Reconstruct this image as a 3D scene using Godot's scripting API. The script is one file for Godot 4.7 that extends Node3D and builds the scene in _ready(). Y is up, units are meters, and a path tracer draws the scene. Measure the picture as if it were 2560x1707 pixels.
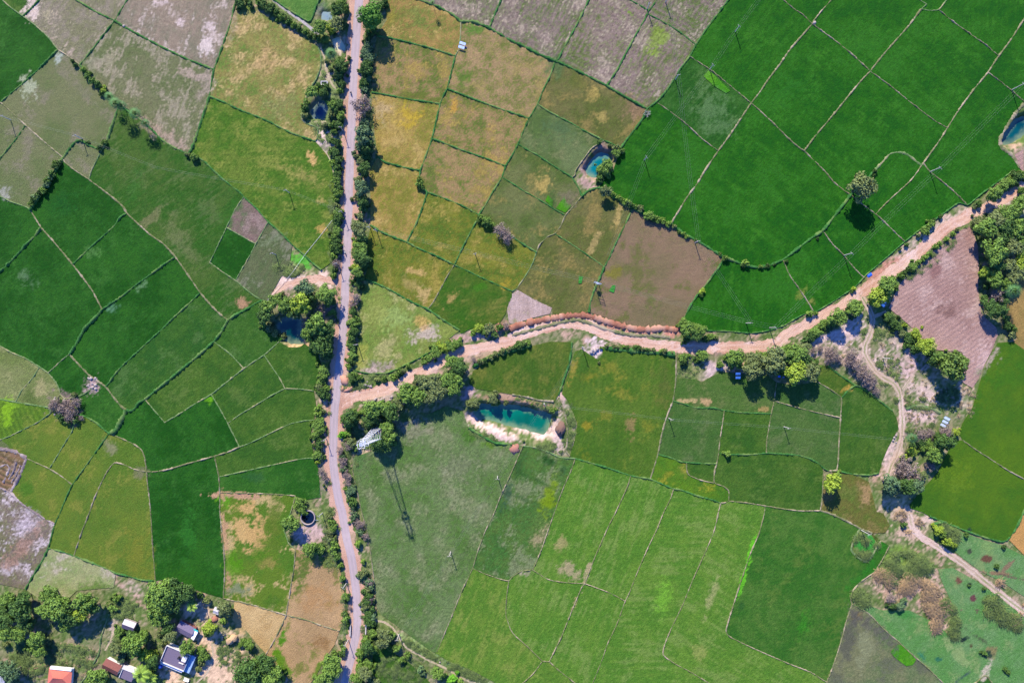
extends Node3D
# Aerial view of paddies, a paved road and ponds. Ground positions are given in "photo metres": map units of 0.2 m, origin under the camera.

const FLY := 341.4          # height of the camera above the fields, metres
const UNIT := 0.2           # metres per map unit
const MID := Vector2(1280, 853.5)
const TONE := 0.80          # map colours -> base colours
var taken := {}
var mats := {}
var meshes := {}
var na := FastNoiseLite.new()
var nb := FastNoiseLite.new()
var nc := FastNoiseLite.new()
var nd := FastNoiseLite.new()
var patches: Array = []
var ponds: Array = []
var kinds := {}
var rng := RandomNumberGenerator.new()

func _ready():
	rng.seed = 71
	var cam := Camera3D.new(); cam.name = "camera"
	cam.position = Vector3(0, FLY, 0); cam.rotation_degrees = Vector3(-90, 0, 0)
	cam.fov = 53.13; cam.near = 1.0; cam.far = 12000.0
	add_child(cam); cam.current = true
	var env := Environment.new()
	env.background_mode = Environment.BG_SKY
	var sky := Sky.new(); var sm := ProceduralSkyMaterial.new()
	sm.sky_top_color = Color(0.16, 0.30, 0.58); sm.sky_horizon_color = Color(0.55, 0.66, 0.80); sm.sky_curve = 0.12
	sm.ground_bottom_color = Color(0.16, 0.2, 0.12); sm.ground_horizon_color = Color(0.45, 0.52, 0.55)
	sm.sky_energy_multiplier = 1.35
	sky.sky_material = sm; env.sky = sky
	env.tonemap_mode = Environment.TONE_MAPPER_LINEAR
	env.tonemap_exposure = 2.7
	env.sdfgi_enabled = true; env.ssao_enabled = true; env.ssil_enabled = true
	var we := WorldEnvironment.new(); we.name = "world_environment"; we.environment = env; add_child(we)
	var sun := DirectionalLight3D.new(); sun.name = "sun"
	sun.light_energy = 1.6; sun.light_color = Color(1.0, 0.955, 0.89); sun.light_angular_distance = 0.5; sun.shadow_enabled = true
	add_child(sun)
	var el := deg_to_rad(36.5)
	sun.look_at_from_position(Vector3.ZERO, Vector3(0.30 * cos(el), -sin(el), 0.954 * cos(el)), Vector3.UP)
	setup_noise(); setup_materials(); setup_kinds(); setup_patches(); setup_ponds()
	build_ground(); build_fields(); build_banks(); build_roads(); build_water()
	build_plants(); build_things()

# ------------------------------------------------------------------ helpers
func numbered(called: String) -> String:
	var n: int = taken.get(called, 0); taken[called] = n + 1
	return called if n == 0 else "%s_%03d" % [called, n]

func put(n: Node3D, called: String, parent = null) -> Node3D:
	if parent == null:
		n.name = numbered(called); add_child(n)
	else:
		n.name = called; parent.add_child(n, true)
	return n

func obj(called: String, mesh: Mesh, m: Material, parent = null) -> MeshInstance3D:
	var o := MeshInstance3D.new(); o.mesh = mesh; o.material_override = m
	o.cast_shadow = GeometryInstance3D.SHADOW_CASTING_SETTING_ON
	put(o, called, parent); return o

func struct(called: String, mesh: Mesh, m: Material) -> MeshInstance3D:
	var o := obj(called, mesh, m); o.set_meta("kind", "structure"); return o

func tag(o: Node, label: String, category: String, group := "") -> Node:
	o.set_meta("label", label); o.set_meta("category", category)
	if group != "": o.set_meta("group", group)
	return o

func thing(called: String, label: String, category: String, at := Vector3.ZERO, turn := 0.0, group := "") -> Node3D:
	var o := Node3D.new(); put(o, called); o.position = at; o.rotation.y = turn
	tag(o, label, category, group); return o

func w2(p: Vector2) -> Vector2: return (p - MID) * UNIT
func w3(x: float, y: float, h := 0.0) -> Vector3: return Vector3((x - MID.x) * UNIT, h, (y - MID.y) * UNIT)

func pts(s: String) -> PackedVector2Array:
	var r := PackedVector2Array()
	for q in s.split(" ", false):
		var a := q.split(","); r.append(w2(Vector2(float(a[0]), float(a[1]))))
	return r

func lin(r: int, g: int, b: int, k := TONE) -> Color:
	var c := Color8(r, g, b).srgb_to_linear(); return Color(c.r * k, c.g * k, c.b * k)

func nz(seed_: int, metres: float, oct: int) -> FastNoiseLite:
	var n := FastNoiseLite.new(); n.seed = seed_; n.noise_type = FastNoiseLite.TYPE_SIMPLEX_SMOOTH
	n.frequency = 1.0 / metres; n.fractal_type = FastNoiseLite.FRACTAL_FBM; n.fractal_octaves = oct; n.fractal_gain = 0.55
	return n

func setup_noise():
	na = nz(3, 38.0, 3); nb = nz(8, 8.0, 3); nc = nz(15, 1.9, 2); nd = nz(23, 19.0, 4)

func grain(seed_: int, freq: float, lo: float, hi: float) -> NoiseTexture2D:
	var t := NoiseTexture2D.new(); t.width = 1024; t.height = 1024; t.seamless = true; t.generate_mipmaps = true
	var n := FastNoiseLite.new(); n.seed = seed_; n.noise_type = FastNoiseLite.TYPE_SIMPLEX; n.frequency = freq
	n.fractal_octaves = 4; n.fractal_gain = 0.65; t.noise = n
	var g := Gradient.new(); g.set_color(0, Color(lo, lo, lo)); g.set_color(1, Color(hi, hi, hi)); t.color_ramp = g
	return t

func bumps(seed_: int, freq: float, strength: float) -> NoiseTexture2D:
	var t := NoiseTexture2D.new(); t.width = 1024; t.height = 1024; t.seamless = true; t.as_normal_map = true; t.bump_strength = strength
	var n := FastNoiseLite.new(); n.seed = seed_; n.frequency = freq; n.fractal_octaves = 4; n.fractal_gain = 0.6; t.noise = n
	return t

func plain(c: Color, rough := 0.9, metal := 0.0) -> StandardMaterial3D:
	var m := StandardMaterial3D.new(); m.roughness = rough; m.metallic = metal
	m.albedo_color = c if c == Color.WHITE else toned(c); return m

func toned(c: Color) -> Color:
	var l := c.srgb_to_linear() * 0.72; l.a = c.a; return l.linear_to_srgb()

func sheet_mat(tex: Texture2D, nrm: Texture2D, metres: float, rough := 0.95, ns := 1.0) -> StandardMaterial3D:
	var m := plain(Color.WHITE, rough); m.vertex_color_use_as_albedo = true
	m.albedo_texture = tex; m.uv1_triplanar = true; m.uv1_world_triplanar = true; m.uv1_scale = Vector3.ONE / metres
	m.normal_enabled = true; m.normal_texture = nrm; m.normal_scale = ns
	m.metallic_specular = 0.25
	return m

func srgb(r: int, g: int, b: int) -> Color: return Color8(r, g, b)

func setup_materials():
	var nr := bumps(5, 0.03, 9.0)
	mats.crop = sheet_mat(grain(2, 0.06, 0.42, 1.0), nr, 31.0, 0.9, 0.45)
	mats.soil = sheet_mat(grain(4, 0.05, 0.55, 1.0), nr, 23.0, 0.97, 0.5)
	mats.bank = sheet_mat(grain(6, 0.06, 0.5, 1.0), nr, 17.0, 0.95, 1.0)
	mats.tar = sheet_mat(grain(7, 0.09, 0.82, 1.0), bumps(6, 0.1, 2.0), 9.0, 0.88, 0.4)
	for k in LEAF: 
		var m := plain(Color.WHITE, 0.7); m.vertex_color_use_as_albedo = true
		var a = LEAF[k]; m.albedo_color = lin(a[0], a[1], a[2], 0.62).linear_to_srgb()
		m.metallic_specular = 0.3
		m.backlight_enabled = true; m.backlight = m.albedo_color.darkened(0.6)
		mats["leaf_" + k] = m
	mats.bark = plain(Color8(92, 78, 66), 0.95)
	mats.twig = plain(Color8(150, 132, 132), 0.95)
	mats.wood = plain(Color8(96, 76, 58), 0.95)
	mats.concrete = plain(Color8(168, 162, 156), 0.9)
	mats.pole = plain(Color8(176, 172, 168), 0.85)
	mats.steel = plain(Color8(190, 196, 202), 0.45, 0.6)
	mats.white = plain(Color8(228, 228, 228), 0.5)
	mats.wire = plain(Color8(120, 128, 120), 0.6)
	mats.dark = plain(Color8(28, 28, 32), 0.6)
	mats.red = plain(Color8(196, 60, 46), 0.6)
	mats.blue = plain(Color8(24, 84, 205), 0.5)
	mats.navy = plain(Color8(30, 60, 130), 0.5)
	mats.slab = noise_mat(Color8(104, 94, 112), Color8(80, 72, 92), 0.35, 0.9)
	mats.clay = noise_mat(Color8(138, 84, 74), Color8(106, 64, 58), 0.5, 0.92)
	mats.orange_tile = noise_mat(Color8(204, 112, 90), Color8(164, 84, 68), 0.5, 0.9)
	mats.sheetmetal = noise_mat(Color8(196, 194, 196), Color8(160, 156, 160), 0.4, 0.5)
	mats.thatch = noise_mat(Color8(116, 106, 130), Color8(88, 80, 102), 0.6, 0.9)
	mats.straw = noise_mat(Color8(186, 158, 120), Color8(150, 122, 88), 0.6, 0.97)
	mats.mud = noise_mat(Color8(120, 92, 76), Color8(84, 64, 56), 0.6, 0.97)
	mats.redsoil = noise_mat(Color8(158, 108, 92), Color8(126, 84, 70), 0.5, 0.97)
	mats.orangesoil = noise_mat(Color8(196, 150, 126), Color8(142, 98, 80), 0.9, 0.97)
	mats.limewash = noise_mat(Color8(222, 222, 220), Color8(190, 188, 184), 0.3, 0.85)
	mats.stone = noise_mat(Color8(168, 156, 152), Color8(118, 108, 106), 0.5, 0.95)
	mats.bluewall = noise_mat(Color8(132, 160, 186), Color8(108, 138, 166), 0.3, 0.85)
	mats.teal = plain(Color8(40, 168, 160), 0.6)
	mats.panel = plain(Color8(205, 220, 238), 0.12, 0.2)
	mats.cell = plain(Color8(20, 44, 96), 0.15, 0.2)
	mats.skin = plain(Color8(120, 84, 64), 0.7)

func noise_mat(a: Color, b: Color, freq: float, rough: float) -> StandardMaterial3D:
	var m := plain(Color.WHITE, rough)
	var t := NoiseTexture2D.new(); t.width = 256; t.height = 256; t.seamless = true
	var n := FastNoiseLite.new(); n.seed = int(a.r * 255.0); n.frequency = 0.02 + freq * 0.05; n.fractal_octaves = 5; t.noise = n
	var g := Gradient.new(); g.set_color(0, toned(b)); g.set_color(1, toned(a)); t.color_ramp = g
	m.albedo_texture = t; m.uv1_triplanar = true; m.uv1_world_triplanar = true; m.uv1_scale = Vector3.ONE * 0.22
	return m

const LEAF := {
	"b": [112, 146, 68], "d": [78, 112, 56], "y": [150, 176, 66], "o": [116, 132, 86], "t": [98, 128, 94], "n": [142, 126, 130],
	"R": [92, 142, 56], "D": [98, 126, 60], "Y": [120, 186, 56], "p": [78, 122, 76], "c": [152, 186, 80], "q": [176, 170, 164],
}

# ------------------------------------------------------------------ what a surface of the land looks like
func kind(key: String, a: Color, b: Color, c: Color, o := {}):
	var d := {"A": a, "B": b, "C": c, "k1": 0.5, "k2": 0.45, "k3": 0.18, "cth": 0.25, "cg": 2.2, "ca": 0.6, "fine": 0.13, "row": 0.0, "rowamp": 0.0, "streak": 0.0, "h": 0.10, "rowh": 0.0, "turn": 0.0}
	d.merge(o, true); kinds[key] = d

func setup_kinds():
	kind("ground", lin(96, 122, 60), lin(138, 134, 98), lin(196, 160, 140), {"k1": 0.45, "k2": 0.8, "k3": 0.6, "cth": 0.3, "cg": 2.5, "ca": 0.75, "fine": 0.2, "h": 0.05})
	kind("dg", lin(24, 94, 6), lin(44, 112, 17), lin(66, 134, 28), {"cth": 0.35, "cg": 1.5, "ca": 0.36, "fine": 0.091, "k1": 0.6, "streak": 0.45, "turn": 90, "k3": 0.108})
	kind("dgb", lin(34, 92, 18), lin(58, 110, 37), lin(104, 134, 75), {"cth": 0.2, "ca": 0.3, "streak": 0.5, "turn": 90, "fine": 0.085, "k3": 0.108})
	kind("dg2", lin(22, 84, 10), lin(42, 102, 22), lin(72, 128, 51), {"cth": 0.35, "cg": 1.6, "ca": 0.3, "streak": 0.25, "turn": 90, "fine": 0.085, "k3": 0.108, "k1": 0.6})
	kind("dg3", lin(38, 96, 22), lin(58, 112, 32), lin(88, 128, 56), {"cth": 0.3, "ca": 0.3, "streak": 0.2, "fine": 0.085, "k3": 0.108})
	kind("mg", lin(54, 100, 27), lin(78, 114, 37), lin(112, 134, 66), {"cth": 0.3, "ca": 0.3, "streak": 0.3, "fine": 0.085, "k3": 0.108})
	kind("mg2", lin(44, 96, 27), lin(66, 110, 35), lin(98, 130, 75), {"cth": 0.25, "ca": 0.3, "streak": 0.35, "fine": 0.085, "k3": 0.108})
	kind("mg3", lin(52, 108, 28), lin(80, 122, 44), lin(112, 132, 55), {"cth": 0.3, "ca": 0.3, "streak": 0.25, "turn": 60, "fine": 0.085, "k3": 0.108})
	kind("mo", lin(50, 100, 25), lin(76, 108, 40), lin(104, 124, 71), {"k1": 0.7, "cth": 0.15, "ca": 0.42, "streak": 0.55, "turn": 90, "fine": 0.085, "k3": 0.108})
	kind("go", lin(66, 104, 27), lin(96, 116, 42), lin(142, 138, 60), {"cth": 0.25, "ca": 0.36, "streak": 0.3, "turn": 90, "fine": 0.085, "k3": 0.108})
	kind("go2", lin(58, 106, 22), lin(88, 112, 36), lin(150, 142, 70), {"cth": 0.25, "ca": 0.36, "streak": 0.3, "fine": 0.085, "k3": 0.108})
	kind("gyl", lin(72, 112, 28), lin(92, 122, 39), lin(140, 146, 49), {"cth": 0.42, "cg": 1.6, "ca": 0.36, "streak": 0.45, "turn": 90, "fine": 0.085, "k3": 0.108})
	kind("ygb", lin(96, 136, 28), lin(72, 120, 27), lin(176, 166, 50), {"cth": 0.3, "ca": 0.6})
	kind("yg", lin(74, 118, 28), lin(106, 130, 46), lin(160, 162, 77), {"k2": 0.7, "k3": 0.24, "cth": 0.22, "ca": 0.36, "fine": 0.13, "streak": 0.35, "turn": 70})
	kind("ym", lin(154, 146, 79), lin(106, 130, 54), lin(208, 176, 121), {"k2": 1.0, "k3": 0.9, "cth": 0.15, "ca": 0.75, "fine": 0.22, "h": 0.14})
	kind("ym2", lin(170, 142, 79), lin(120, 126, 54), lin(206, 172, 105), {"k2": 1.0, "k3": 0.9, "cth": 0.2, "ca": 0.7, "fine": 0.18})
	kind("yb", lin(168, 142, 93), lin(102, 118, 48), lin(190, 158, 85), {"k2": 1.0, "k3": 0.9, "cth": 0.15, "ca": 0.6, "fine": 0.16, "streak": 0.35})
	kind("yb2", lin(174, 148, 103), lin(114, 122, 57), lin(190, 160, 103), {"k2": 1.0, "k3": 0.9, "cth": 0.2, "ca": 0.5, "fine": 0.14, "streak": 0.35})
	kind("yy", lin(176, 152, 79), lin(130, 130, 50), lin(204, 172, 105), {"k2": 1.0, "k3": 0.9, "cth": 0.2, "ca": 0.6, "fine": 0.18, "streak": 0.3})
	kind("yo", lin(130, 134, 46), lin(88, 114, 34), lin(182, 158, 79), {"k2": 1.0, "k3": 0.9, "cth": 0.2, "ca": 0.6, "fine": 0.16, "streak": 0.4})
	kind("ol", lin(114, 122, 69), lin(86, 108, 46), lin(158, 140, 81), {"k1": 0.7, "k2": 0.6, "cth": 0.2, "ca": 0.6, "streak": 0.2})
	kind("ol2", lin(118, 116, 65), lin(94, 106, 46), lin(162, 140, 81), {"k1": 0.7, "k2": 0.6, "cth": 0.2, "ca": 0.6, "streak": 0.25, "turn": 90})
	kind("gf", lin(108, 126, 75), lin(86, 112, 54), lin(140, 140, 95), {"k1": 0.9, "cth": 0.2, "ca": 0.5})
	kind("br", lin(146, 122, 94), lin(128, 116, 80), lin(96, 108, 42), {"k1": 0.7, "k2": 0.4, "cth": 0.28, "cg": 2.2, "ca": 0.75, "fine": 0.08})
	kind("fl", lin(154, 144, 122), lin(130, 130, 93), lin(196, 176, 156), {"k2": 0.5, "streak": 0.6, "cth": 0.3, "ca": 0.7, "turn": 90, "loops": 5.0, "loopamp": 0.2})
	kind("fl2", lin(158, 142, 120), lin(134, 130, 104), lin(208, 190, 174), {"k2": 0.5, "streak": 0.75, "cth": 0.25, "ca": 0.85, "turn": 80, "loops": 5.0, "loopamp": 0.2})
	kind("fg", lin(122, 128, 84), lin(104, 120, 69), lin(146, 136, 114), {"k1": 0.8, "cth": 0.2, "ca": 0.6, "fine": 0.06})
	kind("fg2", lin(122, 126, 86), lin(104, 118, 69), lin(176, 164, 138), {"streak": 0.8, "cth": 0.12, "ca": 0.7, "turn": 90, "loops": 5.0, "loopamp": 0.2})
	kind("fp", lin(132, 142, 84), lin(112, 130, 66), lin(160, 160, 106), {"k1": 0.7, "cth": 0.2, "ca": 0.6})
	kind("pg", lin(142, 118, 108), lin(116, 112, 88), lin(170, 144, 136), {"cth": 0.2, "ca": 0.6})
	kind("gy", lin(104, 114, 75), lin(84, 106, 60), lin(150, 146, 122), {"streak": 0.6, "cth": 0.15, "ca": 0.6})
	kind("gry", lin(110, 134, 79), lin(84, 120, 51), lin(150, 150, 114), {"k1": 0.5, "k2": 0.7, "k3": 0.4, "cth": 0.0, "cg": 1.4, "ca": 0.6, "fine": 0.2, "streak": 0.2})
	kind("gry2", lin(88, 122, 52), lin(66, 112, 45), lin(136, 144, 103), {"k2": 0.7, "k3": 0.4, "cth": 0.05, "ca": 0.7, "fine": 0.2, "streak": 0.4})
	kind("gg2", lin(72, 112, 40), lin(90, 118, 54), lin(120, 124, 75), {"cth": 0.2, "ca": 0.36, "streak": 0.3, "fine": 0.085, "k3": 0.108})
	kind("gg3", lin(64, 106, 40), lin(84, 116, 52), lin(112, 124, 80), {"cth": 0.2, "ca": 0.36, "streak": 0.2, "fine": 0.085, "k3": 0.108})
	kind("lg", lin(84, 132, 39), lin(102, 142, 47), lin(136, 156, 84), {"k2": 0.6, "k3": 0.21, "cth": 0.12, "ca": 0.36, "fine": 0.104, "streak": 0.8, "loops": 6.0, "loopamp": 0.1})
	kind("lg2", lin(88, 132, 40), lin(108, 142, 49), lin(146, 156, 75), {"k2": 0.6, "k3": 0.21, "cth": 0.15, "ca": 0.36, "fine": 0.104, "streak": 0.7, "loops": 6.0, "loopamp": 0.1})
	kind("lgr", lin(72, 128, 47), lin(96, 138, 59), lin(120, 146, 80), {"cth": 0.2, "ca": 0.3, "fine": 0.085, "k3": 0.108})
	kind("rd", lin(60, 100, 25), lin(90, 96, 46), lin(120, 106, 60), {"cth": 0.2, "ca": 0.36, "fine": 0.085, "k3": 0.108})
	kind("gb", lin(104, 124, 77), lin(124, 128, 88), lin(92, 98, 80), {"k1": 0.8, "cth": 0.15, "ca": 0.7})
	kind("bo", lin(112, 112, 51), lin(86, 112, 37), lin(152, 126, 80), {"cth": 0.2, "ca": 0.6})
	kind("oy", lin(106, 130, 42), lin(88, 122, 37), lin(142, 144, 60), {"k1": 0.7, "cth": 0.22, "ca": 0.6, "streak": 0.3, "fine": 0.07, "loops": 5.0, "loopamp": 0.16})
	kind("pa", lin(100, 130, 38), lin(80, 124, 32), lin(200, 176, 118), {"k1": 1.0, "k2": 0.5, "cth": 0.22, "cg": 3.2, "ca": 0.95, "fine": 0.07})
	kind("tan", lin(216, 186, 128), lin(196, 164, 108), lin(168, 138, 84), {"cth": 0.2, "ca": 0.5, "fine": 0.07})
	kind("tn2", lin(206, 158, 90), lin(190, 148, 84), lin(170, 140, 80), {"cth": 0.2, "ca": 0.5, "fine": 0.07})
	kind("bt", lin(198, 164, 116), lin(178, 148, 102), lin(116, 126, 51), {"k1": 0.7, "cth": 0.32, "cg": 2.5, "ca": 0.85, "fine": 0.08})
	kind("tb", lin(176, 146, 84), lin(150, 128, 72), lin(130, 122, 60), {"cth": 0.2, "ca": 0.6})
	kind("ws", lin(142, 128, 112), lin(116, 116, 77), lin(202, 188, 186), {"k2": 0.8, "k3": 0.8, "cth": 0.16, "cg": 2.6, "ca": 0.9, "fine": 0.25, "h": 0.12, "loops": 4.0, "loopamp": 0.25})
	kind("wp", lin(168, 172, 119), lin(140, 160, 95), lin(206, 188, 172), {"k2": 0.7, "k3": 0.4, "cth": 0.15, "ca": 0.7, "fine": 0.15})
	kind("yp", lin(140, 154, 73), lin(112, 142, 57), lin(184, 176, 116), {"k2": 0.8, "k3": 0.5, "cth": 0.15, "ca": 0.75, "fine": 0.2})
	kind("lr", lin(100, 138, 34), lin(80, 118, 32), lin(140, 150, 60), {"row": 2.6, "rowamp": 0.5, "rowh": 0.05, "cth": 0.2, "ca": 0.5, "turn": 35})
	kind("tr", lin(150, 116, 92), lin(120, 104, 66), lin(184, 160, 146), {"row": 3.2, "rowamp": 0.5, "rowh": 0.16, "cth": 0.2, "ca": 0.6})
	kind("st", lin(146, 130, 116), lin(98, 116, 60), lin(186, 166, 148), {"k2": 0.6, "k3": 0.6, "streak": 0.75, "loops": 2.6, "loopamp": 0.5, "cth": 0.25, "ca": 0.75, "fine": 0.25, "turn": 90, "h": 0.12})
	kind("st2", lin(150, 132, 118), lin(104, 118, 64), lin(188, 168, 150), {"k2": 0.6, "k3": 0.6, "streak": 0.75, "loops": 2.6, "loopamp": 0.5, "cth": 0.25, "ca": 0.7, "fine": 0.25, "h": 0.12})
	kind("pl", lin(192, 158, 144), lin(172, 138, 126), lin(212, 184, 170), {"k1": 0.6, "streak": 0.45, "row": 2.0, "rowamp": 0.12, "rowh": 0.03, "cth": 0.2, "ca": 0.6, "fine": 0.1, "dir": -30})
	kind("lu", lin(84, 122, 20), lin(66, 112, 22), lin(104, 140, 30), {"k1": 0.7, "cth": 0.25, "ca": 0.3, "streak": 0.3, "fine": 0.058, "k3": 0.108, "loops": 6.0, "loopamp": 0.1})
	kind("pv", lin(92, 146, 71), lin(112, 152, 92), lin(140, 160, 97), {"k1": 0.7, "cth": 0.2, "ca": 0.6, "fine": 0.08, "h": 0.08})
	kind("lime", lin(76, 146, 23), lin(66, 146, 22), lin(104, 168, 34), {"fine": 0.1})
	kind("bed", lin(70, 160, 59), lin(54, 140, 51), lin(96, 176, 76), {"fine": 0.15, "h": 0.15})
	kind("bare", lin(208, 184, 172), lin(184, 160, 146), lin(150, 150, 101), {"k2": 0.7, "k3": 0.6, "cth": 0.3, "ca": 0.8, "row": 2.4, "rowamp": 0.3, "fine": 0.15})
	kind("pink", lin(210, 182, 170), lin(178, 148, 136), lin(130, 140, 82), {"k2": 0.8, "k3": 0.6, "cth": 0.22, "ca": 0.8, "fine": 0.2})
	kind("village", lin(214, 184, 150), lin(190, 162, 132), lin(130, 146, 77), {"k1": 0.8, "k2": 0.8, "cth": 0.15, "ca": 0.8, "fine": 0.12})
	kind("asphalt", lin(164, 150, 150), lin(150, 138, 138), lin(176, 162, 158), {"k1": 0.4, "k2": 0.6, "k3": 0.3, "streak": 0.4, "cth": 0.2, "ca": 0.5, "fine": 0.05, "rut": lin(172, 154, 156), "rutat": 0.42})
	kind("shoulder", lin(214, 174, 150), lin(192, 150, 128), lin(150, 146, 104), {"k2": 0.6, "k3": 0.5, "cth": 0.45, "ca": 0.6, "fine": 0.08})
	kind("dirt", lin(226, 190, 164), lin(198, 152, 126), lin(234, 212, 200), {"k2": 0.5, "streak": 0.7, "cth": 0.15, "ca": 0.7, "fine": 0.07, "rut": lin(236, 200, 180), "rutat": 0.42})
	kind("track", lin(206, 178, 158), lin(178, 158, 128), lin(224, 200, 184), {"k2": 0.6, "cth": 0.2, "ca": 0.6, "fine": 0.1, "rut": lin(226, 204, 188), "rutat": 0.5, "mid": lin(130, 150, 82)})
	kind("path", lin(206, 186, 160), lin(180, 168, 132), lin(216, 200, 180), {"cth": 0.2, "ca": 0.5, "fine": 0.1})
	kind("greypath", lin(188, 180, 178), lin(166, 162, 152), lin(204, 196, 192), {"cth": 0.2, "ca": 0.5, "fine": 0.1})

var outline := PackedVector2Array()
func look(x: float, z: float, T: Dictionary, ca: float, sa: float, here: Array) -> Color:
	var n1 := na.get_noise_2d(x, z); var n2 := nb.get_noise_2d(x, z); var n3 := nc.get_noise_2d(x, z)
	var n4 := nc.get_noise_2d(x * 3.3 + 211.0, z * 3.3)
	var t: float = 0.5 + n1 * T.k1 * 1.6 + n2 * T.k2 * 1.4 + n3 * T.k3 * 1.3 + n4 * (0.25 + T.k3)
	var m: float = nd.get_noise_2d(x, z) * 1.2 + n2 * 0.5 + n3 * 0.3 + n4 * 0.3
	if T.streak > 0.0 or T.row > 0.0:
		var u := x * ca + z * sa; var v := z * ca - x * sa
		var s := nc.get_noise_2d(u * 0.07 + 900.0, v * 0.8)
		t += s * T.streak; m += s * T.streak * 0.9
		if T.row > 0.0:
			t += sin(TAU * (v / T.row + n1 * 1.2)) * T.rowamp
	if T.has("loops"):        # worked round and round, parallel to the edges of the plot
		var d := 1e9; var me := Vector2(x, z)
		for i in outline.size():
			d = minf(d, me.distance_squared_to(Geometry2D.get_closest_point_to_segment(me, outline[i], outline[(i + 1) % outline.size()])))
		d = sqrt(d) + n2 * 0.5
		var w := sin(TAU * d / T.loops) * (0.6 + 0.8 * n1) + nc.get_noise_2d(d * 1.4 + 400.0, (x + z) * 0.05) * 1.3
		t += w * T.loopamp; m += w * T.loopamp * 0.6
	var c: Color = T.A.lerp(T.B, clampf(t, 0.0, 1.0))
	c = c.lerp(T.C, clampf((m - T.cth) * T.cg, 0.0, 1.0) * T.ca)
	for p in here:
		var dx: float = x - p.x; var dz: float = z - p.z
		var eu: float = (dx * p.ca + dz * p.sa) / p.rx; var ev: float = (dz * p.ca - dx * p.sa) / p.rz
		var e := eu * eu + ev * ev
		if e < 2.6:
			var q: float = clampf((1.25 - sqrt(e) + n2 * 1.15 + n3 * 0.75 + n1 * 0.3) / (p.soft * 1.5), 0.0, 1.0)
			c = c.lerp(p.c, q * p.k)
	var f: float = 1.0 + (n3 * 1.6 + n4 * 2.0) * T.fine
	return Color(c.r * f, c.g * f, c.b * f)

func patches_in(r: Rect2, on: String) -> Array:
	var out := []
	for p in patches:
		if p.on != on: continue
		var m: float = maxf(p.rx, p.rz) * 1.7
		if r.intersects(Rect2(p.x - m, p.z - m, 2 * m, 2 * m)): out.append(p)
	return out

func patch(on: String, x: float, y: float, rx: float, ry: float, turn: float, c: Color, k := 1.0, soft := 0.5):
	var p := w3(x, y)
	patches.append({"on": on, "x": p.x, "z": p.z, "rx": rx * UNIT, "rz": ry * UNIT, "ca": cos(deg_to_rad(turn)), "sa": sin(deg_to_rad(turn)), "c": c, "k": k, "soft": soft})

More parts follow.
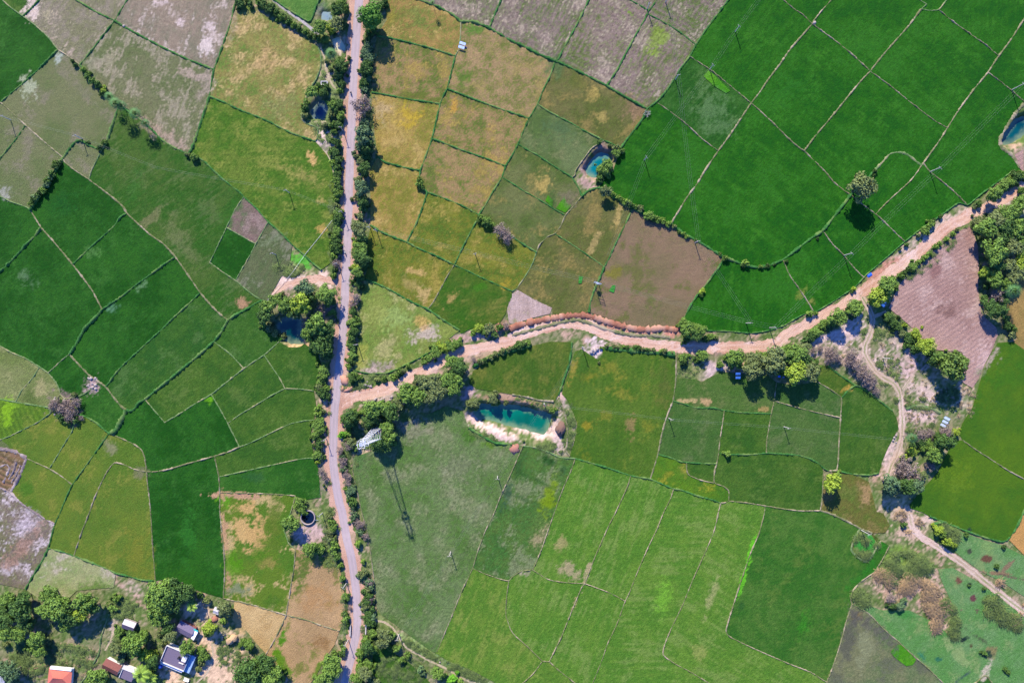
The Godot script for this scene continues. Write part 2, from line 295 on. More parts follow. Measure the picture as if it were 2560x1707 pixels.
func setup_patches():
	patch("g", 531, 1648, 59.9, 46.3, 20, lin(222, 190, 156), 1, 0.35)
	patch("g", 477, 1580, 59.9, 30.0, 25, lin(222, 190, 156), 0.95, 0.5)
	patch("g", 545, 1683, 51.7, 30.0, 0, lin(222, 190, 156), 1, 0.4)
	patch("g", 436, 1686, 27.2, 24.5, 0, lin(232, 196, 158), 1, 0.4)
	patch("g", 501, 1533, 30.0, 27.2, 0, lin(222, 190, 156), 0.9, 0.5)
	patch("g", 321, 1547, 35.4, 16.3, 30, lin(222, 194, 182), 0.6, 0.7)
	patch("g", 283, 1585, 10.9, 40.8, 15, lin(222, 194, 182), 0.6, 0.6)
	patch("g", 177, 1615, 30.0, 24.5, 0, lin(180, 160, 130), 0.6, 0.7)
	patch("g", 114, 1661, 54.5, 21.8, 0, lin(176, 164, 112), 0.7, 0.8)
	patch("g", 41, 1688, 32.7, 16.3, 0, lin(186, 168, 150), 0.6, 0.7)
	patch("g", 580, 1596, 24.5, 16.3, 35, lin(222, 190, 156), 0.8, 0.5)
	patch("g", 610, 1539, 16.3, 32.7, 20, lin(220, 180, 116), 0.7, 0.5)
	patch("g", 340, 1471, 30.0, 13.6, 10, lin(222, 194, 182), 0.5, 0.7)
	patch("g", 2274, 870, 62.6, 40.8, 30, lin(222, 194, 182), 0.8, 0.7)
	patch("g", 2260, 908, 43.6, 35.4, 0, lin(196, 168, 164), 0.7, 0.6)
	patch("g", 2315, 979, 54.5, 38.1, 30, lin(222, 194, 182), 0.8, 0.6)
	patch("g", 2301, 1042, 40.8, 19.1, 10, lin(216, 188, 176), 0.9, 0.5)
	patch("g", 2410, 1001, 24.5, 35.4, 10, lin(190, 176, 150), 0.7, 0.6)
	patch("g", 2328, 944, 30.0, 16.3, 0, lin(128, 134, 80), 0.5, 0.6)
	patch("g", 2127, 879, 70.8, 21.8, 30, lin(222, 194, 182), 0.7, 0.6)
	patch("g", 2151, 922, 40.8, 24.5, 40, lin(196, 168, 164), 0.6, 0.6)
	patch("g", 2228, 1140, 24.5, 49.0, 15, lin(222, 194, 182), 0.8, 0.5)
	patch("g", 2288, 1080, 35.4, 16.3, 0, lin(176, 150, 150), 0.7, 0.6)
	patch("g", 2247, 1257, 40.8, 16.3, 20, lin(200, 180, 130), 0.8, 0.6)
	patch("g", 2209, 889, 21.8, 19.1, 0, lin(222, 194, 182), 0.6, 0.6)
	patch("g", 2040, 870, 35.4, 21.8, 20, lin(222, 194, 182), 0.8, 0.5)
	patch("g", 2111, 835, 59.9, 24.5, -20, lin(222, 194, 182), 0.9, 0.5)
	patch("g", 2138, 808, 32.7, 24.5, 0, lin(222, 194, 182), 0.8, 0.5)
	patch("g", 2214, 672, 46.3, 13.6, -35, lin(196, 142, 120), 0.95, 0.35)
	patch("g", 2274, 612, 46.3, 10.9, -38, lin(222, 194, 182), 0.5, 0.6)
	patch("g", 2356, 558, 54.5, 16.3, -30, lin(228, 196, 178), 0.7, 0.5)
	patch("g", 2492, 514, 54.5, 13.6, -30, lin(222, 194, 182), 0.8, 0.5)
	patch("g", 2555, 525, 16.3, 16.3, 0, lin(222, 194, 182), 0.8, 0.5)
	patch("g", 2206, 814, 32.7, 32.7, 0, lin(128, 134, 80), 0.6, 0.6)
	patch("g", 2555, 822, 10.9, 27.2, 0, lin(176, 150, 80), 0.9, 0.5)
	patch("g", 1367, 1091, 81.7, 9.8, 12, lin(222, 194, 180), 1, 0.4)
	patch("g", 1392, 1072, 13.6, 32.7, 8, lin(222, 194, 180), 0.9, 0.4)
	patch("g", 1397, 1121, 13.6, 16.3, 0, lin(222, 194, 180), 0.9, 0.4)
	patch("g", 1334, 1007, 70.8, 10.9, 8, lin(186, 150, 120), 0.9, 0.5)
	patch("g", 1422, 1058, 16.3, 49.0, 5, lin(110, 140, 73), 0.7, 0.6)
	patch("g", 1405, 993, 13.6, 10.9, 0, lin(226, 190, 170), 0.9, 0.4)
	patch("g", 1411, 1012, 19.1, 13.6, 0, lin(204, 180, 166), 0.8, 0.5)
	patch("g", 1743, 889, 16.3, 24.5, 0, lin(222, 194, 182), 0.8, 0.5)
	patch("g", 1784, 922, 30.0, 13.6, -25, lin(214, 188, 180), 1, 0.4)
	patch("g", 1729, 930, 32.7, 16.3, 0, lin(136, 140, 88), 0.8, 0.5)
	patch("g", 1487, 873, 21.8, 21.8, 0, lin(226, 202, 196), 1, 0.35)
	patch("g", 1757, 876, 81.7, 10.9, 0, lin(160, 130, 120), 0.7, 0.5)
	patch("g", 1732, 1012, 21.8, 10.9, 8, lin(200, 176, 150), 0.9, 0.4)
	patch("g", 1212, 1069, 43.6, 16.3, 25, lin(222, 194, 180), 1, 0.3)
	patch("g", 1253, 1091, 38.1, 16.3, 20, lin(222, 194, 180), 1, 0.3)
	patch("g", 1179, 1045, 10.9, 16.3, 30, lin(222, 194, 180), 0.9, 0.4)
	patch("g", 1198, 1088, 35.4, 13.6, 30, lin(110, 140, 73), 0.7, 0.5)
	patch("g", 940, 957, 81.7, 16.3, -10, lin(110, 146, 59), 0.7, 0.6)
	patch("g", 953, 996, 54.5, 10.9, -12, lin(222, 194, 182), 0.7, 0.5)
	patch("g", 1089, 917, 35.4, 19.1, -35, lin(206, 176, 170), 0.8, 0.5)
	patch("g", 1174, 977, 16.3, 21.8, 0, lin(190, 160, 160), 0.8, 0.5)
	patch("g", 910, 1085, 16.3, 32.7, 0, lin(206, 176, 130), 0.8, 0.5)
	patch("g", 863, 957, 16.3, 24.5, 10, lin(204, 140, 110), 0.9, 0.4)
	patch("g", 814, 1031, 13.6, 32.7, 0, lin(206, 176, 150), 0.7, 0.5)
	patch("g", 809, 1208, 13.6, 35.4, 0, lin(176, 150, 140), 0.6, 0.6)
	patch("g", 1171, 889, 21.8, 21.8, 0, lin(200, 170, 160), 0.7, 0.5)
	patch("g", 1212, 887, 35.4, 16.3, -20, lin(200, 170, 140), 0.7, 0.5)
	patch("g", 1253, 996, 40.8, 10.9, 10, lin(176, 144, 120), 0.9, 0.4)
	patch("g", 904, 1124, 24.5, 16.3, 0, lin(214, 184, 150), 0.8, 0.5)
	patch("g", 749, 862, 30.0, 10.9, 10, lin(214, 176, 130), 0.9, 0.4)
	patch("g", 735, 699, 59.9, 19.1, -10, lin(232, 204, 186), 1, 0.35)
	patch("g", 790, 702, 43.6, 13.6, 5, lin(236, 206, 186), 1, 0.3)
	patch("g", 754, 672, 32.7, 16.3, 20, lin(206, 184, 140), 0.8, 0.5)
	patch("g", 749, 653, 32.7, 16.3, 35, lin(92, 170, 59), 1, 0.4)
	patch("g", 722, 637, 21.8, 16.3, 20, lin(92, 160, 51), 0.8, 0.5)
	patch("g", 711, 724, 24.5, 16.3, 0, lin(196, 164, 158), 0.8, 0.5)
	patch("g", 686, 816, 16.3, 38.1, -30, lin(120, 140, 82), 0.7, 0.5)
	patch("g", 820, 765, 16.3, 32.7, 0, lin(176, 156, 150), 0.6, 0.6)
	patch("g", 1201, 835, 51.7, 16.3, -15, lin(200, 164, 156), 0.9, 0.4)
	patch("g", 1253, 819, 27.2, 13.6, 0, lin(176, 130, 110), 0.7, 0.5)
	patch("g", 814, 340, 30.0, 21.8, 0, lin(230, 204, 188), 1, 0.35)
	patch("g", 820, 188, 21.8, 16.3, 20, lin(206, 180, 160), 0.8, 0.5)
	patch("g", 803, 310, 30.0, 10.9, 0, lin(176, 160, 140), 0.8, 0.5)
	patch("g", 828, 240, 16.3, 43.6, 0, lin(120, 150, 82), 0.6, 0.6)
	patch("g", 817, 136, 10.9, 35.4, 10, lin(140, 150, 88), 0.7, 0.5)
	patch("g", 844, 114, 19.1, 24.5, 0, lin(206, 184, 160), 0.8, 0.5)
	patch("g", 817, 362, 16.3, 16.3, 0, lin(190, 170, 160), 0.7, 0.5)
	patch("g", 803, 16, 16.3, 16.3, 0, lin(90, 110, 110), 0.5, 0.6)
	patch("g", 1157, 74, 10.9, 13.6, 0, lin(200, 170, 150), 0.7, 0.4)
	patch("g", 828, 8, 19.1, 19.1, 0, lin(96, 136, 51), 0.6, 0.5)
	patch("g", 787, 1334, 35.4, 24.5, 0, lin(206, 176, 170), 0.9, 0.45)
	patch("g", 793, 1288, 38.1, 16.3, 0, lin(130, 150, 77), 0.7, 0.5)
	patch("g", 814, 1373, 32.7, 10.9, 0, lin(130, 140, 77), 0.7, 0.6)
	patch("g", 831, 1321, 19.1, 54.5, 0, lin(146, 150, 88), 0.6, 0.6)
	patch("g", 896, 1552, 16.3, 10.9, 0, lin(222, 194, 182), 0.7, 0.5)
	patch("g", 953, 1552, 40.8, 13.6, 40, lin(140, 156, 92), 0.7, 0.5)
	patch("g", 1048, 1620, 54.5, 16.3, 30, lin(140, 168, 95), 0.9, 0.5)
	patch("g", 1144, 1669, 59.9, 13.6, 25, lin(120, 160, 101), 0.8, 0.5)
	patch("g", 912, 1457, 16.3, 68.1, 5, lin(120, 130, 88), 0.6, 0.6)
	patch("g", 871, 1520, 13.6, 21.8, 0, lin(190, 164, 140), 0.7, 0.5)
	patch("g", 850, 1626, 16.3, 30.0, 15, lin(196, 170, 140), 0.7, 0.5)
	patch("g", 999, 1675, 59.9, 30.0, 10, lin(88, 110, 64), 0.9, 0.5)
	patch("g", 1334, 816, 38.1, 6.0, -12, lin(206, 150, 128), 0.9, 0.5)
	patch("g", 1443, 801, 43.6, 6.0, 0, lin(206, 150, 128), 0.9, 0.5)
	patch("g", 1525, 816, 46.3, 6.5, 16, lin(204, 148, 126), 0.9, 0.5)
	patch("g", 1620, 830, 43.6, 7.1, 2, lin(204, 146, 124), 0.9, 0.5)
	patch("g", 1683, 833, 19.1, 9.8, 0, lin(200, 140, 118), 0.9, 0.5)
	patch("g", 1552, 835, 68.1, 6.5, 14, lin(214, 170, 150), 0.7, 0.6)
	patch("g", 1362, 825, 54.5, 8.2, -14, lin(150, 150, 92), 0.6, 0.6)
	patch("g", 1495, 473, 19.1, 13.6, 0, lin(206, 170, 156), 0.9, 0.4)
	patch("g", 1465, 454, 16.3, 21.8, 0, lin(190, 160, 146), 0.8, 0.5)
	patch("g", 1471, 424, 16.3, 16.3, 0, lin(196, 164, 150), 0.8, 0.5)
	patch("g", 2274, 1302, 54.5, 30.0, 30, lin(204, 176, 150), 0.9, 0.5)
	patch("g", 2323, 1296, 30.0, 16.3, -20, lin(216, 190, 170), 0.9, 0.4)
	patch("g", 2274, 1340, 38.1, 16.3, 20, lin(206, 176, 150), 0.9, 0.45)
	patch("g", 2274, 1411, 49.0, 30.0, 10, lin(126, 150, 69), 0.9, 0.5)
	patch("g", 2233, 1465, 54.5, 30.0, 30, lin(196, 164, 140), 0.9, 0.5)
	patch("g", 2301, 1465, 49.0, 30.0, 20, lin(206, 172, 150), 1, 0.4)
	patch("g", 2345, 1525, 35.4, 46.3, -20, lin(196, 160, 140), 1, 0.45)
	patch("g", 2356, 1566, 24.5, 16.3, 30, lin(200, 168, 146), 1, 0.4)
	patch("g", 2151, 1487, 21.8, 16.3, 0, lin(110, 150, 68), 0.9, 0.4)
	patch("g", 2165, 1520, 16.3, 16.3, 0, lin(180, 180, 110), 0.7, 0.5)
	patch("g", 2241, 1394, 32.7, 24.5, 0, lin(110, 146, 59), 0.9, 0.5)
	patch("g", 2192, 1394, 16.3, 30.0, 20, lin(130, 150, 73), 0.8, 0.5)
	patch("g", 2361, 1326, 30.0, 16.3, 10, lin(130, 156, 64), 0.9, 0.5)
	patch("g", 2383, 1359, 19.1, 21.8, 0, lin(140, 160, 73), 0.8, 0.5)
	patch("g", 2492, 1511, 30.0, 24.5, 40, lin(110, 140, 73), 0.8, 0.5)
	patch("g", 2519, 1539, 35.4, 30.0, 30, lin(190, 164, 140), 0.8, 0.5)
	patch("f", 1552, 979, 40.8, 16.3, 10, lin(150, 144, 52), 0.55, 0.8)
	patch("f", 1525, 917, 32.7, 16.3, 35, lin(146, 142, 50), 0.55, 0.7)
	patch("f", 1471, 944, 19.1, 16.3, 0, lin(150, 140, 44), 0.6, 0.6)
	patch("f", 1618, 1064, 19.1, 13.6, 0, lin(140, 140, 42), 0.5, 0.7)
	patch("f", 1577, 1069, 10.9, 24.5, 5, lin(150, 130, 80), 0.8, 0.4)
	patch("f", 1511, 1042, 16.3, 10.9, 0, lin(146, 140, 46), 0.45, 0.7)
	patch("f", 1471, 1064, 13.6, 10.9, 0, lin(170, 150, 40), 0.6, 0.5)
	patch("f", 1460, 1140, 16.3, 13.6, 0, lin(136, 140, 36), 0.5, 0.7)
	patch("f", 1433, 919, 8.2, 32.7, 12, lin(160, 146, 60), 0.8, 0.4)
	patch("f", 1661, 963, 24.5, 54.5, 0, lin(96, 104, 47), 0.6, 0.7)
	patch("f", 1541, 1113, 16.3, 68.1, 5, lin(60, 104, 25), 0.6, 0.6)
	patch("f", 1460, 922, 13.6, 46.3, 8, lin(60, 104, 30), 0.6, 0.6)
	patch("f", 1370, 1249, 16.3, 59.9, 18, lin(120, 150, 18), 0.9, 0.5)
	patch("f", 1370, 1148, 24.5, 10.9, 30, lin(34, 84, 25), 0.9, 0.5)
	patch("f", 1294, 1175, 8.2, 32.7, 15, lin(56, 94, 42), 0.8, 0.5)
	patch("f", 1313, 1249, 43.6, 5.4, 22, lin(56, 94, 42), 0.7, 0.5)
	patch("f", 1348, 1203, 43.6, 5.4, 25, lin(50, 94, 34), 0.7, 0.5)
	patch("f", 1408, 1175, 8.2, 16.3, 15, lin(60, 100, 51), 0.7, 0.4)
	patch("f", 1708, 1175, 13.6, 13.6, 0, lin(150, 146, 60), 0.5, 0.7)
	patch("f", 1669, 1186, 13.6, 8.2, 0, lin(150, 148, 44), 0.6, 0.7)
	patch("f", 1765, 1004, 10.9, 8.2, 0, lin(204, 168, 120), 0.8, 0.4)
	patch("f", 1713, 1001, 21.8, 6.0, 0, lin(200, 176, 120), 0.9, 0.4)
	patch("f", 1904, 1023, 16.3, 5.4, 0, lin(176, 150, 90), 0.8, 0.4)
	patch("f", 82, 16, 19.1, 32.7, 15, lin(226, 206, 188), 0.95, 0.4)
	patch("f", 517, 120, 16.3, 24.5, 5, lin(226, 210, 196), 0.95, 0.4)
	patch("f", 526, 63, 13.6, 30.0, 10, lin(224, 206, 194), 0.8, 0.5)
	patch("f", 452, 52, 10.9, 16.3, 10, lin(220, 200, 190), 0.7, 0.5)
	patch("f", 403, 5, 16.3, 16.3, 30, lin(220, 200, 190), 0.7, 0.5)
	patch("f", 147, 142, 8.2, 16.3, 0, lin(180, 190, 170), 0.9, 0.4)
	patch("f", 71, 215, 19.1, 27.2, 0, lin(176, 184, 147), 0.9, 0.4)
	patch("f", 272, 153, 16.3, 30.0, 20, lin(176, 166, 136), 0.7, 0.5)
	patch("f", 240, 163, 21.8, 16.3, 30, lin(190, 174, 150), 0.8, 0.5)
	patch("f", 477, 185, 30.0, 10.9, 20, lin(186, 166, 146), 0.7, 0.5)
	patch("f", 512, 207, 19.1, 43.6, 10, lin(186, 166, 150), 0.6, 0.6)
	patch("f", 408, 335, 54.5, 16.3, 30, lin(180, 156, 134), 0.7, 0.5)
	patch("f", 114, 35, 16.3, 10.9, 30, lin(190, 180, 140), 0.7, 0.5)
	patch("f", 586, 41, 10.9, 59.9, 15, lin(196, 164, 140), 0.5, 0.6)
	patch("f", 223, 177, 30.0, 54.5, 0, lin(84, 116, 59), 0.4, 0.7)
	patch("f", 607, 757, 16.3, 12.3, 0, lin(196, 150, 116), 0.8, 0.5)
	patch("f", 68, 697, 21.8, 16.3, 30, lin(104, 136, 95), 0.6, 0.6)
	patch("f", 11, 481, 16.3, 13.6, 20, lin(176, 176, 160), 0.8, 0.5)
	patch("f", 376, 544, 30.0, 10.9, -40, lin(120, 124, 77), 0.8, 0.5)
	patch("f", 449, 596, 24.5, 70.8, -30, lin(120, 128, 80), 0.5, 0.7)
	patch("f", 354, 716, 13.6, 8.2, -30, lin(110, 150, 101), 0.7, 0.5)
	patch("f", 281, 773, 16.3, 10.9, -30, lin(100, 150, 110), 0.7, 0.5)
	patch("f", 231, 629, 16.3, 13.6, 0, lin(90, 140, 68), 0.6, 0.5)
	patch("f", 153, 509, 40.8, 30.0, 0, lin(18, 90, 25), 0.5, 0.7)
	patch("f", 577, 530, 24.5, 54.5, 15, lin(44, 110, 28), 0.6, 0.7)
	patch("f", 335, 468, 16.3, 46.3, 20, lin(44, 110, 28), 0.6, 0.7)
	patch("f", 229, 962, 16.3, 21.8, 10, lin(186, 160, 156), 1, 0.4)
	patch("f", 161, 1015, 35.4, 30.0, 10, lin(146, 122, 120), 0.9, 0.5)
	patch("f", 180, 1042, 16.3, 21.8, 0, lin(130, 112, 108), 0.8, 0.5)
	patch("f", 523, 1001, 10.9, 8.2, 0, lin(110, 180, 25), 0.9, 0.5)
	patch("f", 68, 1219, 16.3, 30.0, 10, lin(76, 122, 30), 0.9, 0.6)
	patch("f", 82, 1262, 27.2, 13.6, 30, lin(76, 118, 25), 0.7, 0.6)
	patch("f", 71, 996, 13.6, 16.3, 0, lin(96, 116, 55), 0.9, 0.4)
	patch("f", 101, 971, 16.3, 19.1, 0, lin(170, 164, 112), 0.8, 0.5)
	patch("f", 586, 1238, 54.5, 7.1, 1, lin(196, 156, 120), 1, 0.25)
	patch("f", 561, 1257, 16.3, 16.3, 0, lin(96, 160, 25), 0.9, 0.5)
	patch("f", 610, 1273, 30.0, 16.3, 0, lin(206, 170, 106), 0.95, 0.4)
	patch("f", 16, 1028, 16.3, 30.0, 10, lin(140, 190, 34), 0.8, 0.5)
	patch("f", 27, 1007, 38.1, 5.4, 20, lin(130, 176, 42), 0.8, 0.4)
	patch("f", 626, 1192, 27.2, 13.6, 0, lin(40, 92, 42), 0.7, 0.6)
	patch("f", 272, 1115, 16.3, 16.3, 30, lin(150, 146, 110), 0.7, 0.6)
	patch("f", 351, 1186, 16.3, 16.3, 0, lin(130, 126, 96), 0.7, 0.6)
	patch("f", 605, 1324, 24.5, 43.6, -10, lin(206, 172, 108), 1, 0.35)
	patch("f", 561, 1321, 7.1, 65.4, -4, lin(196, 156, 116), 0.9, 0.3)
	patch("f", 572, 1441, 8.2, 32.7, 0, lin(196, 156, 116), 0.9, 0.3)
	patch("f", 583, 1416, 21.8, 32.7, 0, lin(88, 146, 20), 0.9, 0.5)
	patch("f", 599, 1476, 27.2, 13.6, -10, lin(126, 140, 103), 0.9, 0.5)
	patch("f", 343, 1389, 30.0, 70.8, 0, lin(136, 136, 47), 0.6, 0.7)
	patch("f", 468, 1334, 16.3, 65.4, 0, lin(44, 116, 32), 0.7, 0.6)
	patch("f", 234, 1471, 38.1, 24.5, 0, lin(96, 130, 51), 0.8, 0.6)
	patch("f", 68, 1307, 40.8, 30.0, 30, lin(216, 200, 206), 0.7, 0.6)
	patch("f", 60, 1362, 65.4, 16.3, -48, lin(160, 130, 110), 0.9, 0.4)
	patch("f", 656, 1334, 30.0, 40.8, 0, lin(204, 168, 104), 0.95, 0.4)
	patch("f", 667, 1321, 10.9, 16.3, 0, lin(84, 124, 28), 0.9, 0.5)
	patch("f", 678, 1354, 24.5, 19.1, 0, lin(86, 124, 27), 0.9, 0.5)
	patch("f", 689, 1310, 16.3, 54.5, 0, lin(92, 122, 34), 0.9, 0.5)
	patch("f", 667, 1405, 24.5, 13.6, 0, lin(150, 140, 70), 0.8, 0.5)
	patch("f", 681, 1503, 30.0, 16.3, 10, lin(78, 118, 30), 0.9, 0.5)
	patch("f", 651, 1389, 16.3, 16.3, 0, lin(84, 128, 25), 0.8, 0.5)
	patch("f", 754, 1433, 16.3, 40.8, 8, lin(86, 116, 37), 0.9, 0.4)
	patch("f", 803, 1400, 43.6, 13.6, 5, lin(96, 122, 47), 0.9, 0.4)
	patch("f", 842, 1433, 8.2, 49.0, 0, lin(110, 122, 51), 0.8, 0.4)
	patch("f", 793, 1498, 35.4, 32.7, 0, lin(186, 144, 92), 0.7, 0.6)
	patch("f", 705, 1601, 9.5, 24.5, 25, lin(86, 140, 25), 1, 0.35)
	patch("f", 694, 1639, 8.2, 35.4, -20, lin(96, 146, 25), 1, 0.35)
	patch("f", 716, 1672, 10.9, 30.0, -35, lin(100, 140, 34), 0.9, 0.4)
	patch("f", 793, 1680, 8.2, 30.0, 25, lin(96, 134, 34), 0.9, 0.4)
	patch("f", 803, 1607, 16.3, 16.3, 0, lin(150, 116, 70), 0.8, 0.5)
	patch("f", 836, 376, 21.8, 16.3, 0, lin(150, 146, 60), 0.8, 0.5)
	patch("f", 782, 392, 13.6, 16.3, 0, lin(214, 176, 110), 0.9, 0.4)
	patch("f", 953, 272, 35.4, 30.0, 0, lin(190, 166, 120), 0.7, 0.6)
	patch("f", 1185, 68, 16.3, 16.3, 0, lin(96, 136, 51), 0.9, 0.5)
	patch("f", 1160, 191, 16.3, 19.1, 0, lin(92, 126, 42), 0.9, 0.5)
	patch("f", 1048, 49, 21.8, 21.8, 0, lin(110, 130, 55), 0.8, 0.5)
	patch("f", 1136, 259, 10.9, 16.3, 0, lin(206, 160, 70), 0.8, 0.5)
	patch("f", 1021, 240, 95.3, 13.6, 8, lin(104, 118, 42), 0.7, 0.5)
	patch("f", 667, 153, 30.0, 49.0, 0, lin(196, 162, 110), 0.6, 0.7)
	patch("f", 681, 16, 38.1, 16.3, 30, lin(176, 150, 90), 0.6, 0.6)
	patch("f", 708, 259, 43.6, 30.0, 0, lin(150, 146, 90), 0.5, 0.7)
	patch("f", 1016, 294, 30.0, 30.0, 0, lin(204, 172, 56), 0.7, 0.6)
	patch("f", 953, 35, 24.5, 24.5, 0, lin(160, 146, 60), 0.6, 0.6)
	patch("f", 757, 438, 43.6, 16.3, 20, lin(176, 160, 92), 0.5, 0.7)
	patch("f", 793, 571, 16.3, 10.9, 0, lin(196, 164, 90), 0.8, 0.5)
	patch("f", 803, 503, 10.9, 10.9, 0, lin(190, 170, 100), 0.7, 0.5)
	patch("f", 980, 795, 49.0, 24.5, 10, lin(150, 172, 92), 0.9, 0.5)
	patch("f", 1062, 835, 38.1, 16.3, -10, lin(204, 186, 164), 0.9, 0.4)
	patch("f", 1054, 806, 16.3, 16.3, 0, lin(206, 170, 96), 0.7, 0.5)
	patch("f", 940, 781, 24.5, 35.4, 10, lin(150, 160, 77), 0.7, 0.6)
	patch("f", 1043, 680, 30.0, 7.1, 15, lin(196, 166, 100), 0.8, 0.4)
	patch("f", 1057, 735, 16.3, 16.3, 20, lin(200, 172, 110), 0.8, 0.5)
	patch("f", 1027, 713, 24.5, 16.3, 20, lin(176, 156, 90), 0.7, 0.5)
	patch("f", 1130, 748, 24.5, 8.2, -50, lin(170, 150, 84), 0.9, 0.4)
	patch("f", 1198, 718, 16.3, 13.6, 0, lin(60, 124, 20), 0.7, 0.5)
	patch("f", 1264, 708, 10.9, 10.9, 0, lin(190, 160, 50), 0.7, 0.5)
	patch("f", 681, 601, 30.0, 8.2, -20, lin(126, 140, 101), 0.6, 0.6)
	patch("f", 953, 917, 30.0, 16.3, 0, lin(176, 152, 150), 0.7, 0.6)
	patch("f", 926, 925, 30.0, 7.1, -6, lin(200, 178, 160), 0.9, 0.4)
	patch("f", 901, 895, 16.3, 32.7, 0, lin(170, 170, 77), 0.6, 0.6)
	patch("f", 1239, 1110, 40.8, 10.9, 14, lin(92, 130, 34), 0.9, 0.5)
	patch("f", 1171, 1088, 16.3, 16.3, 0, lin(72, 118, 34), 0.8, 0.5)
	patch("f", 1021, 1053, 30.0, 16.3, -10, lin(164, 152, 140), 0.7, 0.6)
	patch("f", 1035, 1077, 38.1, 24.5, 0, lin(150, 146, 120), 0.6, 0.6)
	patch("f", 1144, 1167, 54.5, 40.8, 0, lin(136, 140, 106), 0.6, 0.7)
	patch("f", 899, 1148, 16.3, 38.1, 0, lin(70, 120, 51), 0.6, 0.6)
	patch("f", 1266, 1243, 10.9, 27.2, 15, lin(54, 90, 60), 0.8, 0.5)
	patch("f", 1656, 1498, 16.3, 43.6, 12, lin(118, 176, 51), 0.8, 0.5)
	patch("f", 1879, 1370, 5.4, 30.0, 18, lin(106, 196, 39), 1, 0.3)
	patch("f", 1863, 1433, 6.0, 30.0, 18, lin(104, 190, 39), 1, 0.3)
	patch("f", 1852, 1471, 4.4, 21.8, 18, lin(100, 186, 39), 0.9, 0.3)
	patch("f", 1743, 1631, 16.3, 13.6, 0, lin(150, 160, 82), 0.7, 0.5)
	patch("f", 1427, 1427, 24.5, 16.3, 30, lin(186, 164, 130), 0.7, 0.5)
	patch("f", 1438, 1506, 6.5, 19.1, 15, lin(180, 156, 110), 0.8, 0.5)
	patch("f", 1468, 1435, 5.4, 32.7, 18, lin(190, 170, 130), 0.8, 0.4)
	patch("f", 1348, 1340, 16.3, 35.4, 18, lin(176, 156, 116), 0.6, 0.6)
	patch("f", 1315, 1433, 13.6, 8.2, 0, lin(190, 170, 150), 0.8, 0.4)
	patch("f", 1403, 1356, 10.9, 24.5, 20, lin(180, 160, 110), 0.6, 0.5)
	patch("f", 1778, 1492, 8.2, 43.6, 18, lin(158, 164, 101), 0.8, 0.5)
	patch("f", 1852, 1520, 8.2, 13.6, 0, lin(40, 92, 34), 0.7, 0.5)
	patch("f", 2010, 1558, 16.3, 32.7, 25, lin(46, 132, 22), 0.7, 0.6)
	patch("f", 2165, 1433, 16.3, 65.4, 40, lin(40, 120, 25), 0.8, 0.6)
	patch("f", 2209, 1367, 16.3, 30.0, 30, lin(44, 122, 23), 0.9, 0.5)
	patch("f", 2143, 1541, 16.3, 10.9, 0, lin(140, 116, 70), 0.9, 0.5)
	patch("f", 2124, 1593, 16.3, 54.5, 12, lin(96, 98, 80), 0.9, 0.5)
	patch("f", 2192, 1580, 70.8, 16.3, 40, lin(96, 96, 84), 0.8, 0.5)
	patch("f", 2165, 1620, 16.3, 43.6, 12, lin(140, 146, 106), 0.7, 0.5)
	patch("f", 2424, 1324, 6.5, 4.9, 0, lin(40, 70, 50), 1, 0.3)
	patch("f", 2425, 1379, 8.2, 6.0, 10, lin(70, 80, 60), 1, 0.3)
	patch("f", 2467, 1397, 8.7, 7.1, 0, lin(110, 80, 60), 1, 0.3)
	patch("f", 2398, 1451, 7.6, 7.1, 0, lin(120, 84, 66), 1, 0.3)
	patch("f", 2424, 1463, 6.0, 4.9, 0, lin(30, 44, 40), 1, 0.3)
	patch("f", 2434, 1495, 4.9, 5.4, 0, lin(110, 70, 70), 1, 0.3)
	patch("f", 2444, 1525, 4.4, 4.9, 0, lin(110, 70, 76), 1, 0.3)
	patch("f", 2403, 1526, 3.3, 3.8, 0, lin(120, 84, 80), 1, 0.3)
	patch("f", 2413, 1598, 7.6, 6.0, 0, lin(26, 50, 44), 1, 0.3)
	patch("f", 2429, 1614, 3.3, 3.3, 0, lin(90, 90, 55), 1, 0.3)
	patch("f", 2518, 1676, 10.9, 8.2, 40, lin(50, 80, 60), 1, 0.4)
	patch("f", 2476, 1631, 10.9, 19.1, 30, lin(140, 130, 84), 0.9, 0.4)
	patch("f", 2467, 1672, 8.2, 21.8, 20, lin(210, 196, 170), 0.9, 0.4)
	patch("f", 2462, 1637, 16.3, 8.2, 0, lin(40, 70, 50), 1, 0.4)
	patch("f", 2451, 1596, 30.0, 3.8, 35, lin(80, 96, 64), 0.9, 0.4)
	patch("f", 2413, 1688, 21.8, 5.4, -40, lin(60, 90, 80), 0.9, 0.4)
	patch("f", 2399, 1639, 49.0, 13.6, 45, lin(140, 166, 101), 0.9, 0.5)
	patch("f", 2307, 1642, 16.3, 8.2, 30, lin(40, 120, 90), 0.8, 0.5)
	patch("f", 2345, 1648, 10.9, 5.4, 0, lin(40, 110, 80), 0.9, 0.4)
	patch("f", 2462, 1364, 24.5, 13.6, 20, lin(130, 164, 92), 0.8, 0.5)
	patch("f", 2495, 1433, 35.4, 3.8, 5, lin(150, 120, 90), 0.9, 0.3)
	patch("f", 2519, 1416, 19.1, 3.8, -45, lin(140, 116, 90), 0.9, 0.3)
	patch("f", 2533, 1443, 30.0, 2.7, 12, lin(110, 90, 76), 0.9, 0.3)
	patch("f", 2260, 1536, 24.5, 10.9, 20, lin(56, 140, 51), 0.7, 0.5)
	patch("f", 1988, 223, 54.5, 30.0, 0, lin(36, 110, 20), 0.5, 0.7)
	patch("f", 2369, 781, 24.5, 16.3, -20, lin(140, 108, 98), 0.9, 0.5)
	patch("f", 2342, 678, 10.9, 13.6, 0, lin(150, 112, 104), 0.8, 0.5)
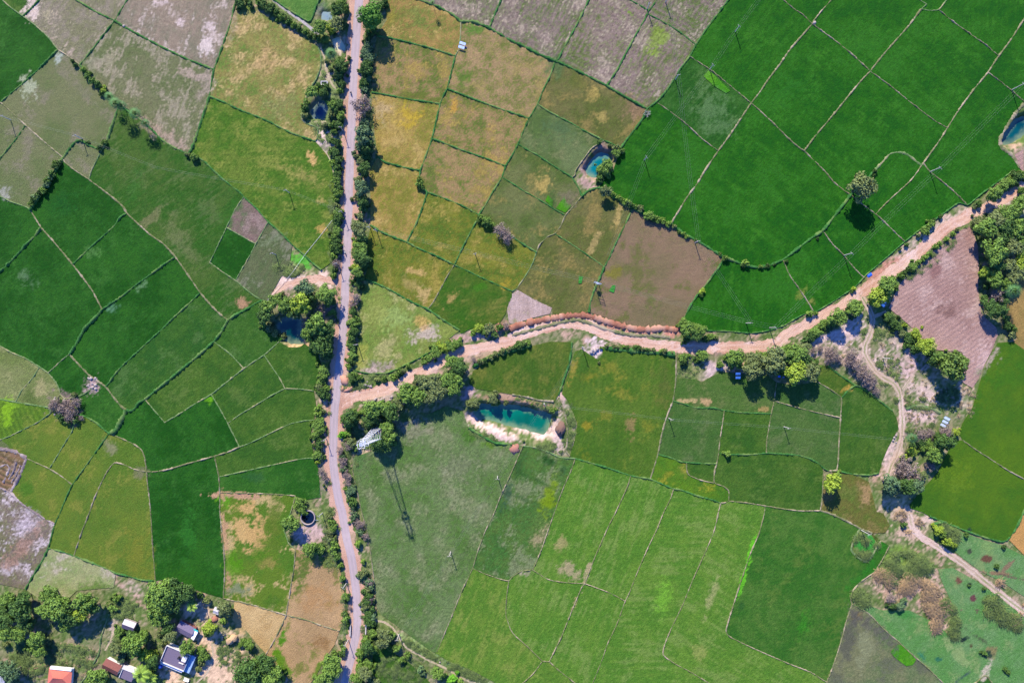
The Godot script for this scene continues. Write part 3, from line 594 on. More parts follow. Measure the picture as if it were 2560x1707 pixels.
	patch("f", 2432, 580, 16.3, 16.3, 0, lin(170, 130, 118), 0.7, 0.5)
	patch("f", 2007, 729, 8.2, 16.3, 40, lin(120, 140, 55), 0.8, 0.5)
	patch("f", 2029, 754, 8.2, 8.2, 0, lin(150, 150, 73), 0.8, 0.5)
	patch("f", 2465, 895, 24.5, 32.7, 30, lin(222, 190, 178), 0.7, 0.5)
	patch("f", 2519, 936, 54.5, 32.7, 0, lin(60, 118, 13), 0.5, 0.7)
	patch("f", 2451, 990, 16.3, 54.5, 15, lin(52, 110, 17), 0.6, 0.6)
	patch("f", 2397, 1194, 40.8, 38.1, 0, lin(110, 140, 27), 0.6, 0.7)
	patch("f", 2165, 1235, 16.3, 30.0, 0, lin(176, 146, 100), 0.8, 0.5)
	patch("f", 2124, 1235, 24.5, 24.5, 0, lin(96, 120, 46), 0.7, 0.6)
	patch("f", 2116, 971, 10.9, 10.9, 0, lin(196, 160, 70), 0.8, 0.5)
	patch("g", 1503, 376, 40.8, 16.3, -10, lin(150, 124, 112), 0.9, 0.4)
	patch("g", 1468, 403, 19.1, 30.0, 10, lin(150, 124, 112), 0.9, 0.4)
	patch("g", 1536, 403, 16.3, 30.0, 0, lin(140, 130, 96), 0.8, 0.5)
	patch("g", 1487, 436, 40.8, 19.1, 0, lin(184, 152, 138), 0.9, 0.4)
	patch("f", 1389, 163, 30.0, 27.2, 0, lin(86, 116, 69), 0.7, 0.6)
	patch("f", 1574, 30, 16.3, 5.4, 20, lin(116, 156, 34), 0.8, 0.4)
	patch("f", 1642, 98, 19.1, 32.7, 22, lin(128, 156, 51), 0.8, 0.4)
	patch("f", 1397, 321, 32.7, 24.5, 30, lin(84, 112, 69), 0.7, 0.6)
	patch("f", 1582, 272, 30.0, 24.5, 0, lin(150, 122, 92), 0.8, 0.6)
	patch("f", 1482, 237, 13.6, 16.3, 20, lin(176, 156, 84), 0.8, 0.5)
	patch("f", 1509, 291, 10.9, 13.6, 0, lin(180, 160, 90), 0.7, 0.5)
	patch("f", 1784, 286, 54.5, 43.6, 38, lin(92, 130, 75), 0.75, 0.6)
	patch("f", 1433, 207, 24.5, 19.1, 0, lin(92, 108, 42), 0.7, 0.6)
	patch("f", 1593, 686, 30.0, 54.5, 10, lin(104, 112, 51), 0.7, 0.6)
	patch("f", 1634, 748, 16.3, 32.7, 0, lin(96, 110, 46), 0.6, 0.6)
	patch("f", 1531, 680, 16.3, 16.3, 0, lin(130, 128, 44), 0.8, 0.5)
	patch("f", 1487, 607, 30.0, 8.2, -60, lin(176, 156, 96), 0.8, 0.5)
	patch("f", 1544, 536, 8.2, 24.5, 20, lin(190, 166, 100), 0.8, 0.4)
	patch("f", 1362, 457, 16.3, 24.5, 20, lin(186, 164, 90), 0.8, 0.5)
	patch("f", 1422, 495, 24.5, 24.5, 0, lin(130, 116, 96), 0.6, 0.6)
	patch("f", 1343, 683, 19.1, 10.9, 0, lin(150, 140, 72), 0.7, 0.5)
	patch("f", 1383, 501, 10.9, 24.5, 0, lin(64, 100, 45), 0.6, 0.6)

# one sheet of crop or soil inside an outline, as a fine grid with its own small relief
func sheet(called: String, key: String, poly: PackedVector2Array, base := 0.06, step := 0.66, mat := "crop") -> MeshInstance3D:
	var T: Dictionary = kinds[key]; outline = poly
	var lo := poly[0]; var hi := poly[0]
	for p in poly: lo = lo.min(p); hi = hi.max(p)
	var here := patches_in(Rect2(lo, hi - lo), "f")
	# rows run along the longest edge
	var best := 0.0; var dirv := Vector2.RIGHT
	for i in poly.size():
		var e: Vector2 = poly[(i + 1) % poly.size()] - poly[i]
		if e.length() > best: best = e.length(); dirv = e.normalized()
	dirv = Vector2.from_angle(deg_to_rad(T.dir)) if T.has("dir") else dirv.rotated(deg_to_rad(T.turn))
	var ca := dirv.x; var sa := dirv.y
	var nx := int((hi.x - lo.x) / step) + 2; var nzn := int((hi.y - lo.y) / step) + 2
	var inside := PackedByteArray(); inside.resize(nx * nzn)
	var n := poly.size()
	for j in nzn:
		var z := lo.y + j * step; var xs := PackedFloat32Array()
		for i in n:
			var a := poly[i]; var b := poly[(i + 1) % n]
			if (a.y > z) != (b.y > z): xs.append(a.x + (z - a.y) / (b.y - a.y) * (b.x - a.x))
		xs.sort()
		for k in range(0, xs.size() - 1, 2):
			var i0 := maxi(0, int(ceil((xs[k] - lo.x) / step))); var i1 := mini(nx - 1, int(floor((xs[k + 1] - lo.x) / step)))
			for i in range(i0, i1 + 1): inside[j * nx + i] = 1
	var V := PackedVector3Array(); var N := PackedVector3Array(); var C := PackedColorArray(); var I := PackedInt32Array()
	var idx := PackedInt32Array(); idx.resize(nx * nzn); idx.fill(-1)
	for j in nzn:
		for i in nx:
			if inside[j * nx + i] == 0: continue
			idx[j * nx + i] = V.size()
			vert(lo.x + i * step, lo.y + j * step, base, T, ca, sa, here, V, N, C)
	for j in nzn - 1:
		for i in nx - 1:
			var q := j * nx + i
			var s := inside[q] + inside[q + 1] + inside[q + nx] + inside[q + nx + 1]
			if s == 4:
				I.append_array(PackedInt32Array([idx[q], idx[q + 1], idx[q + nx], idx[q + 1], idx[q + nx + 1], idx[q + nx]]))
			elif s > 0:
				var x0 := lo.x + i * step; var z0 := lo.y + j * step
				var cell := PackedVector2Array([Vector2(x0, z0), Vector2(x0 + step, z0), Vector2(x0 + step, z0 + step), Vector2(x0, z0 + step)])
				for piece in Geometry2D.intersect_polygons(cell, poly):
					var tri := Geometry2D.triangulate_polygon(piece)
					if tri.is_empty(): continue
					var b0 := V.size()
					for p in piece: vert(p.x, p.y, base, T, ca, sa, here, V, N, C)
					for t in range(0, tri.size(), 3):
						I.append_array(PackedInt32Array([b0 + tri[t], b0 + tri[t + 1], b0 + tri[t + 2]]))
	return struct(called, arrays(V, N, C, I), mats[mat])

func rel(x: float, z: float, T: Dictionary, ca: float, sa: float) -> float:
	var y: float = T.h * 0.6 * (nc.get_noise_2d(x * 0.8 + 50.0, z * 0.8) + 0.6 * nb.get_noise_2d(x + 70.0, z))
	if T.rowh > 0.0: y += T.rowh * sin(TAU * ((z * ca - x * sa) / T.row + na.get_noise_2d(x, z) * 1.2))
	return y

func vert(x: float, z: float, base: float, T: Dictionary, ca: float, sa: float, here: Array, V: PackedVector3Array, N: PackedVector3Array, C: PackedColorArray):
	var y := rel(x, z, T, ca, sa)
	var e := 0.5
	N.append(Vector3((y - rel(x + e, z, T, ca, sa)) / e, 1.0, (y - rel(x, z + e, T, ca, sa)) / e).normalized())
	V.append(Vector3(x, base + T.h * 1.3 + T.rowh + y, z)); C.append(look(x, z, T, ca, sa, here))

func arrays(V: PackedVector3Array, N: PackedVector3Array, C: PackedColorArray, I: PackedInt32Array) -> ArrayMesh:
	if I.size() < 60000:      # front faces run clockwise
		for k in range(0, I.size(), 3):
			var a0 := I[k]; var b0 := I[k + 1]; var c0 := I[k + 2]
			if (V[b0] - V[a0]).cross(V[c0] - V[a0]).dot(N[a0] + N[b0] + N[c0]) > 0.0: I[k + 1] = c0; I[k + 2] = b0
	var a := []; a.resize(Mesh.ARRAY_MAX); a[Mesh.ARRAY_VERTEX] = V; a[Mesh.ARRAY_NORMAL] = N
	if C.size() == V.size(): a[Mesh.ARRAY_COLOR] = C
	a[Mesh.ARRAY_INDEX] = I
	var m := ArrayMesh.new(); m.add_surface_from_arrays(Mesh.PRIMITIVE_TRIANGLES, a); return m

# ------------------------------------------------------------------ ground with the pond basins dug into it
func edge_gap(p: Vector2, poly: PackedVector2Array) -> Array:
	var best := 1e9; var at := p
	for i in poly.size():
		var q := Geometry2D.get_closest_point_to_segment(p, poly[i], poly[(i + 1) % poly.size()])
		var d := p.distance_squared_to(q)
		if d < best: best = d; at = q
	var inn := Geometry2D.is_point_in_polygon(p, poly)
	var dist := sqrt(best)
	var out := (at - p) if inn else (p - at)
	return [dist if inn else -dist, out.y / maxf(0.01, dist)]

func land(x: float, z: float) -> float:
	var y := -0.06 + 0.05 * nb.get_noise_2d(x, z)
	for w in ponds:
		if not w.box.has_point(Vector2(x, z)): continue
		var g := edge_gap(Vector2(x, z), w.poly)
		var width: float = lerpf(w.north, w.south, g[1] * 0.5 + 0.5)
		var d: float = g[0] + width + nb.get_noise_2d(x * 2.0, z * 2.0) * 0.5
		if d > 0.0: y = minf(y, -minf(d / width * w.depth, w.depth * 1.6))
	return y

func pond(called: String, s: String, depth: float, north: float, south: float, c: Color):
	var p := pts(s)
	if Geometry2D.is_polygon_clockwise(p): p.reverse()
	var lo := p[0]; var hi := p[0]
	for q in p: lo = lo.min(q); hi = hi.max(q)
	var m := maxf(north, south) + 2.0
	ponds.append({"called": called, "poly": p, "depth": depth, "north": north, "south": south, "c": c, "box": Rect2(lo - Vector2(m, m), hi - lo + Vector2(2 * m, 2 * m))})

func setup_ponds():
	pond("pond", "1179.1,1032.7 1189.8,1017.2 1201.7,1010.1 1217.2,1011.3 1243.5,1008.9 1255.4,1011.3 1285.2,1013.7 1315.0,1017.2 1338.9,1026.2 1362.7,1031.5 1380.6,1037.5 1379.4,1053.0 1372.2,1073.3 1361.5,1088.8 1338.9,1085.2 1315.0,1076.9 1279.2,1068.5 1257.8,1063.8 1236.3,1055.4 1210.1,1050.6 1193.4,1048.2", 3.6, 1.4, 5.2, lin(0, 88, 68))
	pond("pond", "1487.0,386.7 1500.6,375.8 1522.4,381.3 1531.9,394.9 1526.5,408.5 1514.2,424.8 1503.3,438.5 1484.2,441.2 1467.9,433.0 1465.2,419.4 1476.1,397.6", 2.6, 1.4, 2.0, lin(8, 94, 98))
	pond("pond", "675.4,802.8 702.6,789.2 729.9,786.5 748.9,791.9 753.0,821.9 755.7,846.4 757.1,860.0 724.4,860.0 708.1,851.8 691.7,830.1", 1.6, 1.5, 1.5, lin(14, 54, 50))
	pond("pond", "773.4,275.1 792.5,247.8 814.3,247.8 818.4,272.3 814.3,298.2 795.2,295.5 777.5,294.1", 1.8, 1.6, 1.6, lin(20, 48, 76))
	pond("pond", "803.4,27.2 825.2,25.9 829.3,44.9 814.3,50.4 801.2,46.3", 1.0, 1.2, 1.2, lin(96, 120, 150))
	pond("pond", "827.9,94.0 847.0,91.2 861.9,111.7 861.9,122.5 844.2,126.6 832.0,117.1", 0.7, 1.2, 1.4, lin(206, 186, 150))
	pond("pond", "2572.6,282.1 2559.9,288.5 2547.2,293.6 2536.9,308.9 2529.3,316.5 2517.8,335.7 2508.9,353.5 2516.5,354.8 2528.0,358.6 2548.4,349.7 2559.9,342.0 2580.3,328.0 2593.1,303.8", 3.2, 1.4, 3.2, lin(10, 64, 66))

func build_ground():
	var T: Dictionary = kinds.ground
	var step := 1.0; var x0 := -340.0; var z0 := -235.0; var nx := 681; var nzn := 471
	var V := PackedVector3Array(); var N := PackedVector3Array(); var C := PackedColorArray(); var I := PackedInt32Array()
	V.resize(nx * nzn); N.resize(nx * nzn); C.resize(nx * nzn)
	var cells := {}
	for p in patches:
		if p.on != "g": continue
		var m: float = maxf(p.rx, p.rz) * 1.7
		for cj in range(int(floor((p.z - m) / 20.0)), int(floor((p.z + m) / 20.0)) + 1):
			for ci in range(int(floor((p.x - m) / 20.0)), int(floor((p.x + m) / 20.0)) + 1):
				var key := Vector2i(ci, cj)
				if not cells.has(key): cells[key] = []
				cells[key].append(p)
	for j in nzn:
		for i in nx:
			var x := x0 + i * step; var z := z0 + j * step; var k := j * nx + i
			V[k] = Vector3(x, land(x, z), z)
			C[k] = look(x, z, T, 1.0, 0.0, cells.get(Vector2i(int(floor(x / 20.0)), int(floor(z / 20.0))), []))
	for j in nzn:
		for i in nx:
			var k := j * nx + i
			var dx := V[j * nx + mini(i + 1, nx - 1)].y - V[j * nx + maxi(i - 1, 0)].y
			var dz := V[mini(j + 1, nzn - 1) * nx + i].y - V[maxi(j - 1, 0) * nx + i].y
			N[k] = Vector3(-dx * 0.5, 1.0, -dz * 0.5).normalized()
	for j in nzn - 1:
		for i in nx - 1:
			var q := j * nx + i
			I.append_array(PackedInt32Array([q, q + 1, q + nx, q + 1, q + nx + 1, q + nx]))
	struct("ground", arrays(V, N, C, I), mats.soil)
	# the land goes on to the horizon
	var x1 := x0 + (nx - 1) * step; var z1 := z0 + (nzn - 1) * step; var F := 5000.0
	var V2 := PackedVector3Array(); var N2 := PackedVector3Array(); var C2 := PackedColorArray(); var I2 := PackedInt32Array()
	for r in [[-F, -F, F, z0], [-F, z1, F, F], [-F, z0, x0, z1], [x1, z0, F, z1]]:
		var b := V2.size()
		for cx in [[r[0], r[1]], [r[2], r[1]], [r[2], r[3]], [r[0], r[3]]]:
			V2.append(Vector3(cx[0], -0.06, cx[1])); N2.append(Vector3.UP); C2.append(lin(106, 126, 74))
		I2.append_array(PackedInt32Array([b, b + 1, b + 2, b, b + 2, b + 3]))
	struct("far_ground", arrays(V2, N2, C2, I2), mats.soil)

func build_water():
	for w in ponds:
		var c: Color = w.c
		var m := plain(c.linear_to_srgb(), 0.06); m.metallic_specular = 0.4
		m.normal_enabled = true; m.normal_texture = bumps(12, 0.02, 1.0); m.normal_scale = 0.06
		m.uv1_triplanar = true; m.uv1_world_triplanar = true; m.uv1_scale = Vector3.ONE / 8.0
		var V := PackedVector3Array(); var N := PackedVector3Array(); var C := PackedColorArray(); var I := PackedInt32Array()
		var box: Rect2 = w.box; var nx := int(box.size.x / 0.8) + 2; var nzn := int(box.size.y / 0.8) + 2
		var ok := PackedByteArray()
		for j in nzn:
			for i in nx:
				var p := box.position + Vector2(i, j) * 0.8; var d: float = edge_gap(p, w.poly)[0]
				ok.append(1 if d > -0.9 else 0)
				V.append(Vector3(p.x, -w.depth, p.y)); N.append(Vector3.UP)
				var t := clampf(d / 3.2 + 0.5 * nb.get_noise_2d(p.x * 1.6, p.y * 1.6) + 0.25 * nc.get_noise_2d(p.x, p.y), 0.0, 1.0)
				var deep: Color = c * (0.85 + 0.5 * na.get_noise_2d(p.x * 2.0, p.y * 2.0)); var edge: Color = c.lerp(lin(126, 140, 96), 0.55)
				C.append(edge.lerp(deep, t))
		for j in nzn - 1:
			for i in nx - 1:
				var q := j * nx + i
				if ok[q] + ok[q + 1] + ok[q + nx] + ok[q + nx + 1] > 0: I.append_array(PackedInt32Array([q, q + 1, q + nx, q + 1, q + nx + 1, q + nx]))
		m.vertex_color_use_as_albedo = true; m.albedo_color = Color.WHITE
		struct("pond_water", arrays(V, N, C, I), m)

# ------------------------------------------------------------------ fields
func F(called: String, key: String, s: String, base := 0.06):
	var p := pts(s)
	if Geometry2D.is_polygon_clockwise(p): p.reverse()
	sheet(called, key, p, base, 0.66, "crop")

func build_fields():
	F("rice_field", "yb", "1197,537 1163,518 1130,503 1087,487 1068,481 1057,471 1047,449 1051,426 1062,395 1076,359 1080,347 1103,355 1157,376 1212,395 1264,415 1255,443 1234,476 1215,509")
	F("rice_field", "ol", "1197,537 1215,509 1234,476 1255,443 1280,458 1307,476 1334,491 1362,507 1389,525 1413,538 1403,563 1388,585 1370,590 1348,612 1341,631 1324,620 1302,607 1280,592 1261,582 1226,563 1197,544")
	F("rice_field", "yo", "1197,537 1197,544 1187,560 1171,590 1157,618 1144,645 1136,662 1089,639 1048,622 1017,605 1029,582 1040,560 1057,517 1068,481 1087,487 1130,503 1163,518")
	F("rice_field", "yo", "1197,544 1226,563 1261,582 1280,592 1302,607 1324,620 1341,631 1332,658 1315,688 1291,722 1280,728 1239,710 1206,695 1171,678 1136,662 1144,645 1157,618 1171,590 1187,560")
	F("rice_field", "mg", "1797,1132 1800,1099 1807,1056 1811,1026 1852,1031 1920,1034 1928,1034 1920,1085 1917,1099 1916,1132 1879,1136 1814,1136")
	F("rice_field", "mg", "1797,1132 1814,1136 1879,1136 1916,1132 1961,1135 1994,1137 2023,1145 2048,1159 2059,1170 2058,1208 2056,1249 2051,1276 2002,1277 1961,1272 1920,1265 1913,1264 1866,1256 1822,1252 1823,1227 1811,1216 1784,1207 1787,1175 1792,1159")
	F("rice_field", "gg3", "1797,1132 1792,1159 1748,1158 1716,1156 1702,1154 1675,1143 1645,1136 1653,1091 1664,1050 1672,1028 1683,1002 1708,1009 1743,1020 1784,1019 1811,1026 1807,1056 1800,1099")
	F("rice_field", "dg", "1821,0 1874,-72 1959,0 1985,22 2010,38 2031,60 2002,93 1974,125 1950,161 1920,200 1901,229 1878,258 1846,231 1811,202 1776,174 1757,162 1725,141 1740,112 1765,74 1792,38")
	F("stubble_field", "st", "1821,0 1792,38 1765,74 1740,112 1705,84 1675,64 1642,46 1618,35 1622,27 1631,16 1642,0 1716,-110 1829,-110 1874,-72")
	F("fallow_field", "fl", "98,0 134,-36 191,0 234,27 286,52 261,84 231,123 199,162 163,136 144,124 117,90 87,63 57,41 82,16")
	F("rice_field", "mg", "98,0 82,16 57,41 27,20 5,0 -112,-110 15,-110 134,-36")
	F("rice_field", "go", "1280,881 1329,865 1375,854 1430,855 1428,879 1422,914 1411,944 1397,987 1386,1004 1351,1001 1321,993 1280,986 1239,979 1193,972 1172,960 1182,928 1206,911 1239,892")
	F("rice_field", "ym", "640,290 599,275 561,256 523,241 534,174 550,133 575,60 590,0 640,25 681,52 722,76 757,95 795,117 803,142 801,169 790,199 771,226 757,267 752,294 763,308 795,319 793,346 787,353 757,343 722,330 681,308")
	F("rice_field", "yg", "640,290 681,308 722,330 757,343 787,353 803,370 817,387 828,408 831,427 836,468 833,536 828,604 825,658 803,675 779,656 760,637 730,612 700,580 670,555 640,520 609,492 602,483 561,452 534,427 507,400 470,385 479,373 501,308 523,241 561,256 599,275")
	F("rice_field", "dg3", "549,1231 547,1192 577,1185 640,1171 681,1162 749,1147 784,1144 795,1170 801,1243 763,1249 738,1239 694,1235 640,1233")
	F("rice_field", "pa", "549,1231 640,1233 694,1235 738,1239 727,1281 708,1321 722,1359 738,1373 735,1416 724,1484 715,1537 670,1524 640,1514 599,1503 586,1502 558,1495 561,1449 561,1394 556,1343 549,1281")
	F("rice_field", "dg2", "549,1231 549,1281 556,1343 561,1394 561,1449 558,1495 512,1482 463,1465 403,1449 388,1452 384,1403 380,1348 376,1281 373,1246 368,1208 366,1179 387,1179 422,1173 463,1160 504,1149 536,1140 542,1170 547,1192")
	F("rice_field", "ygb", "1702,1224 1684,1222 1626,1197 1637,1162 1645,1136 1675,1143 1702,1154 1716,1156 1718,1186 1751,1200 1784,1207 1811,1216 1823,1227 1822,1252 1814,1256 1802,1257 1784,1250 1743,1239")
	F("rice_field", "lg", "1702,1224 1743,1239 1784,1250 1802,1257 1796,1281 1789,1315 1781,1340 1759,1389 1732,1449 1708,1509 1675,1577 1661,1612 1656,1637 1688,1659 1729,1680 1773,1707 1952,1817 1578,1817 1471,1733 1482,1707 1509,1639 1517,1612 1541,1563 1563,1502 1571,1487 1599,1416 1623,1362 1642,1324 1661,1276 1678,1243 1684,1222")
	F("rice_field", "gf", "1438,427 1438,438 1430,443 1403,427 1397,423 1370,406 1343,387 1315,373 1295,360 1310,324 1322,296 1332,281 1344,260 1370,278 1403,295 1433,310 1454,323 1482,338 1511,351 1479,370 1457,400")
	F("rice_field", "lg", "1732,1449 1759,1389 1781,1340 1789,1315 1796,1281 1802,1257 1814,1256 1822,1252 1866,1256 1913,1264 1912,1281 1898,1334 1876,1383 1852,1454 1825,1539 1814,1577 1822,1590 1866,1612 1920,1636 1974,1659 2029,1680 2067,1705 2024,1817 1952,1817 1773,1707 1729,1680 1688,1659 1656,1637 1661,1612 1675,1577 1708,1509")
	F("rice_field", "ym2", "967,49 961,0 958,-33 1051,0 1089,14 1130,35 1152,54 1151,93 1147,123 1138,140 1076,120 1021,106 972,94 942,90")
	F("rice_field", "yb", "942,90 972,94 1021,106 1076,120 1138,140 1130,174 1118,222 1108,240 1100,260 1076,256 1021,248 967,237 929,231 933,142")
	F("fallow_field", "fg", "19,272 0,256 54,210 95,174 144,124 163,136 199,162 226,196 261,226 297,261 278,319 267,351 253,376 226,365 202,351 188,354 172,373 157,394 109,354 63,313")
	F("fallow_field", "fg", "19,272 63,313 41,346 0,395 -57,463 -110,436 -110,349 0,256")
	F("fallow_field", "fg", "63,313 109,354 157,394 144,417 120,457 95,492 75,525 67,518 27,505 0,491 -57,463 0,395 41,346")
	F("rice_field", "mo", "253,472 222,449 227,427 240,403 253,376 267,351 278,319 297,261 327,283 354,302 376,321 403,349 436,370 470,385 507,400 534,427 561,452 602,483 609,492 586,525 566,569 545,612 524,656 556,680 588,701 610,720 640,743 656,751 640,757 621,770 594,784 569,800 550,786 526,762 500,732 463,678 438,642 408,609 376,588 343,558 316,533 308,517 283,495")
	F("rice_field", "dg2", "253,472 283,495 308,517 316,533 302,541 281,569 245,601 223,620 181,661 161,637 131,601 102,569 90,550 75,525 95,492 120,457 144,417 157,394 161,406 188,427 222,449")
	F("rice_field", "gry", "1280,1110 1307,1115 1296,1140 1280,1178 1250,1243 1236,1281 1212,1329 1193,1381 1182,1420 1152,1482 1130,1539 1092,1629 1087,1631 1076,1626 1035,1596 994,1566 953,1536 942,1520 934,1443 926,1375 918,1329 904,1281 893,1227 882,1181 881,1162 882,1144 923,1129 991,1113 989,1061 1048,1045 1117,1015 1157,1028 1171,1069 1206,1091 1239,1109")
	F("rice_field", "lu", "2407,1100 2399,1085 2405,1061 2432,1017 2446,971 2456,936 2478,884 2495,857 2533,854 2560,873 2670,950 2670,1044 2591,1214 2560,1197 2519,1175 2478,1148 2437,1122")
	F("rice_field", "lu", "2407,1100 2437,1122 2478,1148 2519,1175 2560,1197 2591,1214 2560,1280 2541,1321 2522,1348 2506,1355 2465,1344 2410,1325 2356,1303 2323,1290 2307,1280 2277,1271 2274,1262 2307,1222 2345,1181 2361,1148 2383,1102")
	F("rice_field", "yb2", "1226,263 1185,248 1136,229 1118,222 1130,174 1138,140 1147,123 1151,93 1152,54 1182,53 1223,69 1280,103 1307,114 1348,136 1389,153 1375,191 1359,223 1344,260 1332,281 1322,296 1280,282")
	F("rice_field", "yb", "1226,263 1280,282 1322,296 1310,324 1295,360 1280,389 1264,415 1212,395 1157,376 1103,355 1080,347 1092,294 1100,260 1108,240 1118,222 1136,229 1185,248")
	F("rice_field", "dg", "2188,425 2206,406 2225,384 2247,380 2266,384 2285,398 2304,414 2296,427 2277,452 2247,479 2217,506 2190,535 2165,517 2127,487 2157,462 2181,432")
	F("rice_field", "dg", "2188,425 2181,432 2157,462 2127,487 2116,480 2083,454 2062,427 2029,395 2011,377 2040,338 2073,300 2111,253 2151,204 2176,178 2220,210 2260,242 2301,275 2337,302 2369,320 2348,354 2320,392 2309,408 2304,414 2285,398 2266,384 2247,380 2225,384 2206,406")
	F("rice_field", "mg2", "276,952 286,936 305,914 338,884 370,854 400,827 430,797 463,767 500,732 526,762 550,786 569,800 553,830 534,854 504,881 468,911 425,947 387,977 362,998 346,1007 335,1023 323,1028 315,1024 302,1016 281,990 264,966")
	F("rice_field", "dg2", "276,952 264,966 240,951 222,938 196,911 172,885 180,876 193,854 210,822 237,795 255,774 272,762 305,740 338,713 376,686 419,654 438,642 463,678 500,732 463,767 430,797 400,827 370,854 338,884 305,914 286,936")
	F("rice_field", "dg3", "264,966 281,990 302,1016 315,1024 302,1050 289,1077 272,1083 261,1075 240,1056 215,1042 188,1034 188,993 207,987 226,974 245,957 240,951")
	F("rice_field", "yy", "945,392 937,340 929,272 929,231 967,237 1021,248 1076,256 1100,260 1092,294 1080,347 1076,359 1062,395 1051,426 1029,423 994,414 961,406")
	F("rice_field", "yy", "945,392 961,406 994,414 1029,423 1051,426 1047,449 1057,471 1068,481 1057,517 1040,560 1029,582 1017,605 983,593 953,580 926,563 926,481 923,427")
	F("rice_field", "go2", "1108,800 1069,772 1084,754 1100,724 1119,688 1136,662 1171,678 1206,695 1239,710 1280,728 1280,743 1272,759 1264,784 1250,807 1182,819 1152,835 1149,826")
	F("rice_field", "yp", "1108,800 1149,826 1130,841 1108,857 1076,879 1048,895 1021,908 994,922 967,933 926,934 901,930 885,925 893,868 896,854 899,808 901,754 910,697 940,708 967,720 1008,743 1043,762 1069,772")
	F("rice_field", "lg", "1397,1675 1373,1653 1403,1593 1430,1525 1454,1468 1462,1458 1498,1471 1531,1484 1563,1502 1541,1563 1517,1612 1509,1639 1482,1707 1471,1733 1438,1707")
	F("rice_field", "lg2", "1397,1675 1438,1707 1471,1733 1437,1817 1281,1730 1307,1707 1334,1683 1356,1652 1373,1653")
	F("rice_field", "mg2", "667,827 708,846 697,854 660,888 640,900 609,921 575,884 534,854 553,830 569,800 594,784 621,770 640,757 656,751 648,781 656,808")
	F("rice_field", "lg2", "1092,1629 1130,1539 1152,1482 1182,1420 1212,1434 1250,1447 1272,1452 1266,1492 1264,1539 1280,1582 1315,1612 1356,1652 1334,1683 1307,1707 1281,1730 1239,1707 1185,1678 1117,1650 1087,1631")
	F("rice_field", "mg", "550,1023 528,986 566,955 609,921 640,900 660,888 681,919 700,947 712,971 675,990 640,1012 602,1034 569,1058")
	F("rice_field", "dg2", "550,1023 569,1058 588,1096 598,1117 572,1129 536,1140 504,1149 463,1160 422,1173 387,1179 366,1179 362,1145 354,1124 335,1110 300,1094 272,1083 289,1077 302,1050 315,1024 323,1028 335,1023 346,1007 362,998 387,1028 411,1056 447,1035 487,1009 528,986")
	F("rice_field", "mg", "569,1058 602,1034 640,1012 675,990 712,971 749,972 784,977 790,1012 784,1050 763,1051 727,1058 686,1077 640,1100 618,1110 598,1117 588,1096")
	F("rice_field", "gg3", "1988,1017 1936,1002 1938,982 1942,956 1988,963 2045,955 2073,971 2094,985 2105,994 2102,1044 2043,1031")
	F("rice_field", "gg3", "1988,1017 2043,1031 2102,1044 2098,1099 2096,1154 2092,1177 2073,1177 2059,1170 2048,1159 2023,1145 1994,1137 1961,1135 1916,1132 1917,1099 1920,1085 1928,1034 1936,1002")
	F("stubble_field", "st2", "1433,79 1454,38 1472,0 1493,-44 1575,0 1596,11 1622,27 1618,35 1611,50 1588,90 1566,131 1544,174 1517,214 1482,196 1443,177 1411,161 1389,153 1397,147 1411,117")
	F("stubble_field", "st", "1433,79 1411,117 1397,147 1389,153 1348,136 1307,114 1280,103 1223,69 1226,63 1239,30 1253,0 1303,-110 1369,-110 1493,-44 1472,0 1454,38")
	F("rice_field", "bo", "2192,1279 2209,1283 2225,1313 2214,1332 2181,1333 2165,1326 2151,1321 2138,1313 2105,1296 2073,1282 2051,1276 2056,1249 2058,1208 2083,1181 2092,1177 2132,1185 2173,1205 2181,1235")
	F("rice_field", "dgb", "1656,240 1675,215 1699,174 1725,141 1757,162 1776,174 1811,202 1846,231 1878,258 1852,297 1825,338 1796,377 1757,349 1716,310 1675,278 1641,255")
	F("stubble_field", "st2", "1656,240 1641,255 1618,272 1588,256 1552,236 1517,214 1544,174 1566,131 1588,90 1611,50 1618,35 1642,46 1675,64 1705,84 1740,112 1725,141 1699,174 1675,215")
	F("rice_field", "dg", "1641,255 1675,278 1716,310 1757,349 1796,377 1778,403 1762,427 1743,460 1716,495 1697,528 1686,544 1678,560 1642,550 1607,533 1581,522 1552,501 1525,487 1498,468 1525,427 1533,427 1552,370 1569,346 1593,316 1612,289 1618,272")
	F("rice_field", "dg", "1878,258 1901,229 1920,200 1950,161 1974,125 2002,93 2031,60 2073,90 2116,123 2143,147 2176,178 2151,204 2111,253 2073,300 2040,338 2011,377 1999,370 1974,349 1947,321 1920,295 1898,275")
	F("rice_field", "dg", "1878,258 1898,275 1920,295 1947,321 1974,349 1999,370 2011,377 2029,395 2062,427 2083,454 2116,480 2127,487 2111,509 2083,544 2058,577 2023,599 1988,627 1958,649 1950,653 1920,665 1893,669 1866,664 1838,653 1811,644 1770,618 1738,599 1705,582 1678,560 1686,544 1697,528 1716,495 1743,460 1762,427 1778,403 1796,377 1825,338 1852,297")
	F("fallow_field", "fl", "286,52 234,27 191,0 134,-36 208,-110 363,-110 380,-102 317,0 302,25")
	F("fallow_field", "fl2", "286,52 302,25 317,0 380,-102 590,0 575,60 550,133 534,174 463,146 403,117 354,91 310,67")
	F("fallow_field", "fg2", "286,52 310,67 354,91 403,117 463,146 534,174 523,241 501,308 479,373 470,385 436,370 403,349 376,321 354,302 327,283 297,261 261,226 226,196 199,162 231,123 261,84")
	F("rice_field", "dg", "1985,22 1959,0 1874,-72 1903,-110 2136,-110 2165,-91 2079,0 2056,25 2034,53 2031,60 2010,38")
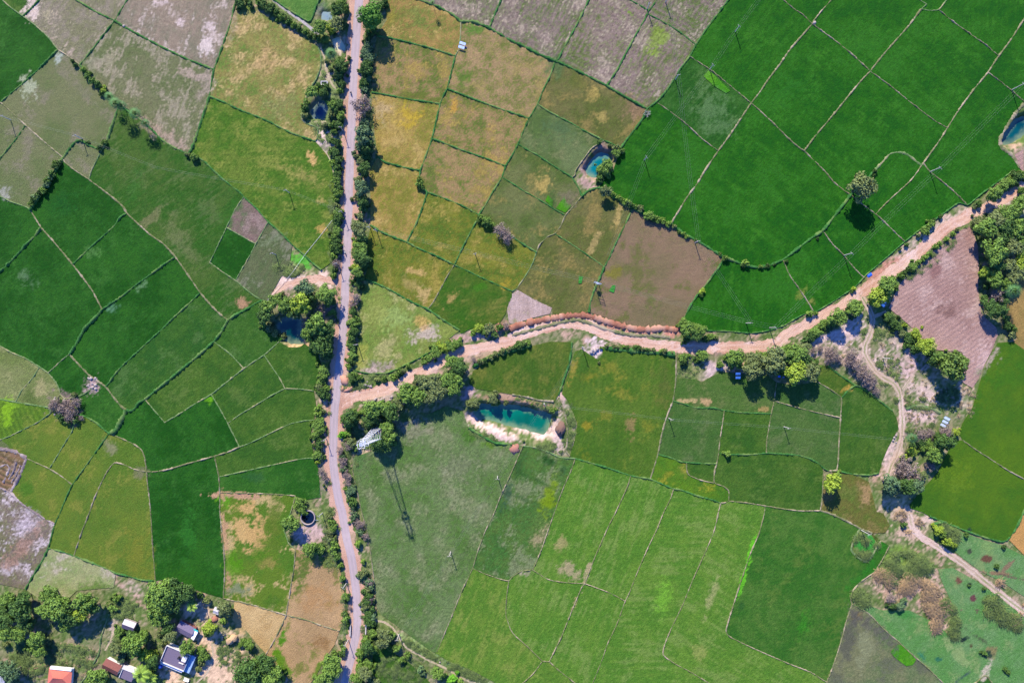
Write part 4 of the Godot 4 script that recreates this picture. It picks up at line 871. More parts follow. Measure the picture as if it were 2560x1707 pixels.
	F("rice_field", "dg2", "438,642 419,654 376,686 338,713 305,740 272,762 255,774 231,727 202,688 181,661 223,620 245,601 281,569 302,541 316,533 343,558 376,588 408,609")
	F("bare_field", "tan", "580,1550 583,1525 586,1502 599,1503 640,1514 670,1524 715,1537 705,1561 686,1599 665,1634 640,1607 610,1569")
	F("rice_field", "dg", "2301,0 2165,-91 2183,-110 2446,-110 2367,0 2348,25 2328,27 2303,23 2318,11")
	F("rice_field", "dg", "2301,0 2318,11 2303,23 2274,63 2233,109 2209,136 2176,178 2143,147 2116,123 2073,90 2031,60 2034,53 2056,25 2079,0 2165,-91")
	F("rice_field", "dg", "2514,321 2497,349 2503,370 2533,389 2549,419 2555,432 2533,427 2492,457 2451,487 2425,510 2418,513 2405,498 2383,476 2356,454 2323,427 2309,408 2320,392 2348,354 2369,320 2397,275 2437,221 2471,181 2506,207 2535,231 2560,253 2538,283")
	F("rice_field", "mg", "534,854 575,884 609,921 566,955 528,986 487,1009 447,1035 411,1056 387,1028 362,998 387,977 425,947 468,911 504,881")
	F("rice_field", "dg2", "65,896 27,881 0,865 -110,799 -110,777 0,678 27,653 54,623 90,585 102,569 131,601 161,637 181,661 202,688 231,727 255,774 237,795 210,822 193,854 180,876 172,885 147,906 120,932 98,917")
	F("fallow_field", "fp", "65,896 98,917 82,944 54,974 38,1005 0,998 -110,979 -110,799 0,865 27,881")
	F("fallow_field", "fp", "98,917 120,932 139,955 148,974 150,987 123,1019 82,1012 38,1005 54,974 82,944")
	F("rice_field", "dg", "1893,669 1920,665 1950,653 1958,649 1974,688 2002,727 2023,759 2032,776 1996,792 1961,814 1920,827 1879,833 1811,827 1770,827 1721,816 1705,803 1716,784 1729,759 1748,732 1770,705 1797,669 1811,644 1838,653 1866,664")
	F("rice_field", "ol2", "1315,688 1332,658 1341,631 1348,612 1370,590 1388,585 1427,609 1471,639 1511,667 1503,688 1487,721 1476,754 1473,781 1422,784 1381,786 1381,770 1334,748 1291,722")
	F("rice_field", "dg2", "120,932 147,906 172,885 196,911 222,938 240,951 245,957 226,974 207,987 188,993 163,997 150,987 148,974 139,955")
	F("rice_field", "lg", "1266,1492 1272,1452 1280,1442 1302,1427 1332,1424 1370,1449 1416,1456 1462,1458 1454,1468 1430,1525 1403,1593 1373,1653 1356,1652 1315,1612 1280,1582 1264,1539")
	F("rice_field", "mg", "640,1171 577,1185 547,1192 542,1170 536,1140 572,1129 598,1117 618,1110 640,1100 686,1077 727,1058 763,1051 784,1050 776,1085 784,1144 749,1147 681,1162")
	F("rice_field", "rd", "2127,1375 2135,1348 2151,1321 2165,1326 2181,1333 2203,1352 2195,1362 2181,1389 2166,1405 2146,1394")
	F("rice_field", "mg3", "2127,1375 2146,1394 2166,1405 2181,1389 2195,1362 2203,1352 2224,1364 2209,1394 2187,1430 2151,1454 2132,1476 2126,1495 2130,1510 2116,1552 2105,1596 2089,1648 2067,1705 2029,1680 1974,1659 1920,1636 1866,1612 1822,1590 1814,1577 1825,1539 1852,1454 1876,1383 1898,1334 1912,1281 1913,1264 1920,1265 1961,1272 2002,1277 2051,1276 2073,1282 2105,1296 2138,1313 2151,1321 2135,1348")
	F("rice_field", "gg2", "1683,1002 1690,949 1702,945 1743,949 1754,955 1784,938 1811,930 1866,936 1920,938 1942,956 1938,982 1936,1002 1928,1034 1920,1034 1852,1031 1811,1026 1784,1019 1743,1020 1708,1009")
	F("rice_field", "gyl", "1683,1002 1672,1028 1664,1050 1653,1091 1645,1136 1637,1162 1626,1197 1607,1194 1577,1189 1525,1171 1471,1155 1438,1146 1424,1140 1433,1113 1441,1085 1443,1058 1433,1031 1419,1001 1405,985 1408,968 1428,908 1438,879 1454,872 1471,884 1495,899 1506,889 1507,866 1552,870 1607,877 1686,885 1691,892 1690,949")
	F("rice_field", "oy", "285,1155 308,1160 335,1173 366,1179 368,1208 373,1246 376,1281 380,1348 384,1403 388,1452 354,1450 313,1438 289,1433 272,1424 231,1407 184,1389 202,1334 223,1281 234,1249 248,1216 267,1178")
	F("rice_field", "oy", "285,1155 267,1178 248,1216 234,1249 223,1281 202,1334 184,1389 153,1378 120,1370 125,1354 136,1309 150,1281 161,1252 180,1211 196,1189 229,1143 253,1110 272,1083 300,1094 335,1110 354,1124 362,1145 366,1179 335,1173 308,1160")
	F("rice_field", "dg", "2660,-110 2670,-110 2670,102 2560,253 2535,231 2506,207 2471,181 2497,140 2527,101 2560,49")
	F("rice_field", "dg", "2660,-110 2560,49 2527,101 2497,140 2465,112 2429,87 2383,54 2348,25 2367,0 2446,-110")
	F("stubble_field", "st", "1622,27 1596,11 1575,0 1493,-44 1523,-110 1716,-110 1642,0 1631,16")
	F("rice_field", "br", "1811,644 1797,669 1770,705 1748,732 1729,759 1716,784 1705,803 1697,816 1629,822 1580,814 1525,797 1473,781 1476,754 1487,721 1503,688 1511,667 1525,642 1541,604 1561,566 1581,522 1607,533 1642,550 1678,560 1705,582 1738,599 1770,618")
	F("rice_field", "dg2", "95,174 54,210 0,256 -110,171 -112,-110 5,0 27,20 57,41 87,63 117,90 144,124")
	F("rice_field", "oy", "128,1032 163,1028 188,1034 182,1075 163,1105 142,1140 123,1171 93,1158 65,1145 49,1135 30,1126 16,1110 0,1099 22,1091 54,1075 90,1058")
	F("rice_field", "lr", "128,1032 90,1058 54,1075 22,1091 0,1099 -110,1026 -110,979 0,998 38,1005 82,1012 123,1019")
	F("rice_field", "lgr", "730,30 686,0 604,-57 617,-110 743,-110 835,-77 797,0 790,14 782,41 773,56")
	F("rice_field", "dg", "2032,776 2023,759 2002,727 1974,688 1958,649 1988,627 2023,599 2058,577 2083,612 2111,639 2135,669 2160,694 2138,718 2083,754 2040,780")
	F("rice_field", "yo", "1100,724 1084,754 1069,772 1043,762 1008,743 967,720 940,708 910,697 923,658 918,618 926,563 953,580 983,593 1017,605 1048,622 1089,639 1136,662 1119,688")
	F("rice_field", "mg", "712,971 700,947 681,919 660,888 697,854 722,868 749,868 760,859 793,881 801,908 793,944 784,977 749,972")
	F("terrace_field", "tr", "-110,1140 -45,1116 0,1122 30,1126 49,1135 65,1145 57,1167 46,1194 25,1230 0,1219 -110,1170")
	F("fallow_field", "fg", "-45,1116 0,1099 16,1110 30,1126 0,1122")
	F("rice_field", "dg", "2220,563 2190,535 2217,506 2247,479 2277,452 2296,427 2304,414 2309,408 2323,427 2356,454 2383,476 2405,498 2418,513 2397,506 2356,536 2301,574 2262,604")
	F("rice_field", "dg", "2220,563 2262,604 2206,653 2165,688 2160,694 2135,669 2111,639 2083,612 2058,577 2083,544 2111,509 2127,487 2165,517 2190,535")
	F("fallow_field", "fg", "222,449 188,427 161,406 157,394 172,373 188,354 202,351 226,365 253,376 240,403 227,427")
	F("rice_field", "ol2", "1612,289 1593,316 1569,346 1552,370 1511,351 1482,338 1454,323 1433,310 1403,295 1370,278 1344,260 1359,223 1375,191 1389,153 1411,161 1443,177 1482,196 1517,214 1552,236 1588,256 1618,272")
	F("rice_field", "mg", "1716,1156 1748,1158 1792,1159 1787,1175 1784,1207 1751,1200 1718,1186")
	F("fallow_field", "gy", "656,751 640,743 610,720 588,701 621,645 639,610 670,555 700,580 730,612 724,656 705,688 667,752")
	F("rice_field", "dg", "2328,27 2348,25 2383,54 2429,87 2465,112 2497,140 2471,181 2437,221 2397,275 2369,320 2337,302 2301,275 2260,242 2220,210 2176,178 2209,136 2233,109 2274,63 2303,23")
	F("rice_field", "ol2", "1511,667 1471,639 1427,609 1388,585 1403,563 1413,538 1433,517 1454,491 1471,476 1498,468 1525,487 1552,501 1581,522 1561,566 1541,604 1525,642")
	F("rice_field", "go", "2094,985 2073,971 2045,955 2040,930 2051,914 2070,914 2097,936 2127,955 2138,963 2119,977 2105,994")
	F("rice_field", "mg", "2105,994 2119,977 2138,963 2151,966 2179,985 2206,1007 2233,1028 2244,1050 2247,1069 2239,1085 2220,1121 2206,1154 2198,1182 2173,1188 2132,1185 2092,1177 2096,1154 2098,1099 2102,1044")
	F("rice_field", "ol", "1454,491 1433,517 1413,538 1389,525 1362,507 1334,491 1307,476 1280,458 1255,443 1264,415 1280,389 1295,360 1315,373 1343,387 1370,406 1397,423 1403,427 1430,443 1449,473")
	F("bare_field", "tn2", "2522,1348 2541,1321 2560,1280 2591,1214 2670,1256 2670,1496 2560,1386")
	F("rice_field", "lg", "1332,1424 1354,1373 1370,1326 1386,1281 1397,1249 1411,1213 1427,1178 1438,1146 1471,1155 1525,1171 1577,1189 1569,1216 1555,1246 1539,1281 1525,1307 1503,1356 1484,1400 1462,1458 1416,1456 1370,1449")
	F("rice_field", "gry2", "1332,1424 1302,1427 1280,1442 1272,1452 1250,1447 1212,1434 1182,1420 1193,1381 1212,1329 1236,1281 1250,1243 1280,1178 1296,1140 1307,1115 1334,1117 1370,1129 1400,1144 1438,1146 1427,1178 1411,1213 1397,1249 1386,1281 1370,1326 1354,1373")
	F("rice_field", "oy", "215,1042 240,1056 261,1075 272,1083 253,1110 229,1143 196,1189 180,1211 153,1190 123,1171 142,1140 163,1105 182,1075 188,1034")
	F("rice_field", "lg", "1577,1189 1607,1194 1626,1197 1684,1222 1678,1243 1661,1276 1642,1324 1623,1362 1599,1416 1571,1487 1563,1502 1531,1484 1498,1471 1462,1458 1484,1400 1503,1356 1525,1307 1539,1281 1555,1246 1569,1216")
	F("rice_field", "dg2", "27,653 0,678 -110,777 -110,527 -57,463 0,491 27,505 67,518 75,525 90,550 102,569 90,585 54,623")
	F("stubble_field", "st", "1223,69 1182,53 1152,54 1130,35 1089,14 1051,0 958,-33 949,-110 1303,-110 1253,0 1239,30 1226,63")
	F("bare_field", "bt", "705,1561 715,1537 763,1548 803,1563 848,1577 836,1612 814,1642 793,1683 776,1707 756,1737 730,1707 694,1667 665,1634 686,1599")
	F("rice_field", "dg3", "2439,1707 2465,1686 2481,1707 2566,1817 2470,1817 2395,1743")
	F("rice_field", "oy", "123,1171 153,1190 180,1211 161,1252 150,1281 136,1309 112,1298 87,1281 54,1260 25,1230 46,1194 57,1167 65,1145 93,1158")
	F("fallow_field", "wp", "169,1498 95,1495 63,1473 84,1435 106,1400 120,1370 153,1378 184,1389 231,1407 272,1424 289,1433 283,1468 191,1476")
	F("fallow_field", "ws", "25,1230 54,1260 87,1281 112,1298 136,1309 125,1354 120,1370 106,1400 84,1435 63,1473 27,1465 0,1460 -110,1438 -110,1170 0,1219")
	F("rice_field", "tb", "2560,683 2670,495 2670,950 2560,873 2533,854 2546,846 2525,816 2514,762")
	F("bare_field", "bt", "735,1416 738,1373 790,1386 836,1389 852,1433 863,1498 861,1552 848,1577 803,1563 763,1548 715,1537 724,1484")
	F("fallow_field", "pg", "609,492 640,520 670,555 639,610 599,588 566,569 586,525")
	F("rice_field", "gb", "2395,1743 2305,1817 2242,1817 2067,1705 2089,1648 2105,1596 2116,1552 2130,1510 2171,1531 2206,1569 2247,1604 2282,1637 2323,1672 2358,1707")
	F("rice_field", "dg2", "621,645 588,701 556,680 524,656 545,612 566,569 599,588 639,610")
	F("seedling_field", "lime", "1770,177 1759,191 1784,215 1815,234 1826,227 1797,199 1778,181", 0.3)
	F("seedling_field", "lime", "1370,488 1363,502 1381,517 1383,501", 0.3)
	F("seedling_field", "lime", "1411,490 1390,521 1413,532 1429,514 1416,505", 0.3)
	F("seedling_field", "lime", "2241,1610 2226,1629 2236,1642 2266,1664 2282,1661 2290,1648 2269,1626 2252,1611", 0.34)
	F("seedling_field", "bed", "1447,691 1457,691 1454,708 1446,709", 0.3)
	F("seedling_field", "bed", "1531,713 1539,713 1535,732 1522,727", 0.3)
	F("ploughed_field", "pl", "2424,566 2437,590 2446,618 2448,672 2446,727 2454,781 2465,795 2492,819 2495,838 2478,881 2462,911 2446,949 2432,970 2397,949 2418,908 2405,879 2356,876 2331,873 2301,854 2299,835 2266,806 2236,781 2222,770 2247,713 2274,680 2307,658 2328,631 2369,604 2394,580", 0.05)
	F("ploughed_field", "pl", "2533,389 2549,419 2560,432 2560,373", 0.05)
	F("bare_ground", "bare", "1280,735 1294,725 1334,746 1381,767 1375,784 1329,795 1280,811 1272,806 1266,754", 0.05)
	F("pasture", "pv", "2130,1510 2173,1514 2206,1525 2274,1525 2328,1552 2383,1593 2388,1525 2356,1454 2345,1422 2383,1419 2437,1449 2492,1487 2560,1541 2595,1566 2595,1743 2345,1743 2282,1637 2206,1569 2171,1531", 0.03)
	F("pasture", "pv", "2328,1313 2361,1310 2410,1332 2465,1351 2506,1362 2560,1389 2595,1394 2595,1511 2560,1490 2506,1454 2451,1427 2410,1397 2383,1373 2383,1345 2356,1329", 0.03)
	F("garden_field", "mg", "934,1620 967,1620 999,1642 1043,1672 1076,1707 1076,1727 929,1727 929,1661", 0.03)
	F("marsh", "bed", "2146,1332 2179,1337 2195,1362 2171,1397 2138,1381 2135,1354", 0.05)

# ------------------------------------------------------------------ banks between the fields
func walk(p: PackedVector2Array, step: float) -> PackedVector2Array:
	var r := PackedVector2Array([p[0]])
	for i in p.size() - 1:
		var d := p[i].distance_to(p[i + 1]); var n := maxi(1, int(round(d / step)))
		for k in range(1, n + 1): r.append(p[i].lerp(p[i + 1], float(k) / n))
	return r

func soften(p: PackedVector2Array) -> PackedVector2Array:
	if p.size() < 3: return p
	var r := PackedVector2Array([p[0]])
	for i in range(1, p.size() - 1):
		var a := p[i].lerp(p[i - 1], minf(0.25, 2.5 / maxf(0.1, p[i].distance_to(p[i - 1])))); var b := p[i].lerp(p[i + 1], minf(0.25, 2.5 / maxf(0.1, p[i].distance_to(p[i + 1]))))
		r.append(a); r.append((a + b + p[i] * 2.0) * 0.25); r.append(b)
	r.append(p[-1]); return r

const BANK := {"g": [0.85, 1.0], "p": [0.44, 1.0], "t": [0.40, 1.0], "r": [0.6, 1.0], "o": [1.0, 1.0]}

func L(k: String, w: float, s: String, called := "field_bank"):
	var line := walk(soften(pts(s)), 0.7)
	var n := line.size()
	if n < 2: return
	var high: float = BANK[k][0]
	if k == "g": high = clampf(w * 0.55, 0.45, 1.1)
	var cols: Array = {
		"g": [lin(84, 142, 70), lin(44, 98, 44), lin(124, 150, 84)], "p": [lin(158, 150, 118), lin(104, 118, 66), lin(196, 178, 154)],
		"t": [lin(136, 160, 104), lin(92, 128, 74), lin(178, 168, 128)], "r": [lin(178, 162, 160), lin(120, 108, 106), lin(206, 190, 186)],
		"o": [lin(190, 132, 106), lin(156, 104, 84), lin(212, 168, 144)]}[k]
	var off := [-0.5, -0.36, -0.13, 0.13, 0.36, 0.5]; var hh := [-0.05, 0.62, 1.0, 0.95, 0.6, -0.05]
	var V := PackedVector3Array(); var N := PackedVector3Array(); var C := PackedColorArray(); var I := PackedInt32Array()
	for i in n:
		var d := (line[mini(i + 1, n - 1)] - line[maxi(i - 1, 0)]).normalized(); var side := Vector2(-d.y, d.x)
		var p0 := line[i]
		var wild := 1.0; var fq := 2.2 if k == "o" else 1.0
		var j := nc.get_noise_2d(p0.x * 1.3 * fq, p0.y * 1.3 * fq); var j2 := nb.get_noise_2d(p0.x * 1.7 * fq, p0.y * 1.7 * fq)
		var ww := maxf(w * 0.35, w * (1.0 + wild * (0.8 * j2 + 0.45 * j))); var hm := maxf(0.12, high * (1.0 + 1.0 * j2 + 0.6 * j))
		for q in 6:
			var o: float = off[q] * ww + 0.22 * wild * nc.get_noise_2d(p0.x * 2.0 + q * 31.0, p0.y * 2.0)
			var p := p0 + side * o
			var y: float = hh[q] * hm + (0.0 if q == 0 or q == 5 else 0.14 * hm * nc.get_noise_2d(p.x * 3.0 + 40.0, p.y * 3.0))
			V.append(Vector3(p.x, 0.08 + y, p.y))
			var slope: float = [-0.9, -0.75, -0.25, 0.25, 0.75, 0.9][q] * hm / maxf(0.3, w * 0.5)
			N.append(Vector3(side.x * slope, 1.0, side.y * slope).normalized())
			var t := clampf(0.5 + 0.9 * nc.get_noise_2d(p.x * 2.1, p.y * 2.1) + 0.5 * nb.get_noise_2d(p.x, p.y) + (0.25 if q == 1 or q == 4 else 0.0), 0.0, 1.0)
			var c: Color = cols[0].lerp(cols[1], t)
			c = c.lerp(cols[2], clampf((na.get_noise_2d(p0.x * 3.0, p0.y * 3.0) - 0.05) * 2.0 + j * 0.5, 0.0, 0.7))
			C.append(c)
		if i > 0:
			for q in 5:
				var a := (i - 1) * 6 + q; var b := i * 6 + q
				I.append_array(PackedInt32Array([a, b, a + 1, b, b + 1, a + 1]))
	struct(called, arrays(V, N, C, I), mats.bank)

func build_banks():
	L("t", 0.66, "-112,-110 5,0 27,20 57,41 87,63 117,90 144,124")
	L("g", 0.96, "208,-110 134,-36 98,0 82,16 57,41")
	L("g", 1.02, "144,124 95,174 54,210 0,256 -110,349")
	L("g", 0.96, "15,-110 134,-36 191,0 234,27 286,52")
	L("g", 0.96, "384,-110 380,-102 317,0 302,25 286,52")
	L("g", 0.96, "286,52 261,84 231,123 199,162")
	L("p", 0.64, "144,124 163,136 199,162")
	L("g", 1.15, "286,52 310,67 354,91 403,117 463,146 534,174")
	L("g", 0.96, "617,-110 604,-57 590,0 575,60 550,133 534,174 523,241")
	L("g", 1.41, "523,241 501,308 479,373 470,385")
	L("g", 1.02, "523,241 561,256 599,275 640,290 681,308 722,330 757,343 787,353")
	L("g", 0.96, "199,162 226,196 261,226 297,261 327,283 354,302 376,321 403,349 436,370 470,385 507,400 534,427 561,452 602,483 609,492 640,520 670,555 700,580 730,612 760,637 779,656 803,675")
	L("g", 1.28, "297,261 278,319 267,351 253,376")
	L("g", 1.28, "253,376 226,365 202,351 188,354 172,373 157,394")
	L("p", 0.64, "-110,171 0,256 19,272 63,313 109,354 157,394")
	L("g", 0.90, "63,313 41,346 0,395 -57,463 -110,527")
	L("t", 0.66, "253,376 240,403 227,427 222,449")
	L("p", 0.64, "157,394 161,406 188,427 222,449")
	L("g", 1.66, "157,394 144,417 120,457 95,492 75,525")
	L("t", 0.66, "-110,436 -57,463 0,491 27,505 67,518 75,525")
	L("p", 0.83, "75,525 90,550 102,569 131,601 161,637 181,661 202,688 231,727 255,774")
	L("g", 1.28, "102,569 90,585 54,623 27,653 0,678 -110,777")
	L("p", 0.90, "222,449 253,472 283,495 308,517 316,533 343,558 376,588 408,609 438,642 463,678 500,732 526,762 550,786 569,800")
	L("g", 0.96, "316,533 302,541 281,569 245,601 223,620 181,661")
	L("g", 1.02, "438,642 419,654 376,686 338,713 305,740 272,762 255,774")
	L("g", 1.66, "255,774 237,795 210,822 193,854 180,876 172,885")
	L("g", 0.96, "500,732 463,767 430,797 400,827 370,854 338,884 305,914 286,936 276,952 264,966")
	L("g", 1.41, "569,800 594,784 621,770 640,757 656,751")
	L("g", 1.41, "569,800 553,830 534,854 504,881 468,911 425,947 387,977 362,998 346,1007 335,1023 323,1028 315,1024")
	L("t", 0.66, "609,492 586,525 566,569 545,612 524,656")
	L("t", 0.66, "566,569 599,588 639,610")
	L("t", 0.66, "639,610 621,645 588,701")
	L("t", 0.66, "639,610 670,555")
	L("t", 0.66, "524,656 556,680 588,701 610,720 640,743 656,751 667,752")
	L("t", 0.66, "-110,799 0,865 27,881 65,896 98,917 120,932 139,955 148,974 150,987 163,997 188,993")
	L("t", 0.66, "172,885 147,906 120,932")
	L("p", 1.09, "172,885 196,911 222,938 240,951 264,966 281,990 302,1016 315,1024")
	L("g", 2.30, "315,1024 302,1050 289,1077 272,1083")
	L("t", 0.66, "362,998 387,1028 411,1056")
	L("t", 0.79, "411,1056 447,1035 487,1009 528,986 566,955 609,921 640,900 660,888 697,854")
	L("t", 0.66, "534,854 575,884 609,921")
	L("t", 0.66, "528,986 550,1023 569,1058 588,1096 598,1117")
	L("t", 0.66, "569,1058 602,1034 640,1012 675,990 712,971")
	L("t", 0.66, "598,1117 618,1110 640,1100 686,1077 727,1058 763,1051 784,1050")
	L("p", 0.77, "598,1117 572,1129 536,1140 504,1149 463,1160 422,1173 387,1179 366,1179")
	L("p", 0.64, "272,1083 300,1094 335,1110 354,1124 362,1145 366,1179 368,1208 373,1246 376,1281 380,1348 384,1403 388,1452")
	L("p", 0.64, "536,1140 542,1170 547,1192 549,1231 549,1281 556,1343 561,1394 561,1449 558,1495")
	L("t", 0.66, "547,1192 577,1185 640,1171 681,1162 749,1147 784,1144")
	L("p", 0.51, "549,1231 640,1233 694,1235 738,1239")
	L("g", 1.02, "163,997 158,1017 188,1034 215,1042 240,1056 261,1075 272,1083")
	L("t", 0.66, "188,993 207,987 226,974 245,957 240,951")
	L("g", 0.77, "272,1083 253,1110 229,1143 196,1189 180,1211 161,1252 150,1281 136,1309 125,1354 120,1370")
	L("t", 0.66, "188,1034 182,1075 163,1105 142,1140 123,1171")
	L("p", 0.58, "65,1145 93,1158 123,1171 153,1190 180,1211")
	L("p", 0.70, "366,1179 335,1173 308,1160 285,1155 267,1178 248,1216 234,1249 223,1281 202,1334 184,1389")
	L("t", 0.79, "-110,979 0,998 38,1005 82,1012 123,1019")
	L("t", 0.66, "98,917 82,944 54,974 38,1005")
	L("t", 0.66, "123,1019 128,1032 90,1058 54,1075 22,1091 0,1099 -45,1116 -110,1140")
	L("r", 2.00, "-110,1107 -45,1116 0,1122 30,1126 49,1135 65,1145")
	L("r", 1.60, "65,1145 57,1167 46,1194 25,1230")
	L("r", 1.20, "-110,1170 0,1219 25,1230 54,1260 87,1281 112,1298 136,1309")
	L("g", 0.90, "120,1370 153,1378 184,1389 231,1407 272,1424 289,1433 313,1438 354,1450 388,1452")
	L("g", 1.15, "120,1370 106,1400 84,1435 63,1473")
	L("p", 0.77, "558,1495 586,1502 599,1503 640,1514 670,1524 715,1537")
	L("g", 1.02, "526,-110 604,-57 686,0 730,30 773,56 782,41 790,14 797,0 835,-77 852,-110")
	L("t", 0.79, "795,117 803,142 801,169 790,199 771,226 757,267 752,294 763,308 795,319 793,346 787,353")
	L("g", 1.02, "942,90 972,94 1021,106 1076,120 1138,140")
	L("g", 1.15, "743,-110 835,-77 958,-33 1051,0 1089,14 1130,35 1152,54")
	L("t", 0.66, "1152,54 1151,93 1147,123 1138,140")
	L("g", 1.41, "1152,54 1182,53 1223,69 1280,103 1307,114 1348,136 1389,153")
	L("g", 0.96, "1303,-110 1253,0 1239,30 1226,63 1223,69")
	L("g", 0.90, "1138,140 1130,174 1118,222 1108,240 1100,260")
	L("g", 1.02, "929,231 967,237 1021,248 1076,256 1100,260")
	L("g", 1.02, "1118,222 1136,229 1185,248 1226,263 1280,282 1322,296")
	L("g", 0.96, "1100,260 1092,294 1080,347 1076,359 1062,395 1051,426")
	L("g", 1.02, "1080,347 1103,355 1157,376 1212,395 1264,415")
	L("g", 0.90, "1264,415 1280,389 1295,360")
	L("g", 1.02, "945,392 961,406 994,414 1029,423 1051,426")
	L("g", 1.15, "926,563 953,580 983,593 1017,605 1048,622 1089,639 1136,662")
	L("g", 0.96, "1051,426 1047,449 1057,471 1068,481")
	L("g", 0.90, "1068,481 1087,487 1130,503 1163,518 1197,537")
	L("g", 1.02, "1068,481 1057,517 1040,560 1029,582 1017,605")
	L("g", 0.90, "1264,415 1255,443")
	L("g", 0.90, "1255,443 1234,476 1215,509 1197,537 1197,544 1187,560 1171,590 1157,618 1144,645 1136,662")
	L("g", 0.77, "1255,443 1280,458 1307,476 1334,491 1362,507 1389,525 1413,538")
	L("p", 0.77, "1136,662 1119,688 1100,724 1084,754 1069,772")
	L("g", 0.83, "1136,662 1171,678 1206,695 1239,710 1280,728")
	L("g", 1.09, "910,697 940,708 967,720 1008,743 1043,762 1069,772 1108,800 1149,826")
	L("g", 0.64, "1108,857 1076,879 1048,895 1021,908 994,922 967,933 926,934 901,930 885,925")
	L("g", 1.02, "1197,544 1226,563 1261,582 1280,592 1302,607 1324,620 1341,631")
	L("g", 0.96, "1523,-110 1493,-44 1472,0 1454,38 1433,79 1411,117 1397,147 1389,153")
	L("g", 1.28, "1389,153 1411,161 1443,177 1482,196 1517,214 1552,236 1588,256 1618,272")
	L("g", 1.02, "1618,35 1611,50 1588,90 1566,131 1544,174 1517,214")
	L("g", 0.83, "1369,-110 1493,-44 1575,0 1596,11 1622,27")
	L("g", 0.83, "1716,-110 1642,0 1631,16 1622,27 1618,35")
	L("g", 0.77, "1618,35 1642,46 1675,64 1705,84 1740,112")
	L("g", 0.90, "1903,-110 1874,-72 1821,0 1792,38 1765,74 1740,112 1725,141 1699,174 1675,215 1656,240 1641,255 1618,272")
	L("g", 1.15, "1618,272 1612,289 1593,316 1569,346 1552,370")
	L("g", 0.83, "1389,153 1375,191 1359,223 1344,260 1332,281 1322,296 1310,324 1295,360")
	L("g", 0.83, "1344,260 1370,278 1403,295 1433,310 1454,323 1482,338 1511,351 1552,370")
	L("g", 0.83, "1295,360 1315,373 1343,387 1370,406 1397,423 1403,427 1430,443 1449,473 1454,491")
	L("p", 0.64, "1511,351 1479,370 1457,400 1438,427 1438,438 1430,443")
	L("p", 0.58, "1725,141 1757,162 1776,174 1811,202 1846,231 1878,258")
	L("p", 0.90, "1878,258 1901,229 1920,200 1950,161 1974,125 2002,93 2031,60")
	L("p", 0.70, "1878,258 1898,275 1920,295 1947,321 1974,349 1999,370 2011,377 2029,395 2062,427 2083,454 2116,480 2127,487")
	L("p", 0.90, "1878,258 1852,297 1825,338 1796,377 1778,403 1762,427 1743,460 1716,495 1697,528 1686,544 1678,560")
	L("p", 0.51, "1641,255 1675,278 1716,310 1757,349 1796,377")
	L("p", 0.58, "1829,-110 1874,-72 1959,0 1985,22 2010,38 2031,60")
	L("p", 0.70, "2183,-110 2165,-91 2079,0 2056,25 2034,53 2031,60")
	L("p", 0.64, "2031,60")
	L("p", 0.64, "2031,60 2073,90 2116,123 2143,147 2176,178")
	L("p", 0.96, "2303,23 2274,63 2233,109 2209,136 2176,178")
	L("p", 0.83, "2176,178 2151,204 2111,253 2073,300 2040,338 2011,377")
	L("p", 0.58, "2176,178 2220,210 2260,242 2301,275 2337,302 2369,320")
	L("p", 0.83, "2369,320 2397,275 2437,221 2471,181 2497,140 2527,101 2560,49 2660,-110 2670,-125")
	L("p", 0.77, "2369,320 2348,354 2320,392 2309,408")
	L("t", 0.66, "2136,-110 2165,-91 2301,0 2318,11 2303,23")
	L("t", 0.66, "2303,23 2328,27 2348,25 2367,0 2446,-110")
	L("p", 0.51, "2348,25 2383,54 2429,87 2465,112 2497,140")
	L("p", 0.51, "2471,181 2506,207 2535,231 2560,253 2670,351")
	L("t", 1.19, "2188,425 2206,406 2225,384 2247,380 2266,384 2285,398 2304,414 2309,408")
	L("p", 0.64, "2309,408 2323,427 2356,454 2383,476 2405,498 2418,513")
	L("p", 0.58, "2304,414 2296,427 2277,452 2247,479 2217,506 2190,535")
	L("g", 1.41, "1454,491 1471,476 1498,468 1525,487 1552,501 1581,522 1607,533 1642,550 1678,560 1705,582 1738,599 1770,618 1811,644")
	L("g", 0.90, "1581,522 1561,566 1541,604 1525,642 1511,667")
	L("g", 1.15, "1511,667 1503,688 1487,721 1476,754 1473,781")
	L("g", 0.77, "1388,585 1427,609 1471,639 1511,667")
	L("p", 0.70, "1454,491 1433,517 1413,538 1403,563 1388,585 1370,590 1348,612 1341,631")
	L("t", 0.66, "1341,631 1332,658 1315,688 1291,722 1280,728")
	L("g", 0.96, "1811,644 1797,669 1770,705 1748,732 1729,759 1716,784 1705,803 1697,816")
	L("g", 1.41, "1811,644 1838,653 1866,664 1893,669 1920,665 1950,653 1958,649 1988,627 2023,599 2058,577 2083,544 2111,509 2127,487")
	L("g", 0.90, "2127,487 2157,462 2181,432 2188,425")
	L("g", 0.77, "1705,803 1721,816 1770,827 1811,827 1879,833 1920,827 1961,814 1996,792 2032,776")
	L("p", 0.58, "2127,487 2165,517 2190,535 2220,563 2262,604")
	L("p", 0.58, "2058,577 2083,612 2111,639 2135,669 2160,694")
	L("p", 0.58, "1958,649 1974,688 2002,727 2023,759 2032,776")
	L("g", 0.77, "2533,427 2492,457 2451,487 2425,510 2418,513")
	L("g", 0.77, "2418,513 2397,506 2356,536 2301,574 2262,604 2206,653 2165,688 2160,694")
	L("g", 0.77, "2032,776 2040,780 2083,754 2138,718 2160,694")
	L("g", 1.15, "1430,855 1428,879 1422,914 1411,944 1397,987")
	L("p", 0.83, "1691,892 1690,949 1683,1002 1672,1028 1664,1050 1653,1091 1645,1136 1637,1162 1626,1197")
